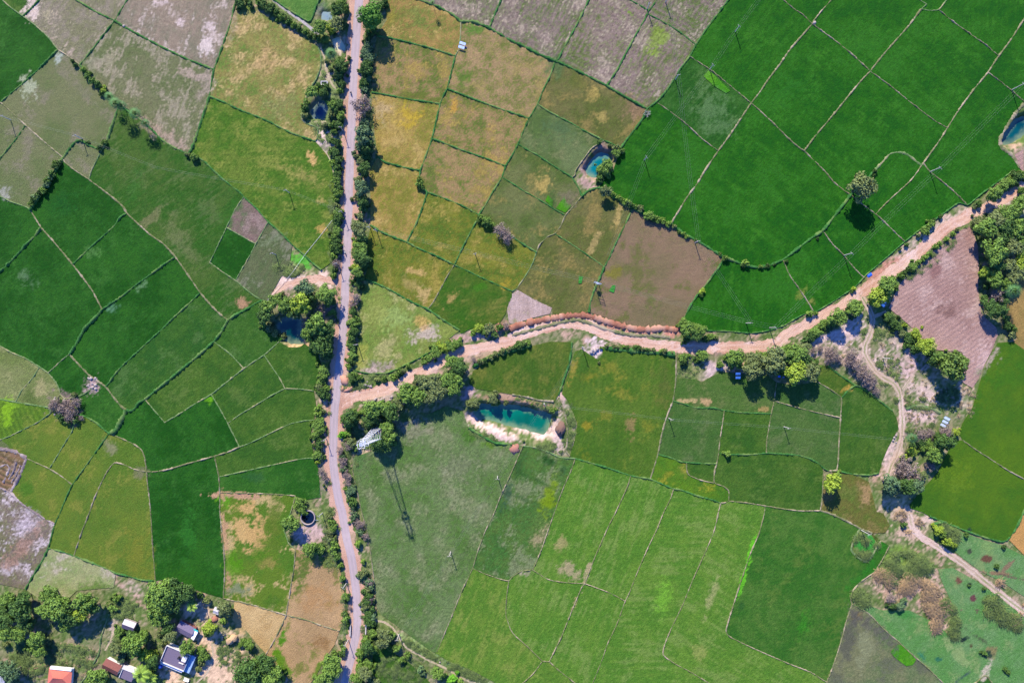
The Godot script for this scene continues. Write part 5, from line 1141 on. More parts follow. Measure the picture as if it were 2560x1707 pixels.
	L("g", 0.77, "1683,1002 1708,1009 1743,1020 1784,1019 1811,1026 1852,1031 1920,1034 1928,1034")
	L("p", 0.51, "1942,956 1938,982 1936,1002 1928,1034 1920,1085 1917,1099 1916,1132")
	L("p", 0.51, "1811,1026 1807,1056 1800,1099 1797,1132")
	L("g", 0.90, "1797,1132 1814,1136 1879,1136 1916,1132 1961,1135 1994,1137 2023,1145 2048,1159 2059,1170")
	L("g", 0.77, "1645,1136 1675,1143 1702,1154 1716,1156 1748,1158 1792,1159")
	L("p", 0.58, "1716,1156 1718,1186 1751,1200 1784,1207")
	L("p", 0.64, "1797,1132 1792,1159 1787,1175 1784,1207 1811,1216 1823,1227 1822,1252 1814,1256 1802,1257")
	L("p", 0.64, "1822,1252 1866,1256 1913,1264 1920,1265 1961,1272 2002,1277 2051,1276")
	L("g", 0.96, "1438,1146 1471,1155 1525,1171 1577,1189 1607,1194 1626,1197 1684,1222 1702,1224 1743,1239 1784,1250 1802,1257")
	L("p", 0.51, "1438,1146 1427,1178 1411,1213 1397,1249 1386,1281 1370,1326 1354,1373 1332,1424")
	L("p", 0.51, "1577,1189 1569,1216 1555,1246 1539,1281 1525,1307 1503,1356 1484,1400 1462,1458")
	L("p", 0.38, "1684,1222 1678,1243 1661,1276 1642,1324 1623,1362 1599,1416 1571,1487 1563,1502 1541,1563 1517,1612 1509,1639 1482,1707 1471,1733 1437,1817")
	L("p", 0.51, "1802,1257 1796,1281 1789,1315 1781,1340 1759,1389 1732,1449 1708,1509 1675,1577 1661,1612 1656,1637 1688,1659 1729,1680 1773,1707 1952,1817")
	L("p", 0.58, "1913,1264 1912,1281 1898,1334 1876,1383 1852,1454 1825,1539 1814,1577 1822,1590 1866,1612 1920,1636 1974,1659 2029,1680 2067,1705 2242,1817")
	L("p", 0.51, "1307,1115 1296,1140 1280,1178 1250,1243 1236,1281 1212,1329 1193,1381 1182,1420")
	L("t", 0.79, "1307,1115 1334,1117 1370,1129 1400,1144 1438,1146")
	L("p", 0.45, "882,1144 881,1162 882,1181 893,1227 904,1281 918,1329 926,1375 934,1443 942,1520")
	L("t", 0.66, "712,971 749,972 784,977")
	L("t", 0.66, "660,888 681,919 700,947 712,971")
	L("t", 0.66, "738,1239 727,1281 708,1321 722,1359 738,1373")
	L("p", 0.64, "738,1373 735,1416 724,1484 715,1537")
	L("p", 0.64, "715,1537 763,1548 803,1563 848,1577")
	L("p", 0.70, "715,1537 705,1561 686,1599 665,1634")
	L("p", 0.51, "1182,1420 1152,1482 1130,1539 1092,1629")
	L("p", 0.45, "1182,1420 1212,1434 1250,1447 1272,1452 1280,1442 1302,1427 1332,1424")
	L("p", 0.45, "1272,1452 1266,1492 1264,1539 1280,1582 1315,1612 1356,1652")
	L("p", 0.51, "1332,1424 1370,1449 1416,1456 1462,1458")
	L("p", 0.51, "1462,1458 1454,1468 1430,1525 1403,1593 1373,1653")
	L("p", 0.51, "1356,1652 1373,1653")
	L("p", 0.51, "1373,1653 1397,1675 1438,1707 1471,1733 1578,1817")
	L("p", 0.51, "1356,1652 1334,1683 1307,1707 1281,1730 1182,1817")
	L("p", 0.38, "1462,1458 1498,1471 1531,1484 1563,1502")
	L("p", 0.64, "2045,955 2073,971 2094,985 2105,994 2102,1044 2098,1099 2096,1154 2092,1177")
	L("p", 0.58, "1936,1002 1988,1017 2043,1031 2102,1044")
	L("g", 0.96, "2105,994 2119,977 2138,963 2151,966 2179,985 2206,1007 2233,1028")
	L("g", 0.90, "2070,914 2097,936 2127,955 2138,963")
	L("g", 0.90, "2198,1182 2173,1188 2132,1185 2092,1177 2073,1177 2059,1170")
	L("p", 0.64, "2059,1170 2058,1208 2056,1249 2051,1276")
	L("p", 1.02, "2051,1276 2073,1282 2105,1296 2138,1313 2151,1321 2165,1326 2181,1333")
	L("t", 1.06, "2151,1321 2135,1348 2127,1375 2146,1394 2166,1405 2181,1389 2195,1362 2203,1352")
	L("p", 0.64, "2224,1364 2209,1394 2187,1430 2151,1454 2132,1476 2126,1495 2130,1510")
	L("p", 0.58, "2130,1510 2116,1552 2105,1596 2089,1648 2067,1705 2024,1817")
	L("p", 0.70, "2130,1510 2171,1531 2206,1569 2247,1604 2282,1637 2323,1672 2358,1707 2395,1743 2470,1817")
	L("p", 0.77, "2305,1817 2395,1743 2439,1707 2465,1686 2481,1707 2566,1817")
	L("p", 0.64, "2407,1100 2437,1122 2478,1148 2519,1175 2560,1197 2591,1214 2670,1256")
	L("g", 1.15, "2323,1290 2356,1303 2410,1325 2465,1344 2506,1355 2522,1348 2541,1321 2560,1280 2591,1214 2670,1044")
	L("o", 3.0, "1274.5,823.2 1288.2,815.1 1320.8,806.9 1361.7,798.7 1408.0,790.6 1443.4,787.0 1476.1,790.6 1511.5,802.3 1552.3,813.7 1593.2,823.2 1625.9,823.2 1661.3,819.2 1688.5,825.1 1700.8,816.4", "spoil_bank")
	L("p", 1.6, "1280.0,838.2 1320.8,827.3 1361.7,816.4 1408.0,804.2 1443.4,798.7 1476.1,808.3 1511.5,821.9 1552.3,832.8 1593.2,839.6 1634.0,838.2 1674.9,843.7", "field_bank")
	L("p", 1.6, "2560.0,258.7 2538.2,284.6 2513.7,322.7 2499.5,348.6 2504.2,369.0 2532.7,388.1 2549.1,418.0", "spoil_bank")
	L("g", 1.3, "1171.0,1069.1 1206.4,1090.9 1239.1,1108.6 1280.0,1110.0", "field_bank")
	L("p", 1.0, "1280.0,986.1 1320.8,992.9 1350.8,1001.1 1383.5,1003.2", "field_bank")
	L("p", 0.9, "1397.1,992.9 1413.4,1039.2 1418.9,1071.9 1417.5,1112.7 1413.4,1126.3 1424.3,1139.9", "footpath_edge")
	L("g", 2.4, "1511.5,870.3 1552.3,874.4 1593.2,878.5 1634.0,881.2 1685.8,886.1", "field_bank")
	L("g", 2.0, "1181.9,916.6 1206.4,901.7 1239.1,886.7 1280.0,875.8 1307.2,870.3 1329.0,860.8", "field_bank")
	L("r", 1.2, "0.0,1167.2 16.3,1159.0 24.5,1169.9 16.3,1186.2 8.2,1205.3", "stone_bank")
	L("r", 1.1, "40.8,1153.6 35.4,1175.4 21.8,1197.1", "stone_bank")
	L("r", 1.1, "51.7,1161.7 40.8,1186.2 27.2,1208.0", "stone_bank")
	L("t", 0.8, "272.3,1533.3 261.4,1563.2 250.5,1595.9 247.8,1631.3 231.5,1661.3 215.1,1688.5 201.5,1707.0", "boundary_bank")
	L("g", 1.6, "2328.5,1312.7 2355.7,1304.5", "field_bank")
	L("p", 1.2, "2091.6,1176.7 2072.5,1176.7", "field_bank")
	L("t", 1.6, "2265.9,1022.8 2282.2,1014.7 2301.3,1013.3 2328.5,1020.1 2353.0,1032.4", "field_bank")

# ------------------------------------------------------------------ roads and tracks
func road(called: String, s: String, width: float, y: float, key: String, ragged: float, mat := "soil"):
	var line := walk(soften(pts(s)), 0.8); var n := line.size(); var m := 13
	var T: Dictionary = kinds[key]
	var V := PackedVector3Array(); var N := PackedVector3Array(); var C := PackedColorArray(); var I := PackedInt32Array()
	for i in n:
		var d := (line[mini(i + 2, n - 1)] - line[maxi(i - 2, 0)]).normalized(); var side := Vector2(-d.y, d.x)
		var wl := width * 0.5 + ragged * (nb.get_noise_2d(line[i].x * 0.8, line[i].y * 0.8) + 0.6 * nc.get_noise_2d(line[i].x, line[i].y))
		var wr := width * 0.5 + ragged * (nb.get_noise_2d(line[i].x * 0.8 + 300.0, line[i].y * 0.8) + 0.6 * nc.get_noise_2d(line[i].x + 90.0, line[i].y))
		for q in m:
			var u := float(q) / (m - 1) * 2.0 - 1.0
			var p := line[i] + side * (u * (wr if u > 0 else wl))
			var h := y + 0.015 * nc.get_noise_2d(p.x, p.y)
			if q == 0 or q == m - 1: h -= 0.1
			var c := look(p.x, p.y, T, d.x, d.y, [])
			if T.has("rut"):
				var r: float = exp(-pow((absf(u) - T.rutat) / 0.16, 2.0))
				h -= 0.05 * r
				c = c.lerp(T.rut, r * (0.55 + 0.5 * nb.get_noise_2d(p.x, p.y)))
				if T.has("mid"): c = c.lerp(T.mid, exp(-pow(u / 0.2, 2.0)) * clampf(0.35 + na.get_noise_2d(p.x * 2.0, p.y * 2.0) * 1.4, 0.0, 0.8))
			V.append(Vector3(p.x, h, p.y)); N.append(Vector3.UP); C.append(c)
		if i > 0:
			for q in m - 1:
				var a := (i - 1) * m + q; var b := i * m + q
				I.append_array(PackedInt32Array([a, b, a + 1, b, b + 1, a + 1]))
	for i in range(0, n, 2):
		for du in range(-2, 3):
			for dv in range(-2, 3):
				var q := line[i] + Vector2(du, dv) * width * 0.22
				paved[Vector2i(int(floor(q.x)), int(floor(q.y)))] = true
	struct(called, arrays(V, N, C, I), mats[mat])

var paved := {}
func build_roads():
	road("road_shoulder", "898.2,-16.3 897.4,0.0 892.7,54.5 889.2,108.9 885.1,163.4 881.8,228.8 879.7,272.3 877.7,326.8 875.6,381.3 873.7,427.0 871.5,481.5 870.1,535.9 868.8,590.4 866.0,644.9 863.9,699.3 861.4,753.8 858.4,808.3 855.1,854.0 849.7,894.8 845.6,935.7 841.5,976.5 836.6,1017.4 833.9,1058.2 832.8,1099.1 832.0,1139.9 834.7,1180.8 841.0,1221.6 847.8,1257.1 855.1,1281.0 859.2,1307.2 866.6,1348.1 877.5,1388.9 883.7,1429.8 889.2,1470.6 892.5,1511.5 893.3,1552.3 889.7,1587.7 882.4,1620.4 874.2,1655.8 866.0,1688.5 861.9,1707.0 859.2,1732.1", 9.0, 0.06, "shoulder", 1.5, "soil")
	road("paved_road", "898.2,-16.3 897.4,0.0 892.7,54.5 889.2,108.9 885.1,163.4 881.8,228.8 879.7,272.3 877.7,326.8 875.6,381.3 873.7,427.0 871.5,481.5 870.1,535.9 868.8,590.4 866.0,644.9 863.9,699.3 861.4,753.8 858.4,808.3 855.1,854.0 849.7,894.8 845.6,935.7 841.5,976.5 836.6,1017.4 833.9,1058.2 832.8,1099.1 832.0,1139.9 834.7,1180.8 841.0,1221.6 847.8,1257.1 855.1,1281.0 859.2,1307.2 866.6,1348.1 877.5,1388.9 883.7,1429.8 889.2,1470.6 892.5,1511.5 893.3,1552.3 889.7,1587.7 882.4,1620.4 874.2,1655.8 866.0,1688.5 861.9,1707.0 859.2,1732.1", 4.2, 0.14, "asphalt", 0.12, "tar")
	road("dirt_road", "841.5,1020.1 857.9,1009.2 885.1,992.9 925.9,982.0 966.8,972.5 1002.2,958.8 1034.9,938.4 1067.6,922.1 1097.5,905.7 1130.2,888.0 1162.9,877.1 1198.3,870.3 1239.1,862.2 1280.0,854.0 1280.0,843.7 1320.8,830.1 1361.7,819.2 1402.5,809.6 1443.4,806.9 1470.6,813.7 1497.9,827.3 1525.1,838.2 1565.9,847.8 1606.8,850.5 1606.8,859.4 1661.3,866.3 1715.7,870.3 1770.2,869.0 1824.7,869.8 1879.1,867.6 1920.0,864.9 1947.2,858.1 1960.8,838.2 2001.7,816.4 2042.5,797.4 2083.4,775.6 2124.2,752.4 2151.5,733.4 2178.7,715.7 2219.6,687.1 2260.4,657.1 2301.3,627.2 2328.5,602.7 2355.7,576.8 2383.0,559.1 2423.8,537.3 2464.7,519.6 2505.5,500.5 2532.7,486.9 2560.0,467.8 2587.2,448.8", 5.6, 0.05, "dirt", 1.0, "soil")
	road("dirt_road_mouth", "842.9,1006.5 857.9,999.7 876.9,992.9", 9.0, 0.03, "dirt", 2.0, "soil")
	road("dirt_track", "2151.5,737.5 2165.1,756.5 2178.7,778.3 2184.7,797.4 2181.4,821.9 2167.8,854.0 2162.4,867.6 2162.4,884.0 2176.0,908.5 2192.3,930.3 2214.1,946.6 2235.9,957.5 2249.5,976.5 2253.6,1006.5 2255.0,1031.0 2257.7,1058.2 2256.3,1085.5 2252.2,1112.7 2241.4,1139.9 2227.7,1167.2 2220.9,1191.7", 2.9, 0.03, "track", 0.8, "soil")
	road("dirt_track", "2182.8,793.3 2197.8,786.5 2216.8,781.0", 1.8, 0.028, "track", 0.5, "soil")
	road("dirt_track", "2257.7,973.8 2274.0,952.0 2287.6,938.4", 1.6, 0.027, "track", 0.6, "soil")
	road("dirt_track", "2274.0,1285.4 2282.2,1320.8 2306.7,1345.4 2328.5,1354.9 2355.7,1374.0 2396.6,1399.8 2437.4,1432.5 2478.3,1465.2 2519.1,1497.9 2560.0,1527.8 2595.4,1555.1", 3.4, 0.05, "track", 0.6, "soil")
	road("dirt_track", "855.1,707.5 841.5,706.1 817.0,699.3 789.8,695.2 762.5,699.3 735.3,707.5 713.5,712.9 694.5,729.3 680.8,740.2", 3.6, 0.03, "dirt", 1.4, "soil")
	road("footpath", "680.8,0.0 721.7,30.0 765.3,59.9 795.2,87.1", 1.5, 0.03, "greypath", 0.3, "soil")
	road("footpath", "800.7,117.1 810.2,141.6 814.3,166.1 818.4,187.9 830.6,212.4 844.2,226.0", 0.9, 0.03, "path", 0.2, "soil")
	road("footpath", "803.4,373.1 817.0,386.7 825.2,405.8 830.6,427.0 836.6,454.2 836.6,486.9", 1.1, 0.12, "path", 0.3, "soil")
	road("footpath", "934.1,1549.6 961.4,1555.1 980.4,1568.7 996.8,1593.2 1015.8,1620.4 1064.8,1647.6 1116.6,1672.2 1157.4,1696.7 1184.7,1707.0 1239.1,1726.6", 1.0, 0.05, "path", 0.25, "soil")
	road("footpath", "288.7,1560.5 280.5,1585.0 275.1,1601.4 261.4,1625.9", 0.9, 0.04, "path", 0.25, "soil")
	road("footpath", "528.3,1606.8 531.0,1634.0 528.3,1661.3 512.0,1688.5 490.2,1707.0", 0.8, 0.06, "path", 0.2, "soil")

# ------------------------------------------------------------------ plants
func tone(t: float) -> Color:
	# leaf-to-leaf differences: old dark leaves, young yellowish ones
	var a := Color(0.50, 0.60, 0.54); var b := Color(1.38, 1.24, 0.86)
	return a.lerp(b, t)

func leaf_quad(V: PackedVector3Array, N: PackedVector3Array, C: PackedColorArray, I: PackedInt32Array, p: Vector3, n: Vector3, size: float, c: Color, r: RandomNumberGenerator):
	var u := n.cross(Vector3(r.randf_range(-1, 1), r.randf_range(-1, 1), r.randf_range(-1, 1))).normalized(); var v := n.cross(u)
	u *= size * r.randf_range(0.7, 1.3); v *= size * r.randf_range(0.4, 0.8)
	var b := V.size()
	V.append_array(PackedVector3Array([p - u, p - v * 0.9 + n * size * 0.12, p + u, p + v + n * size * 0.12]))
	for k in 4: N.append(n); C.append(c)
	I.append_array(PackedInt32Array([b, b + 1, b + 2, b, b + 2, b + 3]))

func crown_mesh(seed_: int, lobes: int, per: int, leaf: float, rough: float, tall: float, core: float) -> ArrayMesh:
	var r := RandomNumberGenerator.new(); r.seed = seed_
	var V := PackedVector3Array(); var N := PackedVector3Array(); var C := PackedColorArray(); var I := PackedInt32Array()
	for l in lobes:
		if r.randf() < 0.12 and l > 3: continue
		var ang := l * 2.39996 + r.randf_range(-0.7, 0.7); var rad := sqrt((l + 0.4) / lobes) * r.randf_range(0.5, 0.95)
		var hgt := tall * (0.75 * sqrt(maxf(0.0, 1.0 - rad * rad)) + r.randf_range(-0.35, 0.18))
		var ctr := Vector3(cos(ang) * rad, hgt, sin(ang) * rad); var lr := r.randf_range(0.14, 0.38)
		var lt := r.randf()
		for k in per:
			var d := Vector3(r.randfn(), r.randfn() * 0.8 + 0.35, r.randfn()).normalized()
			var p := ctr + d * lr * (1.0 + r.randf_range(-rough, rough) * 0.6)
			var nn := (d * 0.9 + Vector3(r.randfn(), r.randfn(), r.randfn()) * 0.42).normalized()
			leaf_quad(V, N, C, I, p, nn, leaf * r.randf_range(0.7, 1.3), tone(clampf(lt * 0.5 + r.randf() * 0.5 + r.randfn() * 0.12, 0.0, 1.0)), r)
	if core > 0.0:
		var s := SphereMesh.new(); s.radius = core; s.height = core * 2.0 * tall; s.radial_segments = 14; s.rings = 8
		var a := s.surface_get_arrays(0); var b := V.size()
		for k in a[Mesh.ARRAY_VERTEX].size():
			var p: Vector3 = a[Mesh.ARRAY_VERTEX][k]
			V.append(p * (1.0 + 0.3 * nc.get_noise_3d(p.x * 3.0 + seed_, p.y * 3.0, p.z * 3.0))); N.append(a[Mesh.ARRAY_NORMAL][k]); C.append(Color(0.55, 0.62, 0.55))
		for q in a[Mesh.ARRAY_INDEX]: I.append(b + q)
	return arrays(V, N, C, I)

func tube(V: PackedVector3Array, N: PackedVector3Array, I: PackedInt32Array, a: Vector3, b: Vector3, ra: float, rb: float, sides := 5):
	var d := (b - a).normalized(); var u := d.cross(Vector3(0.31, 0.2, 0.93)).normalized(); var v := d.cross(u); var s := V.size()
	for k in sides:
		var t := TAU * k / sides; var n := u * cos(t) + v * sin(t)
		V.append(a + n * ra); N.append(n); V.append(b + n * rb); N.append(n)
	for k in sides:
		var q := s + k * 2; var w := s + (k + 1) % sides * 2
		I.append_array(PackedInt32Array([q, w, q + 1, w, w + 1, q + 1]))

func trunk_mesh(seed_: int) -> ArrayMesh:     # unit height 1 up to the crown's middle
	var r := RandomNumberGenerator.new(); r.seed = seed_
	var V := PackedVector3Array(); var N := PackedVector3Array(); var I := PackedInt32Array()
	tube(V, N, I, Vector3(0, -0.02, 0), Vector3(0.02, 0.45, 0.01), 0.06, 0.045, 7)
	for k in 5:
		var t := TAU * k / 5.0 + r.randf_range(-0.3, 0.3)
		var e := Vector3(cos(t) * 0.3, 0.95 + r.randf_range(-0.15, 0.1), sin(t) * 0.3)
		tube(V, N, I, Vector3(0.02, 0.42, 0.01), e, 0.032, 0.012, 5)
	return arrays(V, N, PackedColorArray(), I)

func twigs(V: PackedVector3Array, N: PackedVector3Array, I: PackedInt32Array, a: Vector3, d: Vector3, len_: float, rad: float, depth: int, r: RandomNumberGenerator):
	var b := a + d * len_; tube(V, N, I, a, b, rad, rad * 0.6, 4 if depth > 1 else 3)
	if depth == 0: return
	for k in (4 if depth > 2 else 3):
		var nd_ := (d + Vector3(r.randfn() * 0.75, r.randfn() * 0.4 + 0.1, r.randfn() * 0.75)).normalized()
		twigs(V, N, I, a.lerp(b, r.randf_range(0.45, 1.0)), nd_, len_ * r.randf_range(0.55, 0.85), rad * 0.6, depth - 1, r)

func bare_mesh(seed_: int) -> ArrayMesh:
	var r := RandomNumberGenerator.new(); r.seed = seed_
	var V := PackedVector3Array(); var N := PackedVector3Array(); var I := PackedInt32Array()
	for k in 5:
		var t := TAU * k / 5.0 + r.randf() * 0.6
		twigs(V, N, I, Vector3(0, 0.12, 0), Vector3(cos(t) * 0.8, 0.75, sin(t) * 0.8).normalized(), 0.42, 0.03, 4, r)
	tube(V, N, I, Vector3(0, -0.05, 0), Vector3(0, 0.2, 0), 0.06, 0.04, 6)
	return arrays(V, N, PackedColorArray(), I)

func palm_mesh(seed_: int, fronds: int, fan: bool) -> ArrayMesh:
	var r := RandomNumberGenerator.new(); r.seed = seed_
	var V := PackedVector3Array(); var N := PackedVector3Array(); var C := PackedColorArray(); var I := PackedInt32Array()
	for f in fronds:
		var t := f * 2.39996; var lift := 1.15 - 1.75 * float(f) / fronds
		var d := Vector3(cos(t), lift, sin(t)).normalized(); var flat := Vector3(cos(t), 0, sin(t)); var side := Vector3(-sin(t), 0, cos(t))
		var c := tone(r.randf())
		if fan:
			var hub := d * 0.5
			for k in 9:
				var a := deg_to_rad(-80.0 + 20.0 * k); var e := hub + (d * cos(a) + side * sin(a)) * r.randf_range(0.42, 0.56) + Vector3(0, -0.08, 0)
				var wd := side.lerp(d, absf(sin(a))).normalized() * 0.055; var b := V.size()
				V.append_array(PackedVector3Array([hub - wd * 0.4, hub + wd * 0.4, e + wd * 0.2, e - wd * 0.2])); var nn := (Vector3.UP + flat * 0.5).normalized()
				for q in 4: N.append(nn); C.append(c)
				I.append_array(PackedInt32Array([b, b + 1, b + 2, b, b + 2, b + 3]))
			var b2 := V.size(); V.append_array(PackedVector3Array([-side * 0.012, side * 0.012, hub + side * 0.012, hub - side * 0.012]))
			for q in 4: N.append(Vector3.UP); C.append(c)
			I.append_array(PackedInt32Array([b2, b2 + 1, b2 + 2, b2, b2 + 2, b2 + 3]))
		else:
			var p := Vector3.ZERO
			for k in 9:
				var dd := (d + Vector3(0, -0.17 * k, 0)).normalized(); var p2 := p + dd * 0.125
				for s in [-1.0, 1.0]:
					for z in 2:
						var q0 := p.lerp(p2, z * 0.5); var e: Vector3 = q0 + (side * s * 0.3 + dd * 0.16 + Vector3(0, -0.12, 0)) * sin((k + 0.8 + z * 0.5) / 9.6 * PI)
						var b := V.size(); V.append_array(PackedVector3Array([q0, q0 + dd * 0.055, e])); 
						for q in 3: N.append((Vector3.UP + side * s * 0.3).normalized()); C.append(c)
						I.append_array(PackedInt32Array([b, b + 1, b + 2]))
				p = p2
	return arrays(V, N, C, I)

func setup_plants():
	for k in 6: meshes["tree%d" % k] = crown_mesh(100 + k, 28, 105, 0.085, 0.45, 0.85, 0.5)
	for k in 5: meshes["bush%d" % k] = crown_mesh(200 + k, 11, 62, 0.15, 0.5, 0.8, 0.55)
	for k in 3: meshes["thin%d" % k] = crown_mesh(300 + k, 24, 46, 0.07, 0.9, 0.8, 0.0)
	for k in 2: meshes["round%d" % k] = crown_mesh(400 + k, 34, 120, 0.065, 0.2, 0.9, 0.74)
	for k in 3: meshes["bare%d" % k] = bare_mesh(500 + k)
	for k in 3: meshes["trunk%d" % k] = trunk_mesh(600 + k)
	meshes["palm0"] = palm_mesh(701, 24, true); meshes["palm1"] = palm_mesh(702, 22, true); meshes["coco0"] = palm_mesh(703, 24, false)
	var V := PackedVector3Array(); var N := PackedVector3Array(); var I := PackedInt32Array()
	tube(V, N, I, Vector3(0, -0.02, 0), Vector3(0.01, 0.5, 0), 0.03, 0.024, 7); tube(V, N, I, Vector3(0.01, 0.5, 0), Vector3(0, 1.0, 0), 0.024, 0.02, 7)
	meshes["stem"] = arrays(V, N, PackedColorArray(), I)

# x, y: where the crown shows in the map, r: its radius in map units. The foot stands nearer the middle, as a tall thing leans away from it.
func spot(x: float, y: float, hc: float) -> Vector3:
	return w3(MID.x + (x - MID.x) * (1.0 - hc / FLY), MID.y + (y - MID.y) * (1.0 - hc / FLY))

func tree(k: String, x: float, y: float, r: float, label: String, group := ""):
	var R := r * UNIT; var i := rng.randi()
	var hc := R * 1.25 + 0.6
	if k == "p": hc = maxf(6.0, R * 2.8)
	if k == "c": hc = maxf(6.0, R * 2.0)
	if k == "n" or k == "q": hc = R * 0.9
	if R < 3.3 and k != "p" and k != "c": hc = R * 0.75
	var at := spot(x, y, hc); at.y = land(at.x, at.z)
	var called := "tree"
	if k == "n" or k == "q": called = "bare_tree" if R > 3.0 else "dry_bush"
	elif k == "p": called = "palm_tree"
	elif k == "c": called = "coconut_palm"
	var t := thing(called, label, "palm" if k == "p" or k == "c" else "bush" if called == "dry_bush" else "tree", at, rng.randf() * TAU, group)
	if k == "n" or k == "q":
		var o := obj("branches", meshes["bare%d" % (i % 3)], mats.twig if k == "n" else mats.concrete, t); o.scale = Vector3(R, R * 0.95, R) * 0.85
		if k == "n":
			var lf := obj("dry_foliage", meshes["thin%d" % (i % 3)], mats.leaf_n, t); lf.scale = Vector3(R, R * 0.8, R) * 0.92; lf.position.y = R * 0.6
		return
	if k == "p" or k == "c":
		var s := obj("trunk", meshes.stem, mats.bark, t); s.scale = Vector3(hc * 0.55, hc, hc * 0.55) if hc < 9.0 else Vector3(6, hc, 6)
		var f := obj("fronds", meshes["palm%d" % (i % 2)] if k == "p" else meshes.coco0, mats["leaf_" + k], t); f.scale = Vector3.ONE * R * 1.05; f.position.y = hc
		var hrt := obj("heart", meshes.bush1, mats.leaf_d, t); hrt.scale = Vector3.ONE * R * 0.42; hrt.position.y = hc - R * 0.1
		return
	var tr := obj("trunk", meshes["trunk%d" % (i % 3)], mats.bark, t); tr.scale = Vector3(R * 1.3, hc, R * 1.3)
	var key := "tree%d" % (i % 6)
	if k == "R": key = "round%d" % (i % 2)
	if k == "t" and i % 2 == 0: key = "thin%d" % (i % 3)
	var c := obj("crown", meshes[key], mats["leaf_" + k], t)
	c.scale = Vector3(R, R * rng.randf_range(0.8, 1.0), R * rng.randf_range(0.9, 1.1)); c.position.y = hc - R * 0.25
	if key.begins_with("thin"):
		var c2 := obj("inner_crown", meshes["tree%d" % (i % 6)], mats["leaf_" + k], t); c2.scale = c.scale * 0.8; c2.position.y = c.position.y

func bush(k: String, x: float, y: float, r: float, label: String, group := ""):
	var R := r * UNIT * 0.88; var i := rng.randi()
	var at := spot(x, y, R * 0.6); at.y = land(at.x, at.z) + R * 0.45
	var o := obj("bush", meshes["bush%d" % (i % 5)] if R < 2.2 else meshes["tree%d" % (i % 6)], mats["leaf_" + k])
	o.position = at; o.rotation.y = rng.randf() * TAU; o.scale = Vector3(R * rng.randf_range(0.8, 1.15), R * rng.randf_range(0.7, 1.15), R * rng.randf_range(0.8, 1.25)); tag(o, label, "bush", group)
	for q in 2: scrub(k, x + rng.randf_range(-1.1, 1.1) * r, y + rng.randf_range(-1.1, 1.1) * r, r * rng.randf_range(0.3, 0.5))

var scrub_at := {}
func scrub(k: String, x: float, y: float, r: float):
	if not scrub_at.has(k): scrub_at[k] = []
	var at := spot(x, y, r * UNIT * 0.5); scrub_at[k].append(Transform3D(Basis(Vector3.UP, rng.randf() * TAU).scaled(Vector3.ONE * r * UNIT), Vector3(at.x, land(at.x, at.z) + r * UNIT * 0.35, at.z)))

const LOOK := {"b": "mid green", "d": "dark green", "y": "yellow green", "o": "olive grey", "t": "blue green", "n": "leafless grey", "R": "huge round bright", "D": "large rounded dark", "Y": "vivid light green", "p": "palmyra", "c": "coconut", "q": "pale dead"}
const NTH := ["first", "second", "third", "fourth", "fifth", "sixth", "seventh", "eighth", "ninth", "tenth", "eleventh", "twelfth"]
func nth(i: int) -> String:
	if i < 12: return NTH[i]
	var n := i + 1
	return "%d%s" % [n, "th" if n % 100 < 20 else ["th", "st", "nd", "rd", "th", "th", "th", "th", "th", "th"][n % 10]]

# a stand of plants: what it grows beside, the name of the group, and each plant as type, look, place and radius
func grove(beside: String, group: String, list: String):
	var rows := {}; var all := []
	for q in list.split(" ", false):
		var a := q.substr(2).split(","); var k := q[1]; var cls := q[0]
		var p := [cls, k, float(a[0]), float(a[1]), float(a[2]), ""]
		all.append(p)
		if cls == "s": continue
		var noun := "palm" if k == "p" or k == "c" else "bush" if cls == "b" or ((k == "n" or k == "q") and p[4] * UNIT <= 3.0) else "tree"
		var key: String = LOOK[k] + " " + noun
		if not rows.has(key): rows[key] = []
		rows[key].append(p)
	for key in rows:
		var r: Array = rows[key]; r.sort_custom(func(a, b): return a[3] < b[3])
		for i in r.size():
			r[i][5] = ("%s %s" % [key, beside]) if r.size() == 1 else ("%s %s %s" % [["upper", "lower"][i], key, beside]) if r.size() == 2 else "%s %s from the top %s" % [nth(i), key, beside]
	for p in all:
		if p[0] == "s": scrub(p[1], p[2], p[3], p[4])
		elif p[0] == "b": bush(p[1], p[2], p[3], p[4], p[5], group)
		else: tree(p[1], p[2], p[3], p[4], p[5], group)

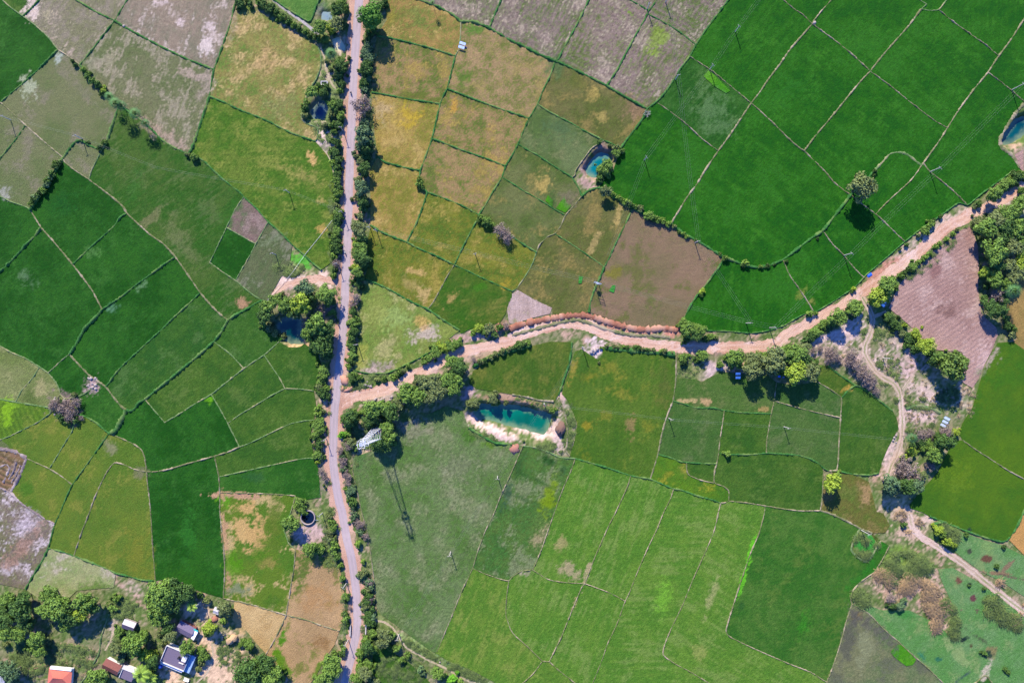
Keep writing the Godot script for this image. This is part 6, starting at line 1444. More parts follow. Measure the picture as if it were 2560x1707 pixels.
func build_plants():
	setup_plants()
	grove("west of the paved road near the north pond", "trees west of the paved road by the north pond", "td847,26,18 bb861,22,14 to843,59,18 tb799,68,20 by828,72,15 bd855,65,13 bb814,99,14 sd793,95,11 bb855,5,13 bd836,15,11")
	grove("in the hedge along the northern footpath", "bushes along the northern footpath", "bd659,11,14 bd675,22,15 sd692,33,11 bb705,44,13 sd722,54,10 sb735,64,10 sd749,72,10 sb763,80,9 sd776,90,9 sb645,5,11 bd626,11,12 bd599,7,16")
	grove("in the verge between footpath and paved road", "verge bushes by the small concrete tank", "bd855,163,16 bb847,153,12 bd858,177,16 bd847,191,14 bd855,210,14 sb851,226,10 so843,169,10 so817,153,8 so825,174,7")
	grove("around the dark square pond beside the road", "bushes around the dark square pond", "tb779,231,17 sb793,221,11 bd809,231,14 bb765,253,11 sd763,272,11 so761,289,10 bb831,264,16 bd847,261,14 bb852,289,14 bd839,275,14 so828,289,11 bd847,313,13 so814,316,11 sb831,313,11 sb836,330,10 sd798,215,10 sd814,218,11")
	grove("below the bare earth patch west of the road", "bushes below the bare earth patch", "bd842,357,14 bd836,381,16 sb828,379,11 bd847,400,14 bd842,419,14 sb831,408,10")
	grove("in the western roadside hedge", "bushes in the western roadside hedge", "bd844,438,15 bb843,453,14 bd846,468,15 bb844,483,14 sb840,501,10 so842,514,10 bb847,532,13 bd846,547,14 bd844,560,14 bb843,577,14 bb836,593,14 bd840,607,14 bd842,622,16 sb831,618,11 sb835,641,11 tn840,658,12 sd836,675,10 sb835,690,10")
	grove("beside the paved road at the north edge", "big trees at the north end of the road", "tR925,41,33 bd953,16,13 sd964,7,11 sd923,84,11 bd935,78,12 sd918,101,10")
	grove("in the eastern roadside hedge north", "bushes in the northern part of the eastern roadside hedge", "bt921,116,14 bt915,125,14 bd913,128,12 bt917,136,15 st924,141,11 bt922,151,15 bd920,160,15 td915,169,17 bd913,174,13 bd909,180,13 bd920,189,12 bt922,198,11 bd910,205,13 bd907,214,12 bt912,223,12")
	grove("beside the road among eastern hedge bushes", "dry leafless trees beside the paved road", "tn901,266,29 tn912,251,16 tn888,746,17 tn880,762,11")
	grove("where the eastern hedge bulges over the road", "bushes where the hedge bulges", "bt912,308,16 tt908,338,26 td918,362,20 bt901,368,16 bd912,387,16 bo901,403,16 td910,421,17 so893,392,11")
	grove("in the eastern roadside hedge", "bushes in the middle of the eastern roadside hedge", "bd912,435,16 bo896,452,14 tt904,471,21 bo896,492,15 td907,501,17 bd908,522,16 bo901,539,12 bo891,563,15 to899,574,20 td901,590,17 by892,612,16 tb901,623,19 bb893,637,14 td906,645,21 bd910,661,15 by888,669,13 tb892,680,17 bd899,694,16 bd896,710,14 sd907,716,10")
	grove("in the lower eastern roadside hedge", "bushes in the lower part of the eastern roadside hedge", "bd884,781,14 sb891,795,11 bb882,808,16 bd885,829,16 bb877,835,12 bd880,848,15 bb874,859,14 bd881,870,12 bb880,884,12 bb874,898,11 sd880,906,10 sb871,917,10 bd882,947,13 sb885,936,10")
	grove("around the side pond west of the road", "trees around the side pond west of the paved road", "tt760,722,25 td773,744,20 tb814,735,25 bd828,754,15 tb689,751,20 tb714,763,22 ty754,758,31 td735,774,25 tb667,769,22 td662,791,22 tn803,771,16 bb814,761,16 tb793,811,32 tn768,806,21 td814,822,22 tb771,835,20 td809,846,22 bb831,781,12 so703,735,10 bb656,808,14 bo673,822,12 so686,833,11 so703,841,11")
	grove("at the south end of the side grove", "bushes at the south end of the side grove", "td806,862,25 td787,862,19 td820,884,17 bo814,895,15 bb812,911,14 bb809,925,15 bb806,941,15 bb801,955,13 bo798,968,13 bd806,982,16 bd814,990,14 sb817,971,11 sb793,974,8")
	grove("in the verge west of the road bend", "bushes in the verge west of the road bend", "sb795,1020,11 sb795,1034,11 bb798,1047,12 bb793,1064,16 bb801,1077,15 bb790,1088,14 bd798,1105,13 sd799,1118,11 bb793,1137,14 bd801,1143,11 sy795,1154,8 tn803,1179,11 tn812,1194,11 sd814,1220,4 sb809,1213,4 so809,1028,8")
	grove("in the field hedge of the north west", "bushes in the field hedge of the north west", "sd180,153,6 sb207,174,8 bb218,188,11 bb230,202,12 sd245,211,11 by259,225,11 sd188,163,7 sd253,234,8 bb485,392,13 so468,387,8 sb261,357,9 sd249,369,9 sb218,355,6 sd202,351,5 sb136,406,7 sd139,417,11 sd148,408,8")
	grove("in the field hedge of the north west", "palm trees in the field hedge of the north west", "tp272,241,13 tp287,257,16 tp302,263,14 tp336,283,16 tp362,308,12")
	grove("on the dark bank between western paddies", "bushes on the dark bank between western paddies", "sd130,435,11 st127,441,7 st124,445,9 sb119,451,11 st119,458,9 st116,464,10 st106,476,9 sb107,477,11 sd98,483,8 sd95,489,9 st88,493,10 sd85,500,11 sb78,510,9")
	grove("beside the yellow fields in the north", "trees among the yellow fields", "tp1081,6,7 tp827,133,15")
	grove("among the yellow ripening plots", "bushes among the yellow ripening plots", "sb1047,449,9 sb1048,461,11 sd1055,471,8 sb1201,548,11 bb1215,554,14 sb1227,560,11 tn1253,574,21 tn1269,593,19")
	grove("along the verge where dirt road leaves bend", "verge bushes north of the dirt road", "sb1182,833,10 by1198,819,14 bb1212,827,13 bo1223,822,16 bd1236,835,12 sb1250,819,11 tn1266,814,11 bb1144,858,14 bb1125,865,16 by1108,870,16 bb1089,881,16 bb1073,895,15 bb1061,906,12 sb1021,915,8 sb997,930,11 sb983,944,11 sb961,947,9 so942,949,8 so1008,928,8 sb901,944,9")
	grove("by the turquoise pond among the paddies", "trees by the turquoise pond among the paddies", "tb1517,413,20 bb1503,421,14 bb1541,384,15 so1539,370,11 sd1552,379,10 so1525,365,8 sd1498,357,7 tq1619,283,15 to1514,477,17 bd1506,438,14 bb1514,432,14 sd1501,446,11")
	grove("on the bushy bank above the brown paddy", "bushes on the bank above the brown paddy", "sb1533,485,9 sb1548,495,9 sb1556,501,7 sb1565,505,11 sb1577,511,11 sb1588,517,8 so1601,522,11 sb1616,536,9 bb1624,540,13 sb1637,547,10 sb1645,550,11 sb1657,552,10 sb1672,560,10 so1686,566,7 sb1699,580,7 sb1708,584,7 sb1718,592,7 sd1740,600,5 sb1800,635,6 sb1814,646,10 sb1864,658,11 sd1857,664,8 sb1902,667,7 sd1917,667,6 sy1755,728,9 sb1752,736,8")
	grove("where the ditch meets the dark paddy", "bushes where the ditch ends", "bb1709,806,15 sb1705,816,11 tb1721,822,19 bb1740,819,14 tb1752,826,17 td1740,838,17 bd1718,844,14 bb1778,841,12 sb1765,846,11 so1789,844,8")
	grove("standing alone amid dark green paddies", "lone tree amid dark green paddies", "to2155,468,35")
	grove("along the eastern dirt road", "bushes along the eastern dirt road", "sd2188,428,7 sd2186,438,5 sd1920,663,7 sd1936,661,5 sd1966,653,6 sd2045,596,5 tb2486,486,20 bb2497,479,14 bb2511,462,16 bb2527,457,15 bd2541,443,16 bb2557,437,14 sd2446,511,10 so2437,517,8 bb2328,560,12 bb2312,577,13 sd2334,552,8 sd2353,541,7 so2296,588,7 sd2266,612,7 sd2251,623,5 sy2135,722,7 sb2130,728,6 sb2023,784,11 sb2040,784,7")
	grove("between dirt road and pink ploughed field", "bushes between dirt road and ploughed field", "sb2252,691,11 bb2282,667,14 sd2273,672,10 sb2296,656,9 sb2312,645,10 sb2323,634,9 sb2339,618,9 sb2349,609,8 sb2367,599,8 sb2383,585,8 so2394,574,6 sd2260,683,8")
	grove("beside the fork of the dirt roads", "trees beside the fork of the dirt roads", "tb2217,713,25 bb2233,705,16 sb2239,718,11 by2206,729,16 ty2192,743,25 by2214,740,14 bb2181,754,14 tb2138,770,22 by2149,773,14 sd2122,773,11 tb2097,792,22 tb2083,800,17 bb2073,806,14 bb2056,811,14 bb2040,830,16 bd2029,838,14 bd2013,849,12")
	grove("in the wood at the east edge", "trees in the wood at the east edge", "tb2465,569,30 to2492,550,25 tb2519,536,25 tb2541,522,22 tb2557,503,19 bo2446,555,16 to2476,588,22 td2514,569,25 tb2544,569,25 tb2486,629,32 to2533,618,25 tb2555,601,22 td2495,661,22 to2527,667,22 ty2555,658,22 ty2462,680,17 tb2489,699,22 tb2516,710,17 to2538,688,22 tn2492,740,22 td2478,767,22 td2497,778,22 bd2516,795,14 td2506,593,22 tb2560,634,20 bd2462,748,14 sd2533,822,11 bd2465,596,14 bb2555,476,14 sd2465,716,11 bd2508,748,16 bd2519,814,14 bo2530,838,12")
	grove("in the wood at the east edge", "palm trees in the wood at the east edge", "tp2537,728,19")
	grove("on the strip south of the ploughed field", "bushes south of the ploughed field", "bd2222,795,14 sb2217,789,10 bd2233,808,14 bd2244,819,14 bo2255,833,14 bd2269,844,16 by2288,833,16 by2296,844,12 sy2263,814,8 sy2315,856,11 sd2279,852,11")
	grove("beside the track junction in the east", "trees beside the track junction", "ty2314,866,21 bd2299,873,14 bd2328,881,14 tD2380,915,40 td2342,899,20 bb2356,889,14 tb2399,903,19 sd2266,865,11 bd2285,873,12")
	grove("in the tree row south of dirt road", "trees in the row south of the dirt road", "to1936,900,35 tb1961,887,22 tb1988,884,27 to2010,873,18 td2010,900,22 bb2029,917,16 ty1992,932,29 to2025,930,26 bb1964,876,16 to1925,919,19 sd2040,908,11 bb1947,922,16")
	grove("at the tree row's west end", "trees at the west end of that row", "bb1708,895,14 sd1709,906,11 bb1758,887,16 bb1752,895,14 sd1738,895,8 bb1800,911,13 tb1840,892,24 bb1846,908,16 bb1825,895,14 to1885,898,22 to1882,926,27 bb1868,919,14 bo1904,917,14 bb1915,892,16 bb1895,887,14 sb1917,914,11")
	grove("in the dry thicket beside the track", "dry thickets beside the winding track", "tn2073,879,16 tn2086,887,19 tn2073,898,14 tn2097,898,11 tn2132,887,20 tn2127,903,17 tn2146,914,20 tn2157,930,20 tn2171,944,22 tn2184,960,18 tn2192,977,12 tn2034,876,11 tn2051,870,10")
	grove("in the clump beside the southern track end", "trees in the clump beside the southern track end", "tn2307,1088,19 bd2301,1096,16 bb2315,1107,16 bb2309,1118,14 tn2326,1083,14 td2361,1107,25 tn2367,1080,20 bd2345,1091,16 by2388,1080,14 bd2378,1091,14 by2279,1129,14 by2258,1143,12 so2274,1143,11 tb2337,1137,20 bb2345,1148,12 tn2260,1156,22 tn2277,1181,29 tn2255,1175,19 tt2228,1208,27 tt2233,1224,20 bt2217,1222,14 td2266,1216,22 tt2293,1216,20 bo2301,1189,16 tn2328,1167,14 tn2288,1200,16 bd2282,1113,12")
	grove("in the clump beside the southern track end", "palm tree in the clump", "tp2281,1095,14")
	grove("beside the paddy corner in the southeast", "lone yellowish tree at paddy corner", "ty2081,1207,24 bb2094,1188,12")
	grove("on low banks around the middle paddies", "lone bushes on low banks", "bb1818,1135,12 sd1305,864,11 sd1291,868,10 sb1321,859,9 so1498,906,5 sb1503,870,5")
	grove("in the dark scrub south of the dirt road", "dark scrub south of the dirt road", "so1517,864,7 so1535,867,7 so1544,868,7 sb1559,867,6 sd1569,868,7 sd1588,868,8 sd1597,870,8 so1608,873,7 sd1619,874,8 so1634,875,7 sb1653,877,7 so1662,878,9 so1681,882,7")
	grove("on the scrub bank north of the small paddy", "scrub on the bank above the small paddy", "tn1184,900,11 so1201,904,10 sd1213,901,9 so1226,895,9 so1238,887,9 so1257,878,11 so1274,873,9 so1287,867,7 sd1296,864,11 so1317,858,8")
	grove("in the grove south of the dirt road mouth", "trees in the grove south of the dirt road mouth", "tb1130,906,20 td1149,917,22 bt1144,900,14 td1138,933,17 tb1144,952,20 tb1117,952,22 to1087,947,22 to1089,968,22 to1065,957,25 bo1046,949,16 tb1016,982,27 bb1005,993,16 tb1048,990,22 to1073,990,22 to1103,977,22 tb1133,974,20 bo1119,936,14 bd1035,974,14 bd1059,977,14 sd1152,936,11")
	grove("on the grassy bank beside grove", "trees west of the grove", "tb931,1020,27 bb915,1026,16 bd945,1031,16 td926,1050,20 tb961,1017,22 td978,1028,22 to994,1012,17 bd967,1039,14 so1002,1023,11 sd923,1064,11")
	grove("between the paved road and steel tower", "trees between the paved road and tower", "td874,1042,23 bd885,1056,16 bb869,1058,16 sY858,1085,11 sY850,1091,7 sb871,1085,10 bo880,1107,16 bb891,1118,14 tn871,1115,14 sb861,1053,11 sb885,1031,11")
	grove("around the foot of the steel tower", "trees around the foot of the steel tower", "td948,1105,22 tb967,1072,20 tb975,1094,20 bd940,1118,16 td961,1118,17 bb934,1085,12 sy974,1061,11 bd956,1099,16 bb980,1107,12")
	grove("in the bluish scrub east of the road", "bluish scrub east of the paved road", "tn850,1125,12 st857,1142,10 tn852,1148,11 tn859,1152,12 tn856,1164,11 st858,1174,11 tn863,1184,12 tn870,1193,12 tn869,1200,10 tn869,1210,11 bt878,1225,13 bt871,1230,11 st872,1239,9 sd882,1249,10 sd884,1257,11 st882,1268,9 tn881,1283,10 st886,1287,11 bt883,1294,12 tn892,1306,11 tn902,1310,12 tn894,1316,10 bt900,1330,11 tn913,1341,12")
	grove("east of the paved road near tower field", "green bushes east of the paved road near the tower field", "sb865,1223,9 sb870,1250,8 sd880,1262,9 sb896,1359,11 sb908,1403,8 sb882,1300,8")
	grove("in the southern scrub east of road", "scrub along the southern road bend", "bo906,1433,16 bt905,1440,13 bt922,1454,13 tn922,1458,13 st926,1465,11 bo919,1473,13 bd912,1478,12 bd920,1490,15 tn922,1498,14 bd914,1504,15 bo914,1511,15 bd929,1520,12 bt918,1523,12 bd923,1534,13 bt930,1544,14 bd918,1549,14 bd927,1555,14")
	grove("on the bank of the big teal pond", "bushes on the bank of the teal pond", "bo1185,1009,16 sb1187,1020,11 so1174,1007,11 bo1231,996,16 bb1236,1007,14 so1239,985,11 so1264,1007,8 sb1381,1028,8 sb1389,1023,6 sy1305,1017,4 sb1330,1011,4 tq1397,1069,11 sb1309,1102,4")
	grove("around the round stone well", "trees around the round stone well", "bb750,1254,16 bb754,1271,14 sb743,1265,11 tb724,1310,23 bb735,1302,14 sd727,1351,7 tb776,1370,17 bb793,1371,16 sd803,1364,10 sb763,1370,11 sb763,1281,8")
	grove("on the verge west of the southern road", "verge bushes west of the southern road", "so823,1292,10 sb829,1304,11 sd832,1309,11 bb833,1319,13 bo827,1328,13 so825,1337,10 bo827,1348,12 bb831,1354,12 sb837,1366,11 sb831,1373,9 bb835,1380,12 sd844,1394,11")
	grove("on the verge west of the southern road bend", "bushes on the verge west of the southern road bend", "sb851,1413,9 sb857,1445,10 bb866,1490,13 sb862,1535,10 bb865,1548,12 sd869,1561,8 bb858,1620,12 sd855,1634,10 tn874,1520,7 so850,1604,8")
	grove("at the south end of the paved road", "trees at the south end of the road, west side", "tb828,1653,21 tb831,1672,21 bb817,1669,14 tb820,1688,20 bb801,1697,16 sb836,1634,10 sb793,1705,11")
	grove("in the small wood east of the southern road", "trees in the small wood east of the southern road", "bb934,1582,14 bo950,1577,14 to961,1588,19 bb978,1588,14 to956,1607,17 bb991,1620,16 sb978,1620,11 sb1004,1649,11 sb1019,1637,10 bb915,1601,16 td918,1618,19 bb904,1631,16 bb931,1623,14 sb901,1648,11 bb921,1659,16 bb901,1672,16 to912,1683,19 bb888,1694,14 bb926,1675,12 st1051,1672,11 st1057,1683,8 tb1093,1682,18 bY1130,1697,16 sb1152,1703,11 sb1114,1688,8 bo934,1702,16 bd899,1705,14")
	grove("in the village grove at bottom left", "trees at the edge of the tan fields", "td665,1659,27 bd651,1648,16 tb681,1691,29 tb656,1686,22 bb703,1694,16")
	grove("in the village wood at bottom left", "trees in the village wood", "tb16,1498,20 td54,1517,30 bb38,1506,16 td57,1495,19 tb123,1490,24 tb114,1525,22 by128,1533,16 tb144,1522,31 tb153,1503,20 td174,1544,25 tb163,1558,19 tb210,1506,27 ty202,1533,22 bb191,1552,16 td229,1520,22 td5,1552,25 bd8,1520,16 td65,1558,22 bd25,1539,16 tb49,1585,20 tb90,1599,22 bb79,1618,16 tb98,1626,17 tb19,1582,22 tt25,1683,27 tt8,1672,19 bt35,1699,16 bo120,1601,12 so14,1612,11")
	grove("beside the sheds of the village", "trees beside the village sheds", "bb289,1498,12 sb300,1492,8 bb281,1520,12 so275,1511,8 tb403,1482,35 tb387,1498,25 tb392,1522,27 td436,1471,29 td458,1484,28 bd479,1476,14 td425,1506,27 tb403,1544,22 td419,1569,17 bb381,1541,14 bb297,1580,16 bd327,1580,14 tb335,1610,30 bb343,1626,16 tb349,1596,19 bt305,1645,14 ty362,1637,20 by381,1634,14 td381,1653,20 to286,1623,17 sb362,1582,11 to425,1590,17 so400,1585,11 so406,1607,11 bb316,1601,14")
	grove("around the flat roofed village house", "trees around the flat roofed house", "tb466,1620,19 sb477,1631,11 bb504,1626,16 bb512,1639,14 ty523,1569,18 sb517,1582,11 to561,1520,21 bo569,1536,14 sb558,1552,11 so517,1501,11 sb501,1487,10 bb624,1611,15 sb610,1601,10 sb602,1612,8 td621,1678,33 td602,1691,17 tb635,1661,19 tb245,1691,29 bb226,1699,16 bd261,1699,16 bd376,1683,16 so504,1656,11 so496,1672,9")
	grove("beside the concrete house in the village", "coconut palms in the village", "tc351,1686,22 tc478,1517,14 tc376,1699,14")
	grove("in the dry thicket among western paddies", "dry thickets among western paddies", "tn136,1007,16 tn128,1017,11 tn153,1023,17 tn166,1007,13 tn188,1007,16 tn174,1028,18 bd153,1042,13 tn174,1042,16 sd188,1050,11 so185,987,8 sd169,1056,9 tn202,1045,8 sd147,1004,11")
	grove("on the rough pasture in the south east", "bushes on the rough pasture", "sd2260,1311,9 tn2258,1300,8 tn2228,1495,16 bd2230,1514,13 bt2251,1514,16 sd2424,1464,5 sd2461,1472,6 sd2493,1415,8 sd2416,1337,8 sd2511,1367,7 sd2514,1672,7 sd2522,1680,7 sd2463,1634,7 sd2452,1630,5 by2345,1326,16 by2369,1354,15 sb2356,1337,11 sy2383,1362,11")
	for k in scrub_at: swarm("low_scrub", meshes.bush0, mats["leaf_" + k], scrub_at[k])
	build_grass()

func swarm(called: String, mesh: Mesh, m: Material, list: Array):
	var mm := MultiMesh.new(); mm.transform_format = MultiMesh.TRANSFORM_3D; mm.use_colors = true; mm.mesh = mesh; mm.instance_count = list.size()
	for i in list.size():
		mm.set_instance_transform(i, list[i])
		var q := rng.randf(); mm.set_instance_color(i, Color(0.55 + 0.75 * q, 0.6 + 0.65 * q, 0.6 + 0.5 * q))
	var o := MultiMeshInstance3D.new(); o.multimesh = mm; o.material_override = m; put(o, called); o.set_meta("kind", "stuff")
	tag(o, "low wild scrub scattered over verges, pond banks and rough ground" if called == "low_scrub" else "tall dry reed grass in matted clumps on the rough pasture" if called == "reed_grass" else "loose red soil clods along the cut bank of the dirt road" if called == "soil_clods" else "tufts of wild grass and weeds on the verges and waste ground", "soil" if called == "soil_clods" else "grass")

func tuft_mesh(seed_: int, blades: int) -> ArrayMesh:
	var r := RandomNumberGenerator.new(); r.seed = seed_
	var V := PackedVector3Array(); var N := PackedVector3Array(); var C := PackedColorArray(); var I := PackedInt32Array()
	for k in blades:
		var t := r.randf() * TAU; var d := Vector3(cos(t), r.randf_range(0.5, 1.4), sin(t)).normalized(); var s := Vector3(-sin(t), 0, cos(t)) * 0.12
		var p := Vector3(r.randfn() * 0.3, 0, r.randfn() * 0.3); var b := V.size()
		V.append_array(PackedVector3Array([p - s, p + s, p + d * r.randf_range(0.6, 1.1)])); var c := tone(r.randf())
		for q in 3: N.append((Vector3.UP + d * 0.5).normalized()); C.append(c)
		I.append_array(PackedInt32Array([b, b + 1, b + 2]))
	return arrays(V, N, C, I)

func scatter(list: Array, x: float, y: float, rx: float, ry: float, turn: float, count: int, size: float):
	var ca := cos(deg_to_rad(turn)); var sa := sin(deg_to_rad(turn))
	for i in count:
		var a := rng.randf() * TAU; var q := sqrt(rng.randf()); var u := cos(a) * q * rx; var v := sin(a) * q * ry
		var p := w3(x + u * ca - v * sa, y + u * sa + v * ca)
		if count > 0 and size != 0.9999 and paved.has(Vector2i(int(floor(p.x)), int(floor(p.z)))): continue
		if nb.get_noise_2d(p.x, p.z) + 0.6 * nc.get_noise_2d(p.x, p.z) < (0.12 if size > 1.0 else 0.02): continue
		var s := size * rng.randf_range(0.45, 1.7)
		list.append(Transform3D(Basis(Vector3.UP, rng.randf() * TAU).scaled(Vector3(s, s * 0.9, s)), Vector3(p.x, land(p.x, p.z), p.z)))

func build_grass():
	meshes.tuft = tuft_mesh(11, 26)
	var reed := []; var weed := []; var dry := []; var clod := []
	scatter(reed, 2288, 1465, 54, 19, 20, 432, 1.76)
	scatter(reed, 2233, 1454, 54, 19, 28, 317, 1.64)
	scatter(reed, 2345, 1536, 30, 52, -25, 432, 1.76)
	scatter(reed, 2328, 1492, 22, 30, 0, 173, 1.64)
	scatter(reed, 2274, 1307, 41, 25, 30, 100, 1.17)
	scatter(reed, 2546, 1531, 30, 38, -50, 144, 1.4)
	scatter(reed, 2369, 1383, 71, 8, 38, 86, 1.17)
	scatter(reed, 2497, 1454, 33, 5, 40, 42, 1.52)
	scatter(weed, 2274, 1411, 54, 30, 10, 900, 1.69)
	scatter(weed, 2233, 1433, 38, 22, 30, 375, 1.56)
	scatter(weed, 2157, 1492, 25, 19, 20, 375, 1.56)
	scatter(weed, 2361, 1337, 35, 30, 20, 525, 1.56)
	scatter(weed, 2378, 1552, 16, 54, -20, 375, 1.56)
	scatter(weed, 2492, 1525, 27, 44, -40, 450, 1.56)
	scatter(weed, 2165, 1362, 33, 35, 0, 375, 1.3)
	scatter(weed, 2533, 1552, 33, 16, 40, 225, 1.43)
	scatter(weed, 136, 1648, 114, 38, 0, 900, 1.0)
	scatter(weed, 313, 1525, 44, 30, 20, 400, 0.9)
	scatter(weed, 82, 1648, 49, 54, 0, 400, 1.0)
	scatter(weed, 300, 1620, 44, 33, 0, 300, 1.0)
	scatter(weed, 572, 1634, 30, 44, 0, 250, 0.9)
	scatter(dry, 163, 1656, 82, 38, 0, 135, 0.72)
	scatter(dry, 136, 1688, 82, 16, 0, 81, 0.72)
	scatter(weed, 863, 1181, 16, 95, 0, 500, 0.9)
	scatter(weed, 831, 1099, 14, 136, 0, 500, 0.9)
	scatter(weed, 880, 1099, 16, 163, 0, 500, 0.8)
	scatter(weed, 934, 955, 82, 19, -10, 500, 0.9)
	scatter(weed, 885, 949, 16, 22, 0, 150, 0.9)
	scatter(weed, 912, 1085, 25, 38, 0, 250, 0.9)
	scatter(weed, 1206, 1088, 41, 14, 28, 250, 0.8)
	scatter(weed, 1422, 1066, 16, 60, 4, 350, 0.8)
	scatter(weed, 1348, 1009, 68, 14, 8, 250, 0.7)
	scatter(weed, 1375, 1121, 33, 14, 15, 200, 0.8)
	scatter(weed, 1716, 914, 38, 30, 0, 250, 0.7)
	scatter(dry, 2233, 898, 54, 41, 20, 108, 0.64)
	scatter(dry, 2301, 979, 54, 41, 20, 135, 0.64)
	scatter(dry, 2301, 1039, 44, 22, 0, 81, 0.64)
	scatter(dry, 2416, 1007, 25, 44, 10, 81, 0.72)
	scatter(dry, 2138, 898, 60, 38, 40, 108, 0.64)
	scatter(dry, 2274, 1061, 27, 16, 0, 40, 0.64)
	scatter(weed, 2220, 922, 33, 44, 0, 250, 0.8)
	scatter(weed, 2288, 1007, 54, 16, 10, 300, 0.8)
	scatter(weed, 2369, 987, 30, 22, 0, 200, 0.8)
	scatter(weed, 2315, 1072, 54, 16, 0, 250, 0.8)
	scatter(weed, 885, 699, 16, 163, 0, 400, 0.9)
	scatter(weed, 842, 618, 14, 191, 0, 500, 0.9)
	scatter(weed, 831, 563, 11, 123, 0, 300, 0.9)
	scatter(weed, 722, 672, 41, 19, 0, 300, 0.8)
	scatter(weed, 703, 808, 22, 33, 0, 150, 0.8)
	scatter(weed, 825, 191, 22, 163, 0, 600, 0.9)
	scatter(weed, 803, 300, 25, 54, 0, 300, 0.8)
	scatter(weed, 921, 245, 14, 191, 0, 400, 0.9)
	scatter(weed, 722, 49, 82, 14, 36, 400, 0.9)
	scatter(weed, 831, 1348, 25, 82, 0, 500, 0.9)
	scatter(weed, 885, 1362, 16, 109, 0, 350, 0.9)
	scatter(weed, 912, 1498, 16, 109, 0, 350, 0.9)
	scatter(weed, 863, 1525, 11, 109, 0, 300, 0.9)
	scatter(weed, 1002, 1675, 71, 33, 10, 700, 0.9)
	scatter(weed, 953, 1593, 44, 33, 0, 300, 0.9)
	scatter(weed, 1048, 1629, 71, 14, 32, 500, 0.8)
	scatter(weed, 1157, 1678, 68, 11, 24, 400, 0.8)
	scatter(weed, 2220, 795, 54, 16, 30, 300, 0.8)
	scatter(weed, 2192, 835, 44, 16, 0, 250, 0.8)
	scatter(weed, 2328, 650, 82, 14, -38, 500, 0.8)
	scatter(weed, 2465, 536, 68, 16, -30, 400, 0.8)
	scatter(weed, 2083, 808, 71, 16, -25, 300, 0.8)
	scatter(clod, 1321, 807, 46, 5, -12, 110, 0.7)
	scatter(clod, 1403, 791, 49, 4, -6, 110, 0.7)
	scatter(clod, 1487, 795, 41, 5, 14, 110, 0.7)
	scatter(clod, 1566, 816, 46, 5, 14, 120, 0.7)
	scatter(clod, 1634, 823, 41, 6, 0, 120, 0.8)
	scatter(clod, 1683, 823, 19, 7, -10, 90, 0.8)
	scatter(clod, 1471, 808, 136, 8, 8, 90, 0.5)
	scatter(clod, 866, 963, 12, 22, 10, 90, 0.7)
	scatter(clod, 1239, 819, 38, 11, -10, 60, 0.6)
	mats.leaf_reed = plain(Color8(150, 126, 108), 0.9); mats.leaf_reed.vertex_color_use_as_albedo = true
	mats.leaf_weed = plain(Color8(88, 110, 58), 0.9); mats.leaf_weed.vertex_color_use_as_albedo = true
	mats.leaf_dry = plain(Color8(140, 124, 108), 0.9); mats.leaf_dry.vertex_color_use_as_albedo = true
	swarm("reed_grass", meshes.tuft, mats.leaf_reed, reed)
	swarm("verge_grass", meshes.tuft, mats.leaf_weed, weed)
	swarm("dry_grass", meshes.tuft, mats.leaf_dry, dry)
	var V := PackedVector3Array(); var N := PackedVector3Array(); var C := PackedColorArray(); var I := PackedInt32Array()
	var s := SphereMesh.new(); s.radius = 0.5; s.height = 0.7; s.radial_segments = 7; s.rings = 4; var a := s.surface_get_arrays(0)
	for p in a[Mesh.ARRAY_VERTEX]: V.append(p * (1.0 + 0.8 * nc.get_noise_3d(p.x * 5.0, p.y * 5.0, p.z * 5.0))); N.append(p.normalized()); C.append(Color.WHITE)
	I.append_array(a[Mesh.ARRAY_INDEX])
	mats.clod = plain(Color8(178, 124, 98), 0.97); mats.clod.vertex_color_use_as_albedo = true
	swarm("soil_clods", arrays(V, N, C, I), mats.clod, clod)

# ------------------------------------------------------------------ built things
func box_into(st: SurfaceTool, c: Vector3, s: Vector3, b := Basis.IDENTITY):
	var h := s * 0.5; var bev := minf(0.03, minf(s.x, minf(s.y, s.z)) * 0.12)
	for ax in 3:
		for sg in [-1.0, 1.0]:
			var n := Vector3.ZERO; n[ax] = sg
			var u := Vector3.ZERO; u[(ax + 1) % 3] = 1.0
			var v := Vector3.ZERO; v[(ax + 2) % 3] = sg
			var hu: float = h[(ax + 1) % 3] - bev; var hv: float = h[(ax + 2) % 3] - bev
			var q := [n * h[ax] - u * hu - v * hv, n * h[ax] + u * hu - v * hv, n * h[ax] + u * hu + v * hv, n * h[ax] - u * hu + v * hv]
			for k in [0, 2, 1, 0, 3, 2]:
				st.set_normal(b * n); st.add_vertex(c + b * q[k])
	if bev <= 0.0: return
	for ax in 3:                                   # the chamfers along the edges
		var a1 := (ax + 1) % 3; var a2 := (ax + 2) % 3
		for s1 in [-1.0, 1.0]:
			for s2 in [-1.0, 1.0]:
				var n := Vector3.ZERO; n[a1] = s1; n[a2] = s2; n = n.normalized()
				var e := Vector3.ZERO; e[ax] = h[ax] - bev
				var p1 := Vector3.ZERO; p1[a1] = s1 * h[a1]; p1[a2] = s2 * (h[a2] - bev)
				var p2 := Vector3.ZERO; p2[a1] = s1 * (h[a1] - bev); p2[a2] = s2 * h[a2]
				for p in [p1 - e, p1 + e, p2 + e, p1 - e, p2 + e, p2 - e]:
					st.set_normal(b * n); st.add_vertex(c + b * p)

func bx(called: String, parent, c: Vector3, s: Vector3, m: Material, b := Basis.IDENTITY) -> MeshInstance3D:
	var st := SurfaceTool.new(); st.begin(Mesh.PRIMITIVE_TRIANGLES); box_into(st, c, s, b)
	return obj(called, st.commit(), m, parent)

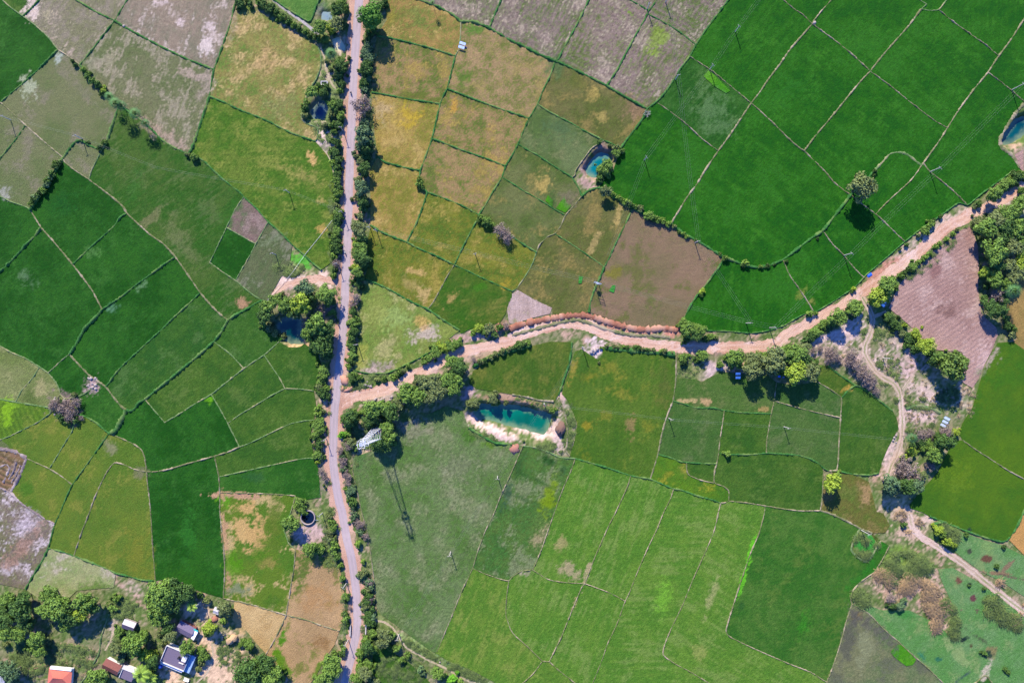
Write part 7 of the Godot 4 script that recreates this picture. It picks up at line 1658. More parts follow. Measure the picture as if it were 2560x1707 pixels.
func rod(called: String, parent, a: Vector3, b: Vector3, r: float, m: Material, r2 := -1.0, sides := 6) -> MeshInstance3D:
	var V := PackedVector3Array(); var N := PackedVector3Array(); var I := PackedInt32Array()
	tube(V, N, I, a, b, r, r if r2 < 0.0 else r2, sides)
	return obj(called, arrays(V, N, PackedColorArray(), I), m, parent)

func solid(called: String, parent, mesh: Mesh, at: Vector3, m: Material, b := Basis.IDENTITY) -> MeshInstance3D:
	var o := obj(called, mesh, m, parent); o.transform = Transform3D(b, at); return o

func slab_tri(st: SurfaceTool, a: Vector3, b: Vector3, c: Vector3, d: Vector3, thick: float):
	var n := (b - a).cross(d - a).normalized()
	if n.y < 0.0: n = -n
	var lo := -n * thick
	for f in [[a, b, c, d, n], [a + lo, b + lo, c + lo, d + lo, -n], [a, b, b + lo, a + lo, (a + b - c - d).normalized()], [b, c, c + lo, b + lo, (b + c - a - d).normalized()], [c, d, d + lo, c + lo, (c + d - a - b).normalized()], [d, a, a + lo, d + lo, (d + a - b - c).normalized()]]:
		var flip: bool = (f[1] - f[0]).cross(f[2] - f[0]).dot(f[4]) > 0.0
		for k in ([0, 2, 1, 0, 3, 2] if flip else [0, 1, 2, 0, 2, 3]):
			st.set_normal(f[4]); st.add_vertex(f[k])

# a roof slope: one sheet with raised ribs running down it
func slope(called: String, parent, a: Vector3, b: Vector3, c: Vector3, d: Vector3, m: Material, ribs: int, rib := 0.05) -> MeshInstance3D:
	var st := SurfaceTool.new(); st.begin(Mesh.PRIMITIVE_TRIANGLES)
	slab_tri(st, a, b, c, d, 0.08)
	var up := (b - a).cross(d - a).normalized()
	if up.y < 0.0: up = -up
	for k in ribs:
		var t0 := (k + 0.3) / ribs; var t1 := (k + 0.7) / ribs
		slab_tri(st, a.lerp(b, t0) + up * rib, a.lerp(b, t1) + up * rib, d.lerp(c, t1) + up * rib, d.lerp(c, t0) + up * rib, rib + 0.01)
	return obj(called, st.commit(), m, parent)

func gable(t: Node3D, L_: float, W_: float, h: float, rise: float, north: Material, south: Material, wall: Material, ribs: int):
	bx("wall", t, Vector3(0, h * 0.5, 0), Vector3(L_ - 0.5, h, W_ - 0.5), wall)
	var st := SurfaceTool.new(); st.begin(Mesh.PRIMITIVE_TRIANGLES)
	for s in [-1.0, 1.0]:
		var x: float = s * (L_ * 0.5 - 0.27)
		for k in [Vector3(x, h, -W_ * 0.5 + 0.3), Vector3(x, h + rise - 0.12, 0), Vector3(x, h, W_ * 0.5 - 0.3)]:
			st.set_normal(Vector3(s, 0, 0)); st.add_vertex(k)
	obj("gable_wall", st.commit(), wall, t)
	slope("roof_slope", t, Vector3(-L_ * 0.5, h + rise, 0), Vector3(L_ * 0.5, h + rise, 0), Vector3(L_ * 0.5, h - 0.1, -W_ * 0.5), Vector3(-L_ * 0.5, h - 0.1, -W_ * 0.5), north, ribs)
	slope("roof_slope", t, Vector3(-L_ * 0.5, h + rise, 0.02), Vector3(L_ * 0.5, h + rise, 0.02), Vector3(L_ * 0.5, h - 0.1, W_ * 0.5), Vector3(-L_ * 0.5, h - 0.1, W_ * 0.5), south, ribs)
	rod("ridge", t, Vector3(-L_ * 0.5, h + rise + 0.04, 0), Vector3(L_ * 0.5, h + rise + 0.04, 0), 0.12, south)
	openings(t, L_ - 0.5, W_ - 0.5)

func openings(t: Node3D, L_: float, W_: float):
	var z := W_ * 0.5
	bx("door", t, Vector3(-L_ * 0.12, 1.03, z + 0.02), Vector3(1.0, 2.05, 0.08), mats.wood)
	for x in [-L_ * 0.34, L_ * 0.22]:
		var w := bx("window", t, Vector3(x, 1.5, z + 0.015), Vector3(1.1, 1.0, 0.07), mats.dark)
		bx("frame", w, Vector3(x, 2.03, z + 0.03), Vector3(1.3, 0.1, 0.12), mats.limewash); bx("sill", w, Vector3(x, 0.97, z + 0.04), Vector3(1.3, 0.1, 0.16), mats.limewash)

# one closed body round a chain of joints
func body_mesh(bones: Array, cell: float) -> ArrayMesh:
	var lo := Vector3.ONE * 1e9; var hi := -lo
	for b in bones:
		var m: float = maxf(b[2], b[3]) + 2.0 * cell
		for p in [b[0], b[1]]: lo = lo.min(p - Vector3.ONE * m); hi = hi.max(p + Vector3.ONE * m)
	var nx := int((hi.x - lo.x) / cell) + 2; var ny := int((hi.y - lo.y) / cell) + 2; var nzz := int((hi.z - lo.z) / cell) + 2
	var f := PackedFloat32Array(); f.resize(nx * ny * nzz)
	for k in nzz:
		for j in ny:
			for i in nx:
				var p := lo + Vector3(i, j, k) * cell; var d := 10.0
				for b in bones:
					var ab: Vector3 = b[1] - b[0]; var t := clampf((p - b[0]).dot(ab) / maxf(1e-6, ab.length_squared()), 0.0, 1.0)
					var q: float = p.distance_to(b[0] + ab * t) - lerpf(b[2], b[3], t)
					var h := clampf(0.5 + 0.5 * (d - q) / 0.04, 0.0, 1.0)
					d = lerpf(d, q, h) - 0.04 * h * (1.0 - h)
				f[(k * ny + j) * nx + i] = d
	var id := {}; var V := PackedVector3Array(); var N := PackedVector3Array(); var I := PackedInt32Array()
	var steps := [1, nx, nx * ny]; var axis := [Vector3.RIGHT, Vector3.UP, Vector3.BACK]
	for k in nzz - 1:
		for j in ny - 1:
			for i in nx - 1:
				var q := (k * ny + j) * nx + i; var sum := Vector3.ZERO; var cnt := 0
				for a in 3:
					for o in 4:
						var o1 := o & 1; var o2 := o >> 1
						var p0: Vector3 = axis[(a + 1) % 3] * o1 + axis[(a + 2) % 3] * o2
						var s0: int = q + steps[(a + 1) % 3] * o1 + steps[(a + 2) % 3] * o2
						var fa := f[s0]; var fb := f[s0 + steps[a]]
						if (fa < 0.0) != (fb < 0.0): sum += p0 + axis[a] * (fa / (fa - fb)); cnt += 1
				if cnt > 0:
					id[q] = V.size(); V.append(lo + (Vector3(i, j, k) + sum / cnt) * cell)
					N.append(Vector3(f[q + 1] - f[q], f[q + nx] - f[q], f[q + nx * ny] - f[q]).normalized())
	for q in id:
		for a in 3:
			var u: int = steps[(a + 1) % 3]; var v: int = steps[(a + 2) % 3]
			if q + steps[a] >= f.size(): continue
			if (f[q] < 0.0) == (f[q + steps[a]] < 0.0): continue
			if not (id.has(q - u) and id.has(q - v) and id.has(q - u - v)): continue
			var c := [id[q], id[q - u], id[q - u - v], id[q - v]]
			if f[q] < 0.0: I.append_array(PackedInt32Array([c[0], c[2], c[1], c[0], c[3], c[2]]))
			else: I.append_array(PackedInt32Array([c[0], c[1], c[2], c[0], c[2], c[3]]))
	return arrays(V, N, PackedColorArray(), I)

func motorbike(x: float, y: float, turn: float, what: String, shirt: Color, who: String):
	var at := w3(x, y, 0.12)
	var t := thing("motorbike", what, "motorbike", at, turn, "motorbikes on the paved road")
	for z in [-0.62, 0.62]:
		var tm := TorusMesh.new(); tm.inner_radius = 0.2; tm.outer_radius = 0.3; tm.rings = 18; tm.ring_segments = 8
		var w := solid("wheel", t, tm, Vector3(0, 0.3, z), mats.dark, Basis(Vector3.BACK, PI / 2))
		var hub := CylinderMesh.new(); hub.top_radius = 0.07; hub.bottom_radius = 0.07; hub.height = 0.12; solid("hub", w, hub, Vector3.ZERO, mats.steel)
	solid("tank", t, body_mesh([[Vector3(0, 0.78, -0.05), Vector3(0, 0.8, -0.35), 0.13, 0.11]], 0.05), Vector3.ZERO, mats.navy)
	bx("seat", t, Vector3(0, 0.82, 0.4), Vector3(0.26, 0.1, 0.75), mats.dark)
	bx("engine", t, Vector3(0, 0.42, -0.02), Vector3(0.28, 0.36, 0.42), mats.steel)
	rod("fork", t, Vector3(0, 0.3, -0.62), Vector3(0, 0.98, -0.42), 0.05, mats.steel)
	rod("handlebar", t, Vector3(-0.36, 1.0, -0.36), Vector3(0.36, 1.0, -0.36), 0.03, mats.steel)
	rod("exhaust", t, Vector3(0.16, 0.3, 0.0), Vector3(0.17, 0.34, 0.75), 0.05, mats.steel)
	bx("headlight", t, Vector3(0, 0.9, -0.52), Vector3(0.16, 0.16, 0.1), mats.white)
	var bones := [[Vector3(0, 0.95, 0.22), Vector3(0, 1.38, 0.12), 0.16, 0.18], [Vector3(-0.17, 1.4, 0.1), Vector3(0.17, 1.4, 0.1), 0.08, 0.08], [Vector3(0, 1.42, 0.1), Vector3(0, 1.58, 0.06), 0.06, 0.06], [Vector3(0, 1.64, 0.05), Vector3(0, 1.72, 0.04), 0.1, 0.095]]
	for s in [-1.0, 1.0]:
		bones.append_array([[Vector3(0.2 * s, 1.4, 0.1), Vector3(0.3 * s, 1.16, -0.1), 0.06, 0.05], [Vector3(0.3 * s, 1.16, -0.1), Vector3(0.32 * s, 1.04, -0.34), 0.045, 0.04], [Vector3(0.11 * s, 0.95, 0.2), Vector3(0.2 * s, 0.88, -0.18), 0.1, 0.075], [Vector3(0.2 * s, 0.88, -0.18), Vector3(0.19 * s, 0.42, 0.02), 0.07, 0.05], [Vector3(0.19 * s, 0.38, 0.05), Vector3(0.19 * s, 0.36, -0.12), 0.05, 0.04]])
	var p := obj("person", body_mesh(bones, 0.04), plain(shirt, 0.85)); p.position = at; p.rotation.y = turn
	tag(p, who, "person", "motorbike riders")
	solid("hair", p, body_mesh([[Vector3(0, 1.7, 0.07), Vector3(0, 1.75, 0.05), 0.1, 0.09]], 0.04), Vector3(0, 0.015, 0.015), mats.dark)

var pole0: Node3D
func pole(x: float, y: float, high: float, turn: float, label: String):
	var p: Node3D
	if pole0 == null:
		p = thing("power_pole", label, "pole", Vector3.ZERO, 0.0, "power poles among the fields"); pole0 = p
		rod("shaft", p, Vector3(0, -0.1, 0), Vector3(0, 1, 0), 0.22, mats.pole, 0.16, 8)
		bx("crossarm", p, Vector3(0, 0.94, 0.16), Vector3(1.9, 0.014, 0.12), mats.pole)
		for k in [-0.9, 0.0, 0.9]: rod("insulator", p, Vector3(k, 0.95, 0.16), Vector3(k, 0.985, 0.16), 0.07, mats.limewash, 0.05)
	else:
		p = pole0.duplicate(); p.name = numbered("power_pole"); add_child(p); p.set_meta("label", label)
	p.position = w3(x, y); p.rotation.y = turn; p.scale = Vector3(1, high, 1)

func wires(label: String, n: int, spread: float, stops: Array):
	var t := thing("power_line", label, "power line")
	for k in n:
		var o := (k - (n - 1) * 0.5) * spread
		var V := PackedVector3Array(); var N := PackedVector3Array(); var I := PackedInt32Array()
		for i in stops.size() - 1:
			var a := w3(stops[i][0], stops[i][1], stops[i][2]); var b := w3(stops[i + 1][0], stops[i + 1][1], stops[i + 1][2])
			var d := (b - a).normalized(); var side := Vector3(-d.z, 0, d.x) * o; var sag := a.distance_to(b) * 0.02; var last := a + side
			for q in range(1, 13):
				var f := q / 12.0; var p := a.lerp(b, f) + side - Vector3(0, sag * 4.0 * f * (1.0 - f), 0); tube(V, N, I, last, p, 0.02, 0.02, 3); last = p
		obj("wire", arrays(V, N, PackedColorArray(), I), mats.wire, t)

func lattice_tower(x: float, y: float, high: float, turn: float):
	var t := thing("lattice_tower", "tall white steel lattice mast with antennas leaning over bushes beside the paved road", "tower", w3(x, y), turn)
	var half := func(h: float) -> float: return lerpf(2.7, 0.75, minf(1.0, h / high * 1.05))
	var cs := [Vector2(-1, -1), Vector2(1, -1), Vector2(1, 1), Vector2(-1, 1)]
	for c in cs:
		var a := Vector3(c.x * 2.7, 0, c.y * 2.7); var b := Vector3(c.x * 0.75, high, c.y * 0.75)
		rod("leg", t, a, b, 0.13, mats.white, 0.08)
		bx("footing", t, a + Vector3(0, 0.2, 0), Vector3(0.9, 0.5, 0.9), mats.concrete)
	var levels := 9
	for l in levels:
		var h0 := high * pow(float(l) / levels, 0.9); var h1 := high * pow(float(l + 1) / levels, 0.9)
		for k in 4:
			var c: Vector2 = cs[k]; var d: Vector2 = cs[(k + 1) % 4]; var s0: float = half.call(h0); var s1: float = half.call(h1)
			var V := PackedVector3Array(); var N := PackedVector3Array(); var I := PackedInt32Array()
			tube(V, N, I, Vector3(c.x * s0, h0, c.y * s0), Vector3(d.x * s1, h1, d.y * s1), 0.042, 0.042, 4)
			tube(V, N, I, Vector3(d.x * s0, h0, d.y * s0), Vector3(c.x * s1, h1, c.y * s1), 0.042, 0.042, 4)
			tube(V, N, I, Vector3(c.x * s1, h1, c.y * s1), Vector3(d.x * s1, h1, d.y * s1), 0.042, 0.042, 4)
			obj("brace", arrays(V, N, PackedColorArray(), I), mats.white, t)
	for q in [[high * 0.82, 1.7], [high, 1.5]]:
		var pl := bx("platform", t, Vector3(0, q[0], 0), Vector3(q[1] * 0.9, 0.08, q[1] * 0.9), mats.steel)
		for s in [-1.0, 1.0]:
			bx("platform_beam", pl, Vector3(0, q[0], s * q[1]), Vector3(q[1] * 2, 0.12, 0.14), mats.white); bx("platform_beam", pl, Vector3(s * q[1], q[0] + 0.005, 0), Vector3(0.14, 0.12, q[1] * 2 - 0.3), mats.white)
		for c in cs:
			rod("rail", pl, Vector3(c.x * q[1], q[0] + 0.06, c.y * q[1]), Vector3(c.x * q[1], q[0] + 1.1, c.y * q[1]), 0.04, mats.white)
	for k in 6:
		var a := TAU * k / 6.0
		bx("antenna", t, Vector3(cos(a) * 2.1, high - 2.0, sin(a) * 2.1), Vector3(0.35, 2.4, 0.2), mats.white, Basis(Vector3.UP, -a + PI / 2))
	for k in 3:
		var a := TAU * k / 3.0 + 0.5; var dm := CylinderMesh.new(); dm.top_radius = 0.75; dm.bottom_radius = 0.35; dm.height = 0.4
		solid("dish", t, dm, Vector3(cos(a) * 1.7, high * 0.8, sin(a) * 1.7), mats.white, Basis(Vector3(-sin(a), 0, cos(a)).normalized(), -PI / 2) )
	rod("lightning_rod", t, Vector3(0, high, 0), Vector3(0, high + 3.0, 0), 0.06, mats.white)
	rod("spike", t, Vector3(0.7, high, 0.7), Vector3(0.7, high + 2.4, 0.7), 0.09, mats.white)
	var ca := bx("cabinet", t, Vector3(0.5, 0.9, -0.6), Vector3(1.6, 1.8, 1.2), mats.red); bx("door", ca, Vector3(0.5, 0.9, 0.02), Vector3(1.2, 1.5, 0.05), mats.steel)
	bx("cabinet", t, Vector3(-1.0, 0.8, 1.0), Vector3(1.2, 1.6, 1.0), mats.navy)

func solar(x: float, y: float, turn: float, rows: int, wide: float, label: String):
	var t := thing("solar_panel_rack", label, "solar panel", w3(x, y, land((x - MID.x) * UNIT, (y - MID.y) * UNIT)), turn, "solar panels for the well pumps")
	for k in rows:
		var z := (k - (rows - 1) * 0.5) * 1.95
		var b := Basis(Vector3.RIGHT, deg_to_rad(16.0))
		var p := bx("panel", t, Vector3(0, 1.5, z), Vector3(wide, 0.06, 1.25), mats.panel, b)
		bx("edge_frame", p, Vector3(0, 1.44, z), Vector3(wide + 0.06, 0.06, 1.31), mats.steel, b)
		bx("cell_strip", p, Vector3(0.12 * wide, 1.535, z + 0.0), Vector3(0.04, 0.012, 1.1), mats.cell, b)
		for s in [-1.0, 1.0]: rod("post", t, Vector3(s * wide * 0.36, 0, z), Vector3(s * wide * 0.36, 1.42, z), 0.05, mats.steel)
	bx("pump_box", t, Vector3(wide * 0.5 + 0.5, 0.35, 0), Vector3(0.5, 0.7, 0.5), mats.navy)

func stone(x: float, y: float, size: float, label: String, group: String):
	var st := SphereMesh.new(); st.radius = size * 0.5; st.height = size * 0.8; st.radial_segments = 10; st.rings = 6
	var a := st.surface_get_arrays(0); var V: PackedVector3Array = a[Mesh.ARRAY_VERTEX]
	for i in V.size(): V[i] *= 1.0 + 0.45 * nc.get_noise_3d(V[i].x * 4.0 + x, V[i].y * 4.0, V[i].z * 4.0 + y)
	var o := obj("stone", arrays(V, a[Mesh.ARRAY_NORMAL], PackedColorArray(), a[Mesh.ARRAY_INDEX]), mats.stone)
	var p := w3(x, y); p.y = land(p.x, p.z) + size * 0.25; o.position = p; o.rotation.y = x; tag(o, label, "stone", group)

func heap(called: String, x: float, y: float, r: float, high: float, long_: float, turn: float, m: Material, label: String, category: String):
	var V := PackedVector3Array(); var N := PackedVector3Array(); var I := PackedInt32Array(); var S := 22; var R := 9
	for j in R + 1:
		for i in S:
			var a := TAU * i / S; var q := float(j) / R
			var rr := sin(q * PI * 0.5) * (1.0 + 0.45 * nc.get_noise_2d(cos(a) * 2.4 + x, sin(a) * 2.4 + q * 2.0))
			V.append(Vector3(cos(a) * rr * r * long_, high * cos(q * PI * 0.5) * (1.0 + 0.35 * nc.get_noise_2d(cos(a) * q * 4.0 + y, sin(a) * q * 5.0)) - 0.05, sin(a) * rr * r)); N.append(Vector3(cos(a) * sin(q * 1.4), cos(q * 1.4), sin(a) * sin(q * 1.4)).normalized())
	for j in R:
		for i in S:
			var a := j * S + i; var b := j * S + (i + 1) % S
			I.append_array(PackedInt32Array([a, b, a + S, b, b + S, a + S]))
	var o := obj(called, arrays(V, N, PackedColorArray(), I), m); o.position = w3(x, y); o.rotation.y = turn; tag(o, label, category)

func build_things():
	# --- village
	var at := spot(438.0, 1645.0, 3.6); var t := thing("flat_roof_house", "white house with flat dark slab roof, parapets and blue side wall in the village", "house", at, -deg_to_rad(22.7))
	bx("wall", t, Vector3(0, 1.65, 0), Vector3(12.2, 3.3, 8.2), mats.limewash)
	bx("roof", t, Vector3(0, 3.4, 0), Vector3(12.9, 0.24, 8.8), mats.slab)
	for s in [-1.0, 1.0]:
		bx("parapet", t, Vector3(0, 3.86, s * 4.27), Vector3(12.9, 0.7, 0.28), mats.limewash)
		bx("parapet", t, Vector3(s * 6.3, 3.86, 0), Vector3(0.28, 0.7, 8.24), mats.limewash if s < 0 else mats.bluewall)
	bx("stair_head", t, Vector3(4.6, 4.5, -2.2), Vector3(2.2, 1.95, 2.6), mats.limewash)
	bx("stair_wall", t, Vector3(3.6, 3.9, 1.2), Vector3(2.6, 0.76, 0.2), mats.limewash)
	bx("side_wing", t, Vector3(7.6, 1.3, 0.6), Vector3(2.2, 2.6, 8.6), mats.bluewall)
	bx("side_roof", t, Vector3(7.6, 2.68, 0.6), Vector3(2.5, 0.16, 8.9), mats.bluewall)
	bx("veranda_roof", t, Vector3(-0.4, 2.5, 5.3), Vector3(11.6, 0.14, 2.0), mats.limewash)
	for k in 5: rod("veranda_post", t, Vector3(-5.6 + k * 2.6, 0, 6.1), Vector3(-5.6 + k * 2.6, 2.44, 6.1), 0.11, mats.limewash)
	openings(t, 12.2, 8.2)
	var tankm := CylinderMesh.new(); tankm.top_radius = 0.55; tankm.bottom_radius = 0.6; tankm.height = 1.2
	var tk := obj("water_tank", tankm, mats.dark); tk.position = at + Basis(Vector3.UP, -deg_to_rad(22.7)) * Vector3(1.6, 4.12, -1.0); tag(tk, "small dark round water tank on the flat roof of the white house", "water tank")
	t = thing("ribbed_roof_hut", "long village hut with dark purple ribbed roof and cream end canopy", "hut", spot(462.0, 1575.0, 3.0), -deg_to_rad(28))
	gable(t, 8.6, 5.6, 2.5, 1.0, mats.thatch, mats.thatch, mats.clay, 15)
	bx("end_canopy", t, Vector3(5.2, 2.75, 0.2), Vector3(1.7, 0.14, 4.9), mats.white); bx("canopy_edge", t, Vector3(4.7, 2.95, -2.35), Vector3(2.4, 0.2, 0.7), mats.teal)
	for z in [-2.0, 2.2]: rod("canopy_post", t, Vector3(5.8, 0, z), Vector3(5.8, 2.7, z), 0.08, mats.wood)
	t = thing("metal_roof_shed", "small shed with pale metal roof standing alone left of the big bushes", "shed", spot(320.0, 1564.5, 2.6), -deg_to_rad(20)); gable(t, 6.2, 4.6, 2.2, 0.9, mats.sheetmetal, mats.slab, mats.stone, 12)
	t = thing("brown_tile_house", "village house with long brown tiled gable roof beside a concrete house", "house", spot(277.5, 1668.0, 3.0), -deg_to_rad(26)); gable(t, 8.6, 5.4, 2.7, 1.3, mats.clay, mats.clay, mats.limewash, 26)
	t = thing("concrete_house", "grey flat concrete house with pale sheet roof edge by a coconut palm", "house", spot(318.0, 1685.0, 3.0), -deg_to_rad(22))
	bx("wall", t, Vector3(0, 1.4, 0), Vector3(6.0, 2.8, 5.4), mats.limewash); bx("roof", t, Vector3(0, 2.9, 0.6), Vector3(6.5, 0.2, 4.9), mats.slab)
	bx("parapet", t, Vector3(-3.2, 3.2, 0.6), Vector3(0.25, 0.7, 4.9), mats.limewash)
	slope("sheet_roof", t, Vector3(-3.4, 3.7, -1.8), Vector3(3.6, 3.7, -1.8), Vector3(3.6, 3.1, -3.6), Vector3(-3.4, 3.1, -3.6), mats.sheetmetal, 12); openings(t, 6.0, 5.4)
	t = thing("orange_tile_house", "house with bright orange hipped tile roof at the bottom edge", "house", spot(146.0, 1694.0, 3.4), -deg_to_rad(6))
	bx("wall", t, Vector3(0, 1.4, 0), Vector3(10.6, 2.8, 8.0), mats.limewash)
	var rz := 1.9; var hh := 2.8
	slope("roof_slope", t, Vector3(-2.2, hh + rz, -0.2), Vector3(2.6, hh + rz, -0.2), Vector3(5.8, hh - 0.1, 4.5), Vector3(-5.8, hh - 0.1, 4.5), mats.orange_tile, 24, 0.04)
	slope("roof_slope", t, Vector3(2.6, hh + rz, -0.22), Vector3(-2.2, hh + rz, -0.22), Vector3(-5.8, hh - 0.1, -4.2), Vector3(5.8, hh - 0.1, -4.2), mats.orange_tile, 24, 0.04)
	slope("hip_slope", t, Vector3(-2.2, hh + rz, -0.18), Vector3(-2.21, hh + rz, -0.22), Vector3(-5.8, hh - 0.1, -4.2), Vector3(-5.8, hh - 0.1, 4.5), mats.orange_tile, 0)
	slope("hip_slope", t, Vector3(2.6, hh + rz, -0.22), Vector3(2.61, hh + rz, -0.18), Vector3(5.8, hh - 0.1, 4.5), Vector3(5.8, hh - 0.1, -4.2), mats.orange_tile, 0)
	bx("white_parapet", t, Vector3(0.5, 3.1, -4.5), Vector3(10.6, 1.0, 1.3), mats.white); openings(t, 10.6, 8.0)
	t = thing("small_shed", "tiny shed with pale tin roof half under a tree near the brown field", "shed", spot(540.5, 1528.0, 2.2), -deg_to_rad(20)); gable(t, 3.2, 3.4, 1.9, 0.5, mats.sheetmetal, mats.sheetmetal, mats.stone, 8)
	t = thing("blue_hut", "pale blue hut roof cut off by the left edge of the photo", "hut", spot(1.0, 1690.0, 2.4), 0.0); gable(t, 3.4, 7.0, 2.3, 0.7, mats.bluewall, mats.sheetmetal, mats.limewash, 8)
	heap("straw_stack", 581.0, 1597.0, 2.0, 2.6, 1.8, deg_to_rad(38), mats.straw, "long pale straw stack on bare soil beside the tan field", "straw stack")
	heap("soil_heap", 535.0, 1548.0, 1.7, 0.9, 1.0, 0.0, mats.redsoil, "small orange soil heap below the tiny tin shed", "heap")
	heap("dug_soil", 862.0, 952.0, 1.9, 0.8, 1.7, deg_to_rad(120), mats.orangesoil, "orange heap of dug soil at the corner of paved and dirt road, north part", "heap")
	heap("dug_soil", 871.0, 973.0, 1.2, 0.8, 2.2, deg_to_rad(30), mats.orangesoil, "orange heap of dug soil at the road corner, south part by the pit", "heap")
	heap("dug_soil", 856.0, 972.0, 0.8, 0.6, 1.8, deg_to_rad(100), mats.orangesoil, "small orange soil ridge between road edge and pit at the corner", "heap")
	heap("brown_heap", 1287.0, 1123.0, 2.7, 0.8, 1.0, 0.3, mats.redsoil, "round reddish brown heap south of the teal pond", "heap")
	heap("earth_mound", 1402.0, 1072.0, 2.4, 2.8, 1.5, deg_to_rad(70), mats.mud, "dark brown earth mound at the east end of the teal pond", "mound")
	t = thing("handcart", "white framed cart parked at the south corner of the flat roofed house", "cart", w3(467.0, 1697.0), -deg_to_rad(20))
	bx("bed", t, Vector3(0, 0.7, 0), Vector3(2.6, 0.12, 1.5), mats.white)
	for s in [-1.0, 1.0]:
		bx("side_board", t, Vector3(0, 0.98, s * 0.72), Vector3(2.6, 0.45, 0.06), mats.white)
		var tm := TorusMesh.new(); tm.inner_radius = 0.3; tm.outer_radius = 0.42; tm.rings = 16; tm.ring_segments = 6; solid("wheel", t, tm, Vector3(0.1, 0.42, s * 0.85), mats.dark, Basis(Vector3.RIGHT, PI / 2))
		rod("shaft", t, Vector3(1.3, 0.66, s * 0.4), Vector3(2.5, 0.5, s * 0.35), 0.04, mats.wood)
	t = thing("blue_water_drum", "bright blue drum in the shade at the west corner of the white house", "drum", w3(402.5, 1664.0), 0.4)
	var dr := CylinderMesh.new(); dr.top_radius = 0.85; dr.bottom_radius = 0.85; dr.height = 1.4; solid("barrel", t, dr, Vector3(0, 0.7, 0), mats.blue)
	var lid := CylinderMesh.new(); lid.top_radius = 0.3; lid.bottom_radius = 0.4; lid.height = 0.15; solid("lid", t, lid, Vector3(0, 1.47, 0), mats.white)
	var lg := rod("fallen_log", null, w3(85.0, 1671.0, 0.2), w3(127.0, 1660.5, 0.25), 0.3, mats.wood, 0.2, 8); tag(lg, "long bare log lying on grass above the orange roofed house", "log")
	# --- well, tank, culvert
	t = thing("round_well", "wide round stone well with pale rim beside the southern road", "well", w3(770.0, 1293.0), 0.0)
	var V := PackedVector3Array(); var N := PackedVector3Array(); var I := PackedInt32Array(); var S := 40
	var prof := [Vector2(3.75, -0.1), Vector2(3.75, 0.95), Vector2(3.68, 1.02), Vector2(3.3, 1.02), Vector2(3.24, 0.95), Vector2(3.24, -1.6)]
	for j in prof.size():
		for i in S:
			var a := TAU * i / S; V.append(Vector3(cos(a) * prof[j].x, prof[j].y, sin(a) * prof[j].x)); N.append(Vector3(cos(a) * [1.0, 1.0, 0.6, -0.6, -1.0, -1.0][j], [0.0, 0.2, 0.8, 0.8, 0.2, 0.0][j], sin(a) * [1.0, 1.0, 0.6, -0.6, -1.0, -1.0][j]).normalized())
	for j in prof.size() - 1:
		for i in S:
			var a := j * S + i; var b := j * S + (i + 1) % S; I.append_array(PackedInt32Array([a, b, a + S, b, b + S, a + S]))
	obj("rim", arrays(V, N, PackedColorArray(), I), mats.stone, t)
	var wm := CylinderMesh.new(); wm.top_radius = 3.24; wm.bottom_radius = 3.24; wm.height = 0.1; solid("water", t, wm, Vector3(0, -0.02, 0), plain(Color8(6, 12, 22), 0.05))
	rod("pump_pipe", t, Vector3(3.2, 1.1, 1.0), Vector3(5.0, 0.3, 1.4), 0.1, mats.steel)
	t = thing("concrete_tank", "open rectangular concrete water tank with white rim west of the road", "tank", w3(811.0, 208.8), 0.0)
	for s in [-1.0, 1.0]:
		bx("wall", t, Vector3(0, 0.5, s * 0.85), Vector3(3.3, 1.0, 0.28), mats.limewash); bx("wall", t, Vector3(s * 1.52, 0.5, 0), Vector3(0.28, 1.0, 1.42), mats.limewash)
	bx("water", t, Vector3(0, 0.3, 0), Vector3(2.76, 0.4, 1.42), mats.dark)
	for c in [[876.0, 1574.5, 5.6, "west"], [915.0, 1571.0, 5.0, "east"]]:
		var cw := bx("culvert_parapet", null, Vector3(0, 0.5, 0), Vector3(0.6, 1.2, c[2]), mats.concrete); cw.position = w3(c[0], c[1]); cw.rotation.y = -0.03
		tag(cw, "low concrete culvert parapet on the %s side of the southern road" % c[3], "parapet", "culvert parapets")
	# --- steel mast, poles and lines
	lattice_tower(947.0, 1081.0, 41.0, deg_to_rad(8))
	pole(25.9, 299.6, 7.0, 0.35, "power pole in the grey green field at the far left edge")
	pole(205.6, 347.2, 7.0, 0.35, "power pole on the bend of the bank above the beige corner plot")
	pole(1838.3, 79.0, 7.0, -0.87, "power pole in the big dark paddy beside the ploughed strips")
	pole(1774.3, 174.3, 7.0, -0.87, "power pole at the tip of the lime seedling bed")
	pole(1688.5, 198.8, 7.0, 0.17, "power pole on the edge bank right of the lowest stubble field")
	pole(1610.9, 400.3, 7.0, -1.05, "power pole in dark paddy just right of the turquoise pond")
	pole(1664.0, 5.4, 7.0, 0.00, "power pole in the stubble field near the top edge")
	pole(1617.7, 23.1, 7.0, 0.00, "power pole at the crossing banks of the northern stubble fields")
	pole(2530.0, 224.7, 9.0, -0.79, "line pole on the bank near the right edge pond")
	pole(2325.8, 429.2, 9.0, -0.79, "line pole at the head of the diagonal bank below the curved ditch")
	pole(2110.6, 638.1, 9.0, -0.79, "line pole midway on the bank below the lone olive tree")
	pole(1924.1, 819.2, 9.0, -0.79, "line pole near the dark paddy's bottom beside the dirt road")
	pole(1865.5, 807.7, 8.0, 0.00, "T shaped pole standing in the dark paddy above the dirt road")
	pole(1737.5, 606.7, 7.0, 0.17, "power pole on the bushy bank above the brown paddy")
	pole(723.1, 481.5, 7.0, 0.35, "power pole in the bright green field west of the road")
	pole(689.0, 636.2, 7.0, 0.35, "power pole in the small grey field by the side track")
	pole(857.9, 533.2, 7.0, 0.35, "roadside power pole by the western hedge halfway down")
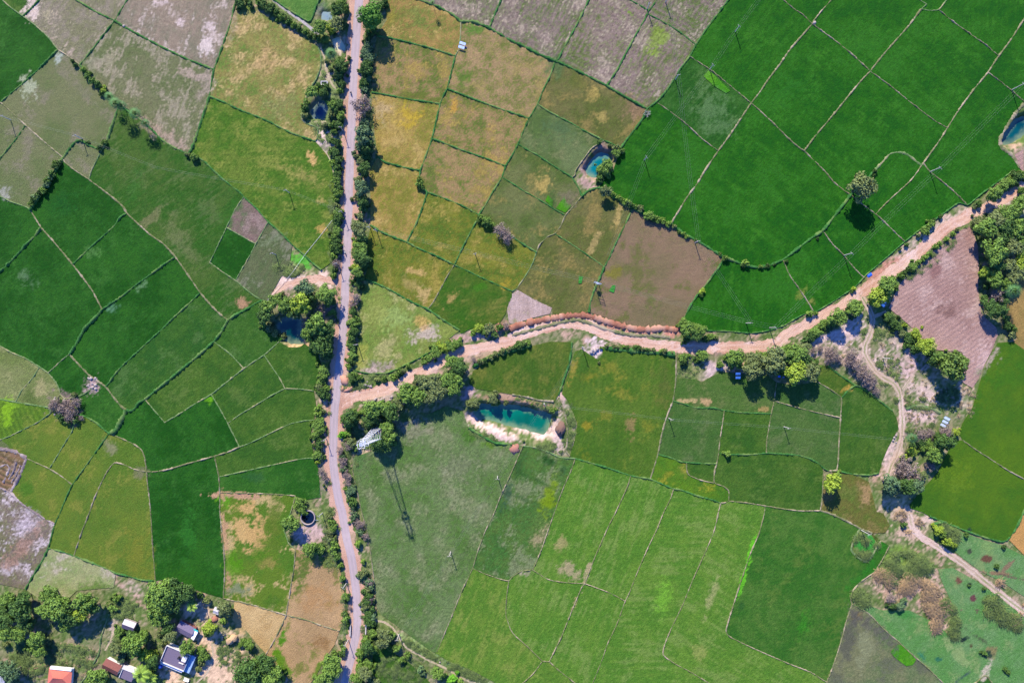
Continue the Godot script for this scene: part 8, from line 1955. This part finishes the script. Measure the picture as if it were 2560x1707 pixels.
	pole(845.6, 661.2, 7.0, 0.35, "roadside power pole just above the side track mouth")
	pole(942.3, 578.1, 7.0, 0.35, "right one of two poles where yellow field bank meets the road")
	pole(925.9, 571.3, 7.0, 0.35, "left one of two poles where yellow field bank meets the road")
	pole(1188.7, 636.7, 7.0, 0.35, "power pole in the olive field under the leafless white bush")
	pole(857.9, 326.8, 7.0, 0.00, "roadside power pole by the bare earth patch")
	pole(894.6, 860.8, 7.0, 0.00, "power pole at the left tip of the pale triangular field")
	pole(815.7, 1096.4, 7.0, 0.00, "roadside power pole at the bend opposite the steel mast")
	pole(1244.0, 1190.3, 7.0, 0.00, "white topped pole by the bank in the wide grey green field")
	pole(1455.7, 867.6, 8.0, -0.70, "power pole at the stony corner by the dirt road bund")
	pole(1360.3, 1007.9, 7.0, -0.70, "power pole on the north bank of the teal pond")
	pole(1672.2, 1045.2, 7.5, 0.35, "power pole on the grassy bank left of the dull green paddy")
	pole(1960.3, 1066.4, 7.0, 0.35, "power pole in the paddy below the big shaded trees")
	pole(2207.9, 894.8, 7.0, 0.00, "dark pole in the pink waste ground beside the winding track")
	pole(1126.7, 1378.6, 7.5, 0.00, "white pole alone in the wide green field below the mast shadow")
	pole(866.0, 1457.0, 7.5, -0.61, "roadside pole at the edge of the brown field")
	pole(870.7, 1598.6, 7.5, -0.61, "roadside pole just below the culvert")
	pole(997.6, 1585.0, 7.5, 0.00, "white pole beside the footpath in the south")
	pole(805.6, 1282.2, 7.0, -0.61, "white pole beside the round stone well")
	pole(507.1, 1500.0, 7.5, -1.05, "village pole at the top corner of the yard")
	pole(2153.7, 1324.9, 8.5, 0.35, "pole at the top corner of the small marshy square")
	wires("three wires on poles crossing the north eastern paddies to the dirt road", 3, 1.1, [[2709.8, 152.5, 8.8], [2530.0, 224.7, 8.82], [2325.8, 429.2, 8.82], [2110.6, 638.1, 8.82], [1924.1, 819.2, 8.82], [1865.5, 807.7, 7.84]])
	wires("wires crossing the long dark paddy from the top edge", 3, 0.9, [[1920.0, -32.7, 6.9], [1838.3, 79.0, 6.86], [1774.3, 174.3, 6.86], [1610.9, 400.3, 6.86], [1516.9, 644.9, 8.0]])
	wires("wires along the edge of the stubble fields to the bushy bank", 3, 0.9, [[1655.8, -54.5, 6.9], [1664.0, 5.4, 6.86], [1688.5, 198.8, 6.86], [1737.5, 606.7, 6.86], [1865.5, 807.7, 7.84]])
	wires("wires from the road across the yellow fields to the dirt road", 3, 0.9, [[942.3, 578.1, 6.86], [1188.7, 636.7, 6.86], [1495.1, 710.2, 8.2], [1865.5, 807.7, 7.84]])
	wires("wires crossing the western fields to the roadside", 2, 0.8, [[-54.5, 275.1, 6.9], [25.9, 299.6, 6.86], [205.6, 347.2, 6.86], [405.8, 427.0, 7.0], [723.1, 481.5, 6.86], [857.9, 533.2, 6.86]])
	wires("wires over the teal pond toward the southern fields", 3, 0.8, [[1455.7, 867.6, 7.84], [1360.3, 1007.9, 6.86], [1318.1, 1071.9, 7.0], [1244.0, 1190.3, 6.86], [1126.7, 1378.6, 7.35], [997.6, 1585.0, 7.35]])
	wires("wires from the teal pond across the eastern paddies", 2, 0.8, [[1360.3, 1007.9, 6.86], [1672.2, 1045.2, 7.35], [1960.3, 1066.4, 6.86], [2219.6, 1093.7, 7.0]])
	wires("roadside wires beside the southern road", 2, 0.8, [[815.7, 1096.4, 6.86], [805.6, 1282.2, 6.86], [866.0, 1457.0, 7.35], [870.7, 1598.6, 7.35], [857.9, 1743.0, 7.0]])
	t = thing("transformer_stand", "two pole transformer stand on the stony bank beside the brown paddy", "transformer", w3(1491.0, 709.0), deg_to_rad(-20))
	for s in [-1.3, 1.3]: rod("pole", t, Vector3(s, 0, 0), Vector3(s, 8.5, 0), 0.16, mats.pole, 0.12, 8)
	for h in [3.2, 6.2, 7.4, 8.3]: bx("crossarm", t, Vector3(0, h, 0.2), Vector3(3.6, 0.16, 0.14), mats.steel)
	var tb := bx("transformer_box", t, Vector3(0, 4.1, 0.1), Vector3(1.3, 1.5, 1.0), mats.steel)
	for k in 5: bx("cooling_fin", tb, Vector3(-0.5 + k * 0.25, 4.0, 0.68), Vector3(0.05, 1.1, 0.16), mats.steel)
	# --- vehicles and people
	motorbike(877.5, 233.5, PI - 0.15, "dark motorbike riding alone on the northern stretch of the road", Color8(40, 42, 56), "rider in dark clothes on the northernmost motorbike")
	motorbike(863.0, 632.0, 0.08, "motorbike with a white shirted rider halfway down the road", Color8(222, 230, 226), "rider in a white shirt on the middle motorbike")
	motorbike(847.0, 813.0, PI + 0.05, "motorbike at the left road edge near the side pond", Color8(120, 100, 120), "rider in a mauve shirt on the southern motorbike")
	# --- panels, sheets
	solar(1155.5, 115.8, deg_to_rad(-18), 2, 3.1, "two white solar panels on a weedy bund among yellow fields")
	solar(1843.5, 938.5, 0.0, 2, 2.4, "two short white solar panels on bare soil under the tree row")
	solar(2360.0, 1054.0, deg_to_rad(-28), 3, 2.9, "three white solar panels in the eastern waste ground")
	solar(2203.0, 762.0, deg_to_rad(-32), 1, 2.7, "single pale blue solar panel under bushes at the track fork")
	solar(2208.0, 754.0, deg_to_rad(-32), 1, 2.2, "shaded blue solar panel half hidden below the bushes at the fork")
	for q in [[2175.0, 687.5, 2.5, 1.5, 30.0, "crumpled bright blue tarpaulin lying on soil beside the dirt road", 0.55], [1954.0, 939.5, 3.2, 1.6, -5.0, "bright blue tarpaulin cover under the tree row south of the dirt road", 1.3]]:
		var pm := PlaneMesh.new(); pm.size = Vector2(q[2], q[3]); pm.subdivide_width = 12; pm.subdivide_depth = 8
		var a := pm.surface_get_arrays(0); var vv: PackedVector3Array = a[Mesh.ARRAY_VERTEX]; var nn := PackedVector3Array()
		for i in vv.size():
			var e := 1.0 - pow(absf(vv[i].x) / q[2] * 2.0, 3.0); vv[i].y = q[6] * e * (0.7 + 0.5 * nc.get_noise_2d(vv[i].x * 3.0, vv[i].z * 3.0)) * (1.0 - pow(absf(vv[i].z) / q[3] * 2.0, 3.0)) + 0.03; nn.append(Vector3(vv[i].x * 0.4, 1.0, vv[i].z * 0.6).normalized())
		var o := obj("tarpaulin", arrays(vv, nn, PackedColorArray(), a[Mesh.ARRAY_INDEX]), mats.blue); o.position = w3(q[0], q[1], 0.04); o.rotation.y = deg_to_rad(q[4]); tag(o, q[5], "tarpaulin")
	# --- long pale irrigation pipe across the field west of the road
	t = thing("irrigation_pipe", "long thin white pipe crossing the field corner near the side track", "pipe")
	var pp := pts("656.3,772.9 672.7,745.6 705.4,710.2 729.9,683.0 762.5,636.7 798.0,593.1 830.6,550.9")
	for i in pp.size() - 1: rod("pipe_length", t, Vector3(pp[i].x, 0.45, pp[i].y), Vector3(pp[i + 1].x, 0.45, pp[i + 1].y), 0.07, mats.limewash)
	# --- loose stones
	stone(222.3, 946.2, 1.04, "pale boulder in the small rubble patch among the western paddies", "boulders of the small rubble patch")
	stone(220.3, 944.9, 1.04, "pale boulder in the small rubble patch among the western paddies", "boulders of the small rubble patch")
	stone(239.0, 970.8, 1.44, "pale boulder in the small rubble patch among the western paddies", "boulders of the small rubble patch")
	stone(221.9, 961.5, 0.9, "pale boulder in the small rubble patch among the western paddies", "boulders of the small rubble patch")
	stone(220.7, 946.3, 0.84, "pale boulder in the small rubble patch among the western paddies", "boulders of the small rubble patch")
	stone(239.2, 971.9, 1.49, "pale boulder in the small rubble patch among the western paddies", "boulders of the small rubble patch")
	stone(236.1, 949.4, 0.94, "pale boulder in the small rubble patch among the western paddies", "boulders of the small rubble patch")
	stone(231.9, 968.4, 1.54, "pale boulder in the small rubble patch among the western paddies", "boulders of the small rubble patch")
	stone(238.1, 945.6, 1.27, "pale boulder in the small rubble patch among the western paddies", "boulders of the small rubble patch")
	stone(233.0, 960.4, 0.8, "pale boulder in the small rubble patch among the western paddies", "boulders of the small rubble patch")
	stone(228.1, 945.7, 1.63, "pale boulder in the small rubble patch among the western paddies", "boulders of the small rubble patch")
	stone(237.7, 961.9, 0.93, "pale boulder in the small rubble patch among the western paddies", "boulders of the small rubble patch")
	stone(238.8, 962.8, 1.57, "pale boulder in the small rubble patch among the western paddies", "boulders of the small rubble patch")
	stone(237.3, 960.5, 1.06, "pale boulder in the small rubble patch among the western paddies", "boulders of the small rubble patch")
	stone(231.2, 957.8, 0.78, "pale boulder in the small rubble patch among the western paddies", "boulders of the small rubble patch")
	stone(224.0, 971.3, 0.65, "pale boulder in the small rubble patch among the western paddies", "boulders of the small rubble patch")
	stone(217.6, 964.7, 0.91, "pale boulder in the small rubble patch among the western paddies", "boulders of the small rubble patch")
	stone(229.6, 959.2, 0.98, "pale boulder in the small rubble patch among the western paddies", "boulders of the small rubble patch")
	stone(240.9, 949.4, 1.05, "pale boulder in the small rubble patch among the western paddies", "boulders of the small rubble patch")
	stone(221.5, 964.9, 0.9, "pale boulder in the small rubble patch among the western paddies", "boulders of the small rubble patch")
	stone(225.2, 969.0, 0.95, "pale boulder in the small rubble patch among the western paddies", "boulders of the small rubble patch")
	stone(230.2, 974.5, 0.71, "pale boulder in the small rubble patch among the western paddies", "boulders of the small rubble patch")
	stone(137.1, 1001.4, 1.29, "pale boulder in the dry thicket among the western paddies", "boulders in the western thicket")
	stone(170.3, 1001.8, 0.9, "pale boulder in the dry thicket among the western paddies", "boulders in the western thicket")
	stone(144.1, 1012.7, 0.64, "pale boulder in the dry thicket among the western paddies", "boulders in the western thicket")
	stone(175.2, 1034.1, 1.46, "pale boulder in the dry thicket among the western paddies", "boulders in the western thicket")
	stone(177.5, 1037.2, 0.62, "pale boulder in the dry thicket among the western paddies", "boulders in the western thicket")
	stone(150.8, 1037.5, 1.3, "pale boulder in the dry thicket among the western paddies", "boulders in the western thicket")
	stone(158.0, 1036.4, 1.16, "pale boulder in the dry thicket among the western paddies", "boulders in the western thicket")
	stone(182.4, 1004.5, 0.77, "pale boulder in the dry thicket among the western paddies", "boulders in the western thicket")
	stone(160.1, 996.9, 0.94, "pale boulder in the dry thicket among the western paddies", "boulders in the western thicket")
	stone(191.1, 1006.4, 0.61, "pale boulder in the dry thicket among the western paddies", "boulders in the western thicket")
	stone(136.1, 998.5, 1.31, "pale boulder in the dry thicket among the western paddies", "boulders in the western thicket")
	stone(155.2, 1004.4, 0.69, "pale boulder in the dry thicket among the western paddies", "boulders in the western thicket")
	stone(192.3, 1010.9, 0.79, "pale boulder in the dry thicket among the western paddies", "boulders in the western thicket")
	stone(137.0, 992.9, 0.75, "pale boulder in the dry thicket among the western paddies", "boulders in the western thicket")
	stone(174.0, 997.5, 0.64, "pale boulder in the dry thicket among the western paddies", "boulders in the western thicket")
	stone(162.8, 1002.4, 1.5, "pale boulder in the dry thicket among the western paddies", "boulders in the western thicket")
	stone(140.8, 1016.1, 1.3, "pale boulder in the dry thicket among the western paddies", "boulders in the western thicket")
	stone(158.0, 1038.6, 1.03, "pale boulder in the dry thicket among the western paddies", "boulders in the western thicket")
	stone(147.9, 1010.3, 0.63, "pale boulder in the dry thicket among the western paddies", "boulders in the western thicket")
	stone(158.7, 1002.4, 1.4, "pale boulder in the dry thicket among the western paddies", "boulders in the western thicket")
	stone(183.2, 1014.6, 0.63, "pale boulder in the dry thicket among the western paddies", "boulders in the western thicket")
	stone(148.7, 1002.0, 0.79, "pale boulder in the dry thicket among the western paddies", "boulders in the western thicket")
	stone(147.3, 1032.8, 0.73, "pale boulder in the dry thicket among the western paddies", "boulders in the western thicket")
	stone(136.5, 1035.7, 1.11, "pale boulder in the dry thicket among the western paddies", "boulders in the western thicket")
	stone(192.8, 1009.9, 1.41, "pale boulder in the dry thicket among the western paddies", "boulders in the western thicket")
	stone(172.6, 1028.9, 1.27, "pale boulder in the dry thicket among the western paddies", "boulders in the western thicket")
	stone(917.7, 954.7, 0.75, "pale stone at the grassy verge near the dirt road mouth", "stones at the dirt road mouth")
	stone(925.9, 965.7, 1.25, "pale stone at the grassy verge near the dirt road mouth", "stones at the dirt road mouth")
	stone(914.2, 962.3, 1.16, "pale stone at the grassy verge near the dirt road mouth", "stones at the dirt road mouth")
	stone(920.9, 964.5, 0.97, "pale stone at the grassy verge near the dirt road mouth", "stones at the dirt road mouth")
	stone(921.1, 962.7, 0.79, "pale stone at the grassy verge near the dirt road mouth", "stones at the dirt road mouth")
	stone(927.0, 966.4, 0.65, "pale stone at the grassy verge near the dirt road mouth", "stones at the dirt road mouth")
	stone(928.0, 966.5, 1.07, "pale stone at the grassy verge near the dirt road mouth", "stones at the dirt road mouth")
	stone(907.9, 965.6, 0.69, "pale stone at the grassy verge near the dirt road mouth", "stones at the dirt road mouth")
	stone(928.0, 962.5, 0.64, "pale stone at the grassy verge near the dirt road mouth", "stones at the dirt road mouth")
	stone(910.5, 962.0, 1.0, "pale stone at the grassy verge near the dirt road mouth", "stones at the dirt road mouth")
	stone(973.4, 999.8, 0.77, "pale stone along the south side of the dirt road mouth", "stones along the dirt road")
	stone(937.0, 999.8, 0.61, "pale stone along the south side of the dirt road mouth", "stones along the dirt road")
	stone(979.8, 991.8, 1.25, "pale stone along the south side of the dirt road mouth", "stones along the dirt road")
	stone(975.2, 999.3, 1.04, "pale stone along the south side of the dirt road mouth", "stones along the dirt road")
	stone(979.9, 992.7, 1.14, "pale stone along the south side of the dirt road mouth", "stones along the dirt road")
	stone(953.0, 999.5, 1.22, "pale stone along the south side of the dirt road mouth", "stones along the dirt road")
	stone(960.0, 995.9, 0.62, "pale stone along the south side of the dirt road mouth", "stones along the dirt road")
	stone(938.5, 996.5, 0.99, "pale stone along the south side of the dirt road mouth", "stones along the dirt road")
	stone(979.2, 996.7, 0.71, "pale stone along the south side of the dirt road mouth", "stones along the dirt road")
	stone(954.6, 998.2, 1.02, "pale stone along the south side of the dirt road mouth", "stones along the dirt road")
	stone(937.4, 998.9, 1.26, "pale stone along the south side of the dirt road mouth", "stones along the dirt road")
	stone(941.0, 996.0, 0.9, "pale stone along the south side of the dirt road mouth", "stones along the dirt road")
	stone(975.4, 993.8, 0.79, "pale stone along the south side of the dirt road mouth", "stones along the dirt road")
	stone(960.7, 1000.2, 0.68, "pale stone along the south side of the dirt road mouth", "stones along the dirt road")
	stone(1478.6, 880.2, 1.89, "white rock on the pale earth corner below the dirt road", "rocks on the pale earth corner")
	stone(1487.2, 877.6, 1.86, "white rock on the pale earth corner below the dirt road", "rocks on the pale earth corner")
	stone(1493.0, 872.6, 1.88, "white rock on the pale earth corner below the dirt road", "rocks on the pale earth corner")
	stone(1480.3, 875.8, 1.84, "white rock on the pale earth corner below the dirt road", "rocks on the pale earth corner")
	stone(1485.3, 882.6, 1.17, "white rock on the pale earth corner below the dirt road", "rocks on the pale earth corner")
	stone(2241.0, 1088.5, 0.89, "white stone beside the southern track end", "stones beside the southern track")
	stone(2235.8, 1093.8, 1.13, "white stone beside the southern track end", "stones beside the southern track")
	stone(2241.4, 1106.0, 0.8, "white stone beside the southern track end", "stones beside the southern track")
	stone(2233.3, 1100.6, 1.09, "white stone beside the southern track end", "stones beside the southern track")
	stone(2035.7, 57.7, 1.8, "white pump stone at the crossing of paddy banks near the top", "pump stone")
	stone(309.1, 65.4, 1.3, "white stone on the bank between fallow fields", "bank stone")
	stone(1099.4, 1655.3, 0.9, "white stone on the pale verge in the south", "verge stone")
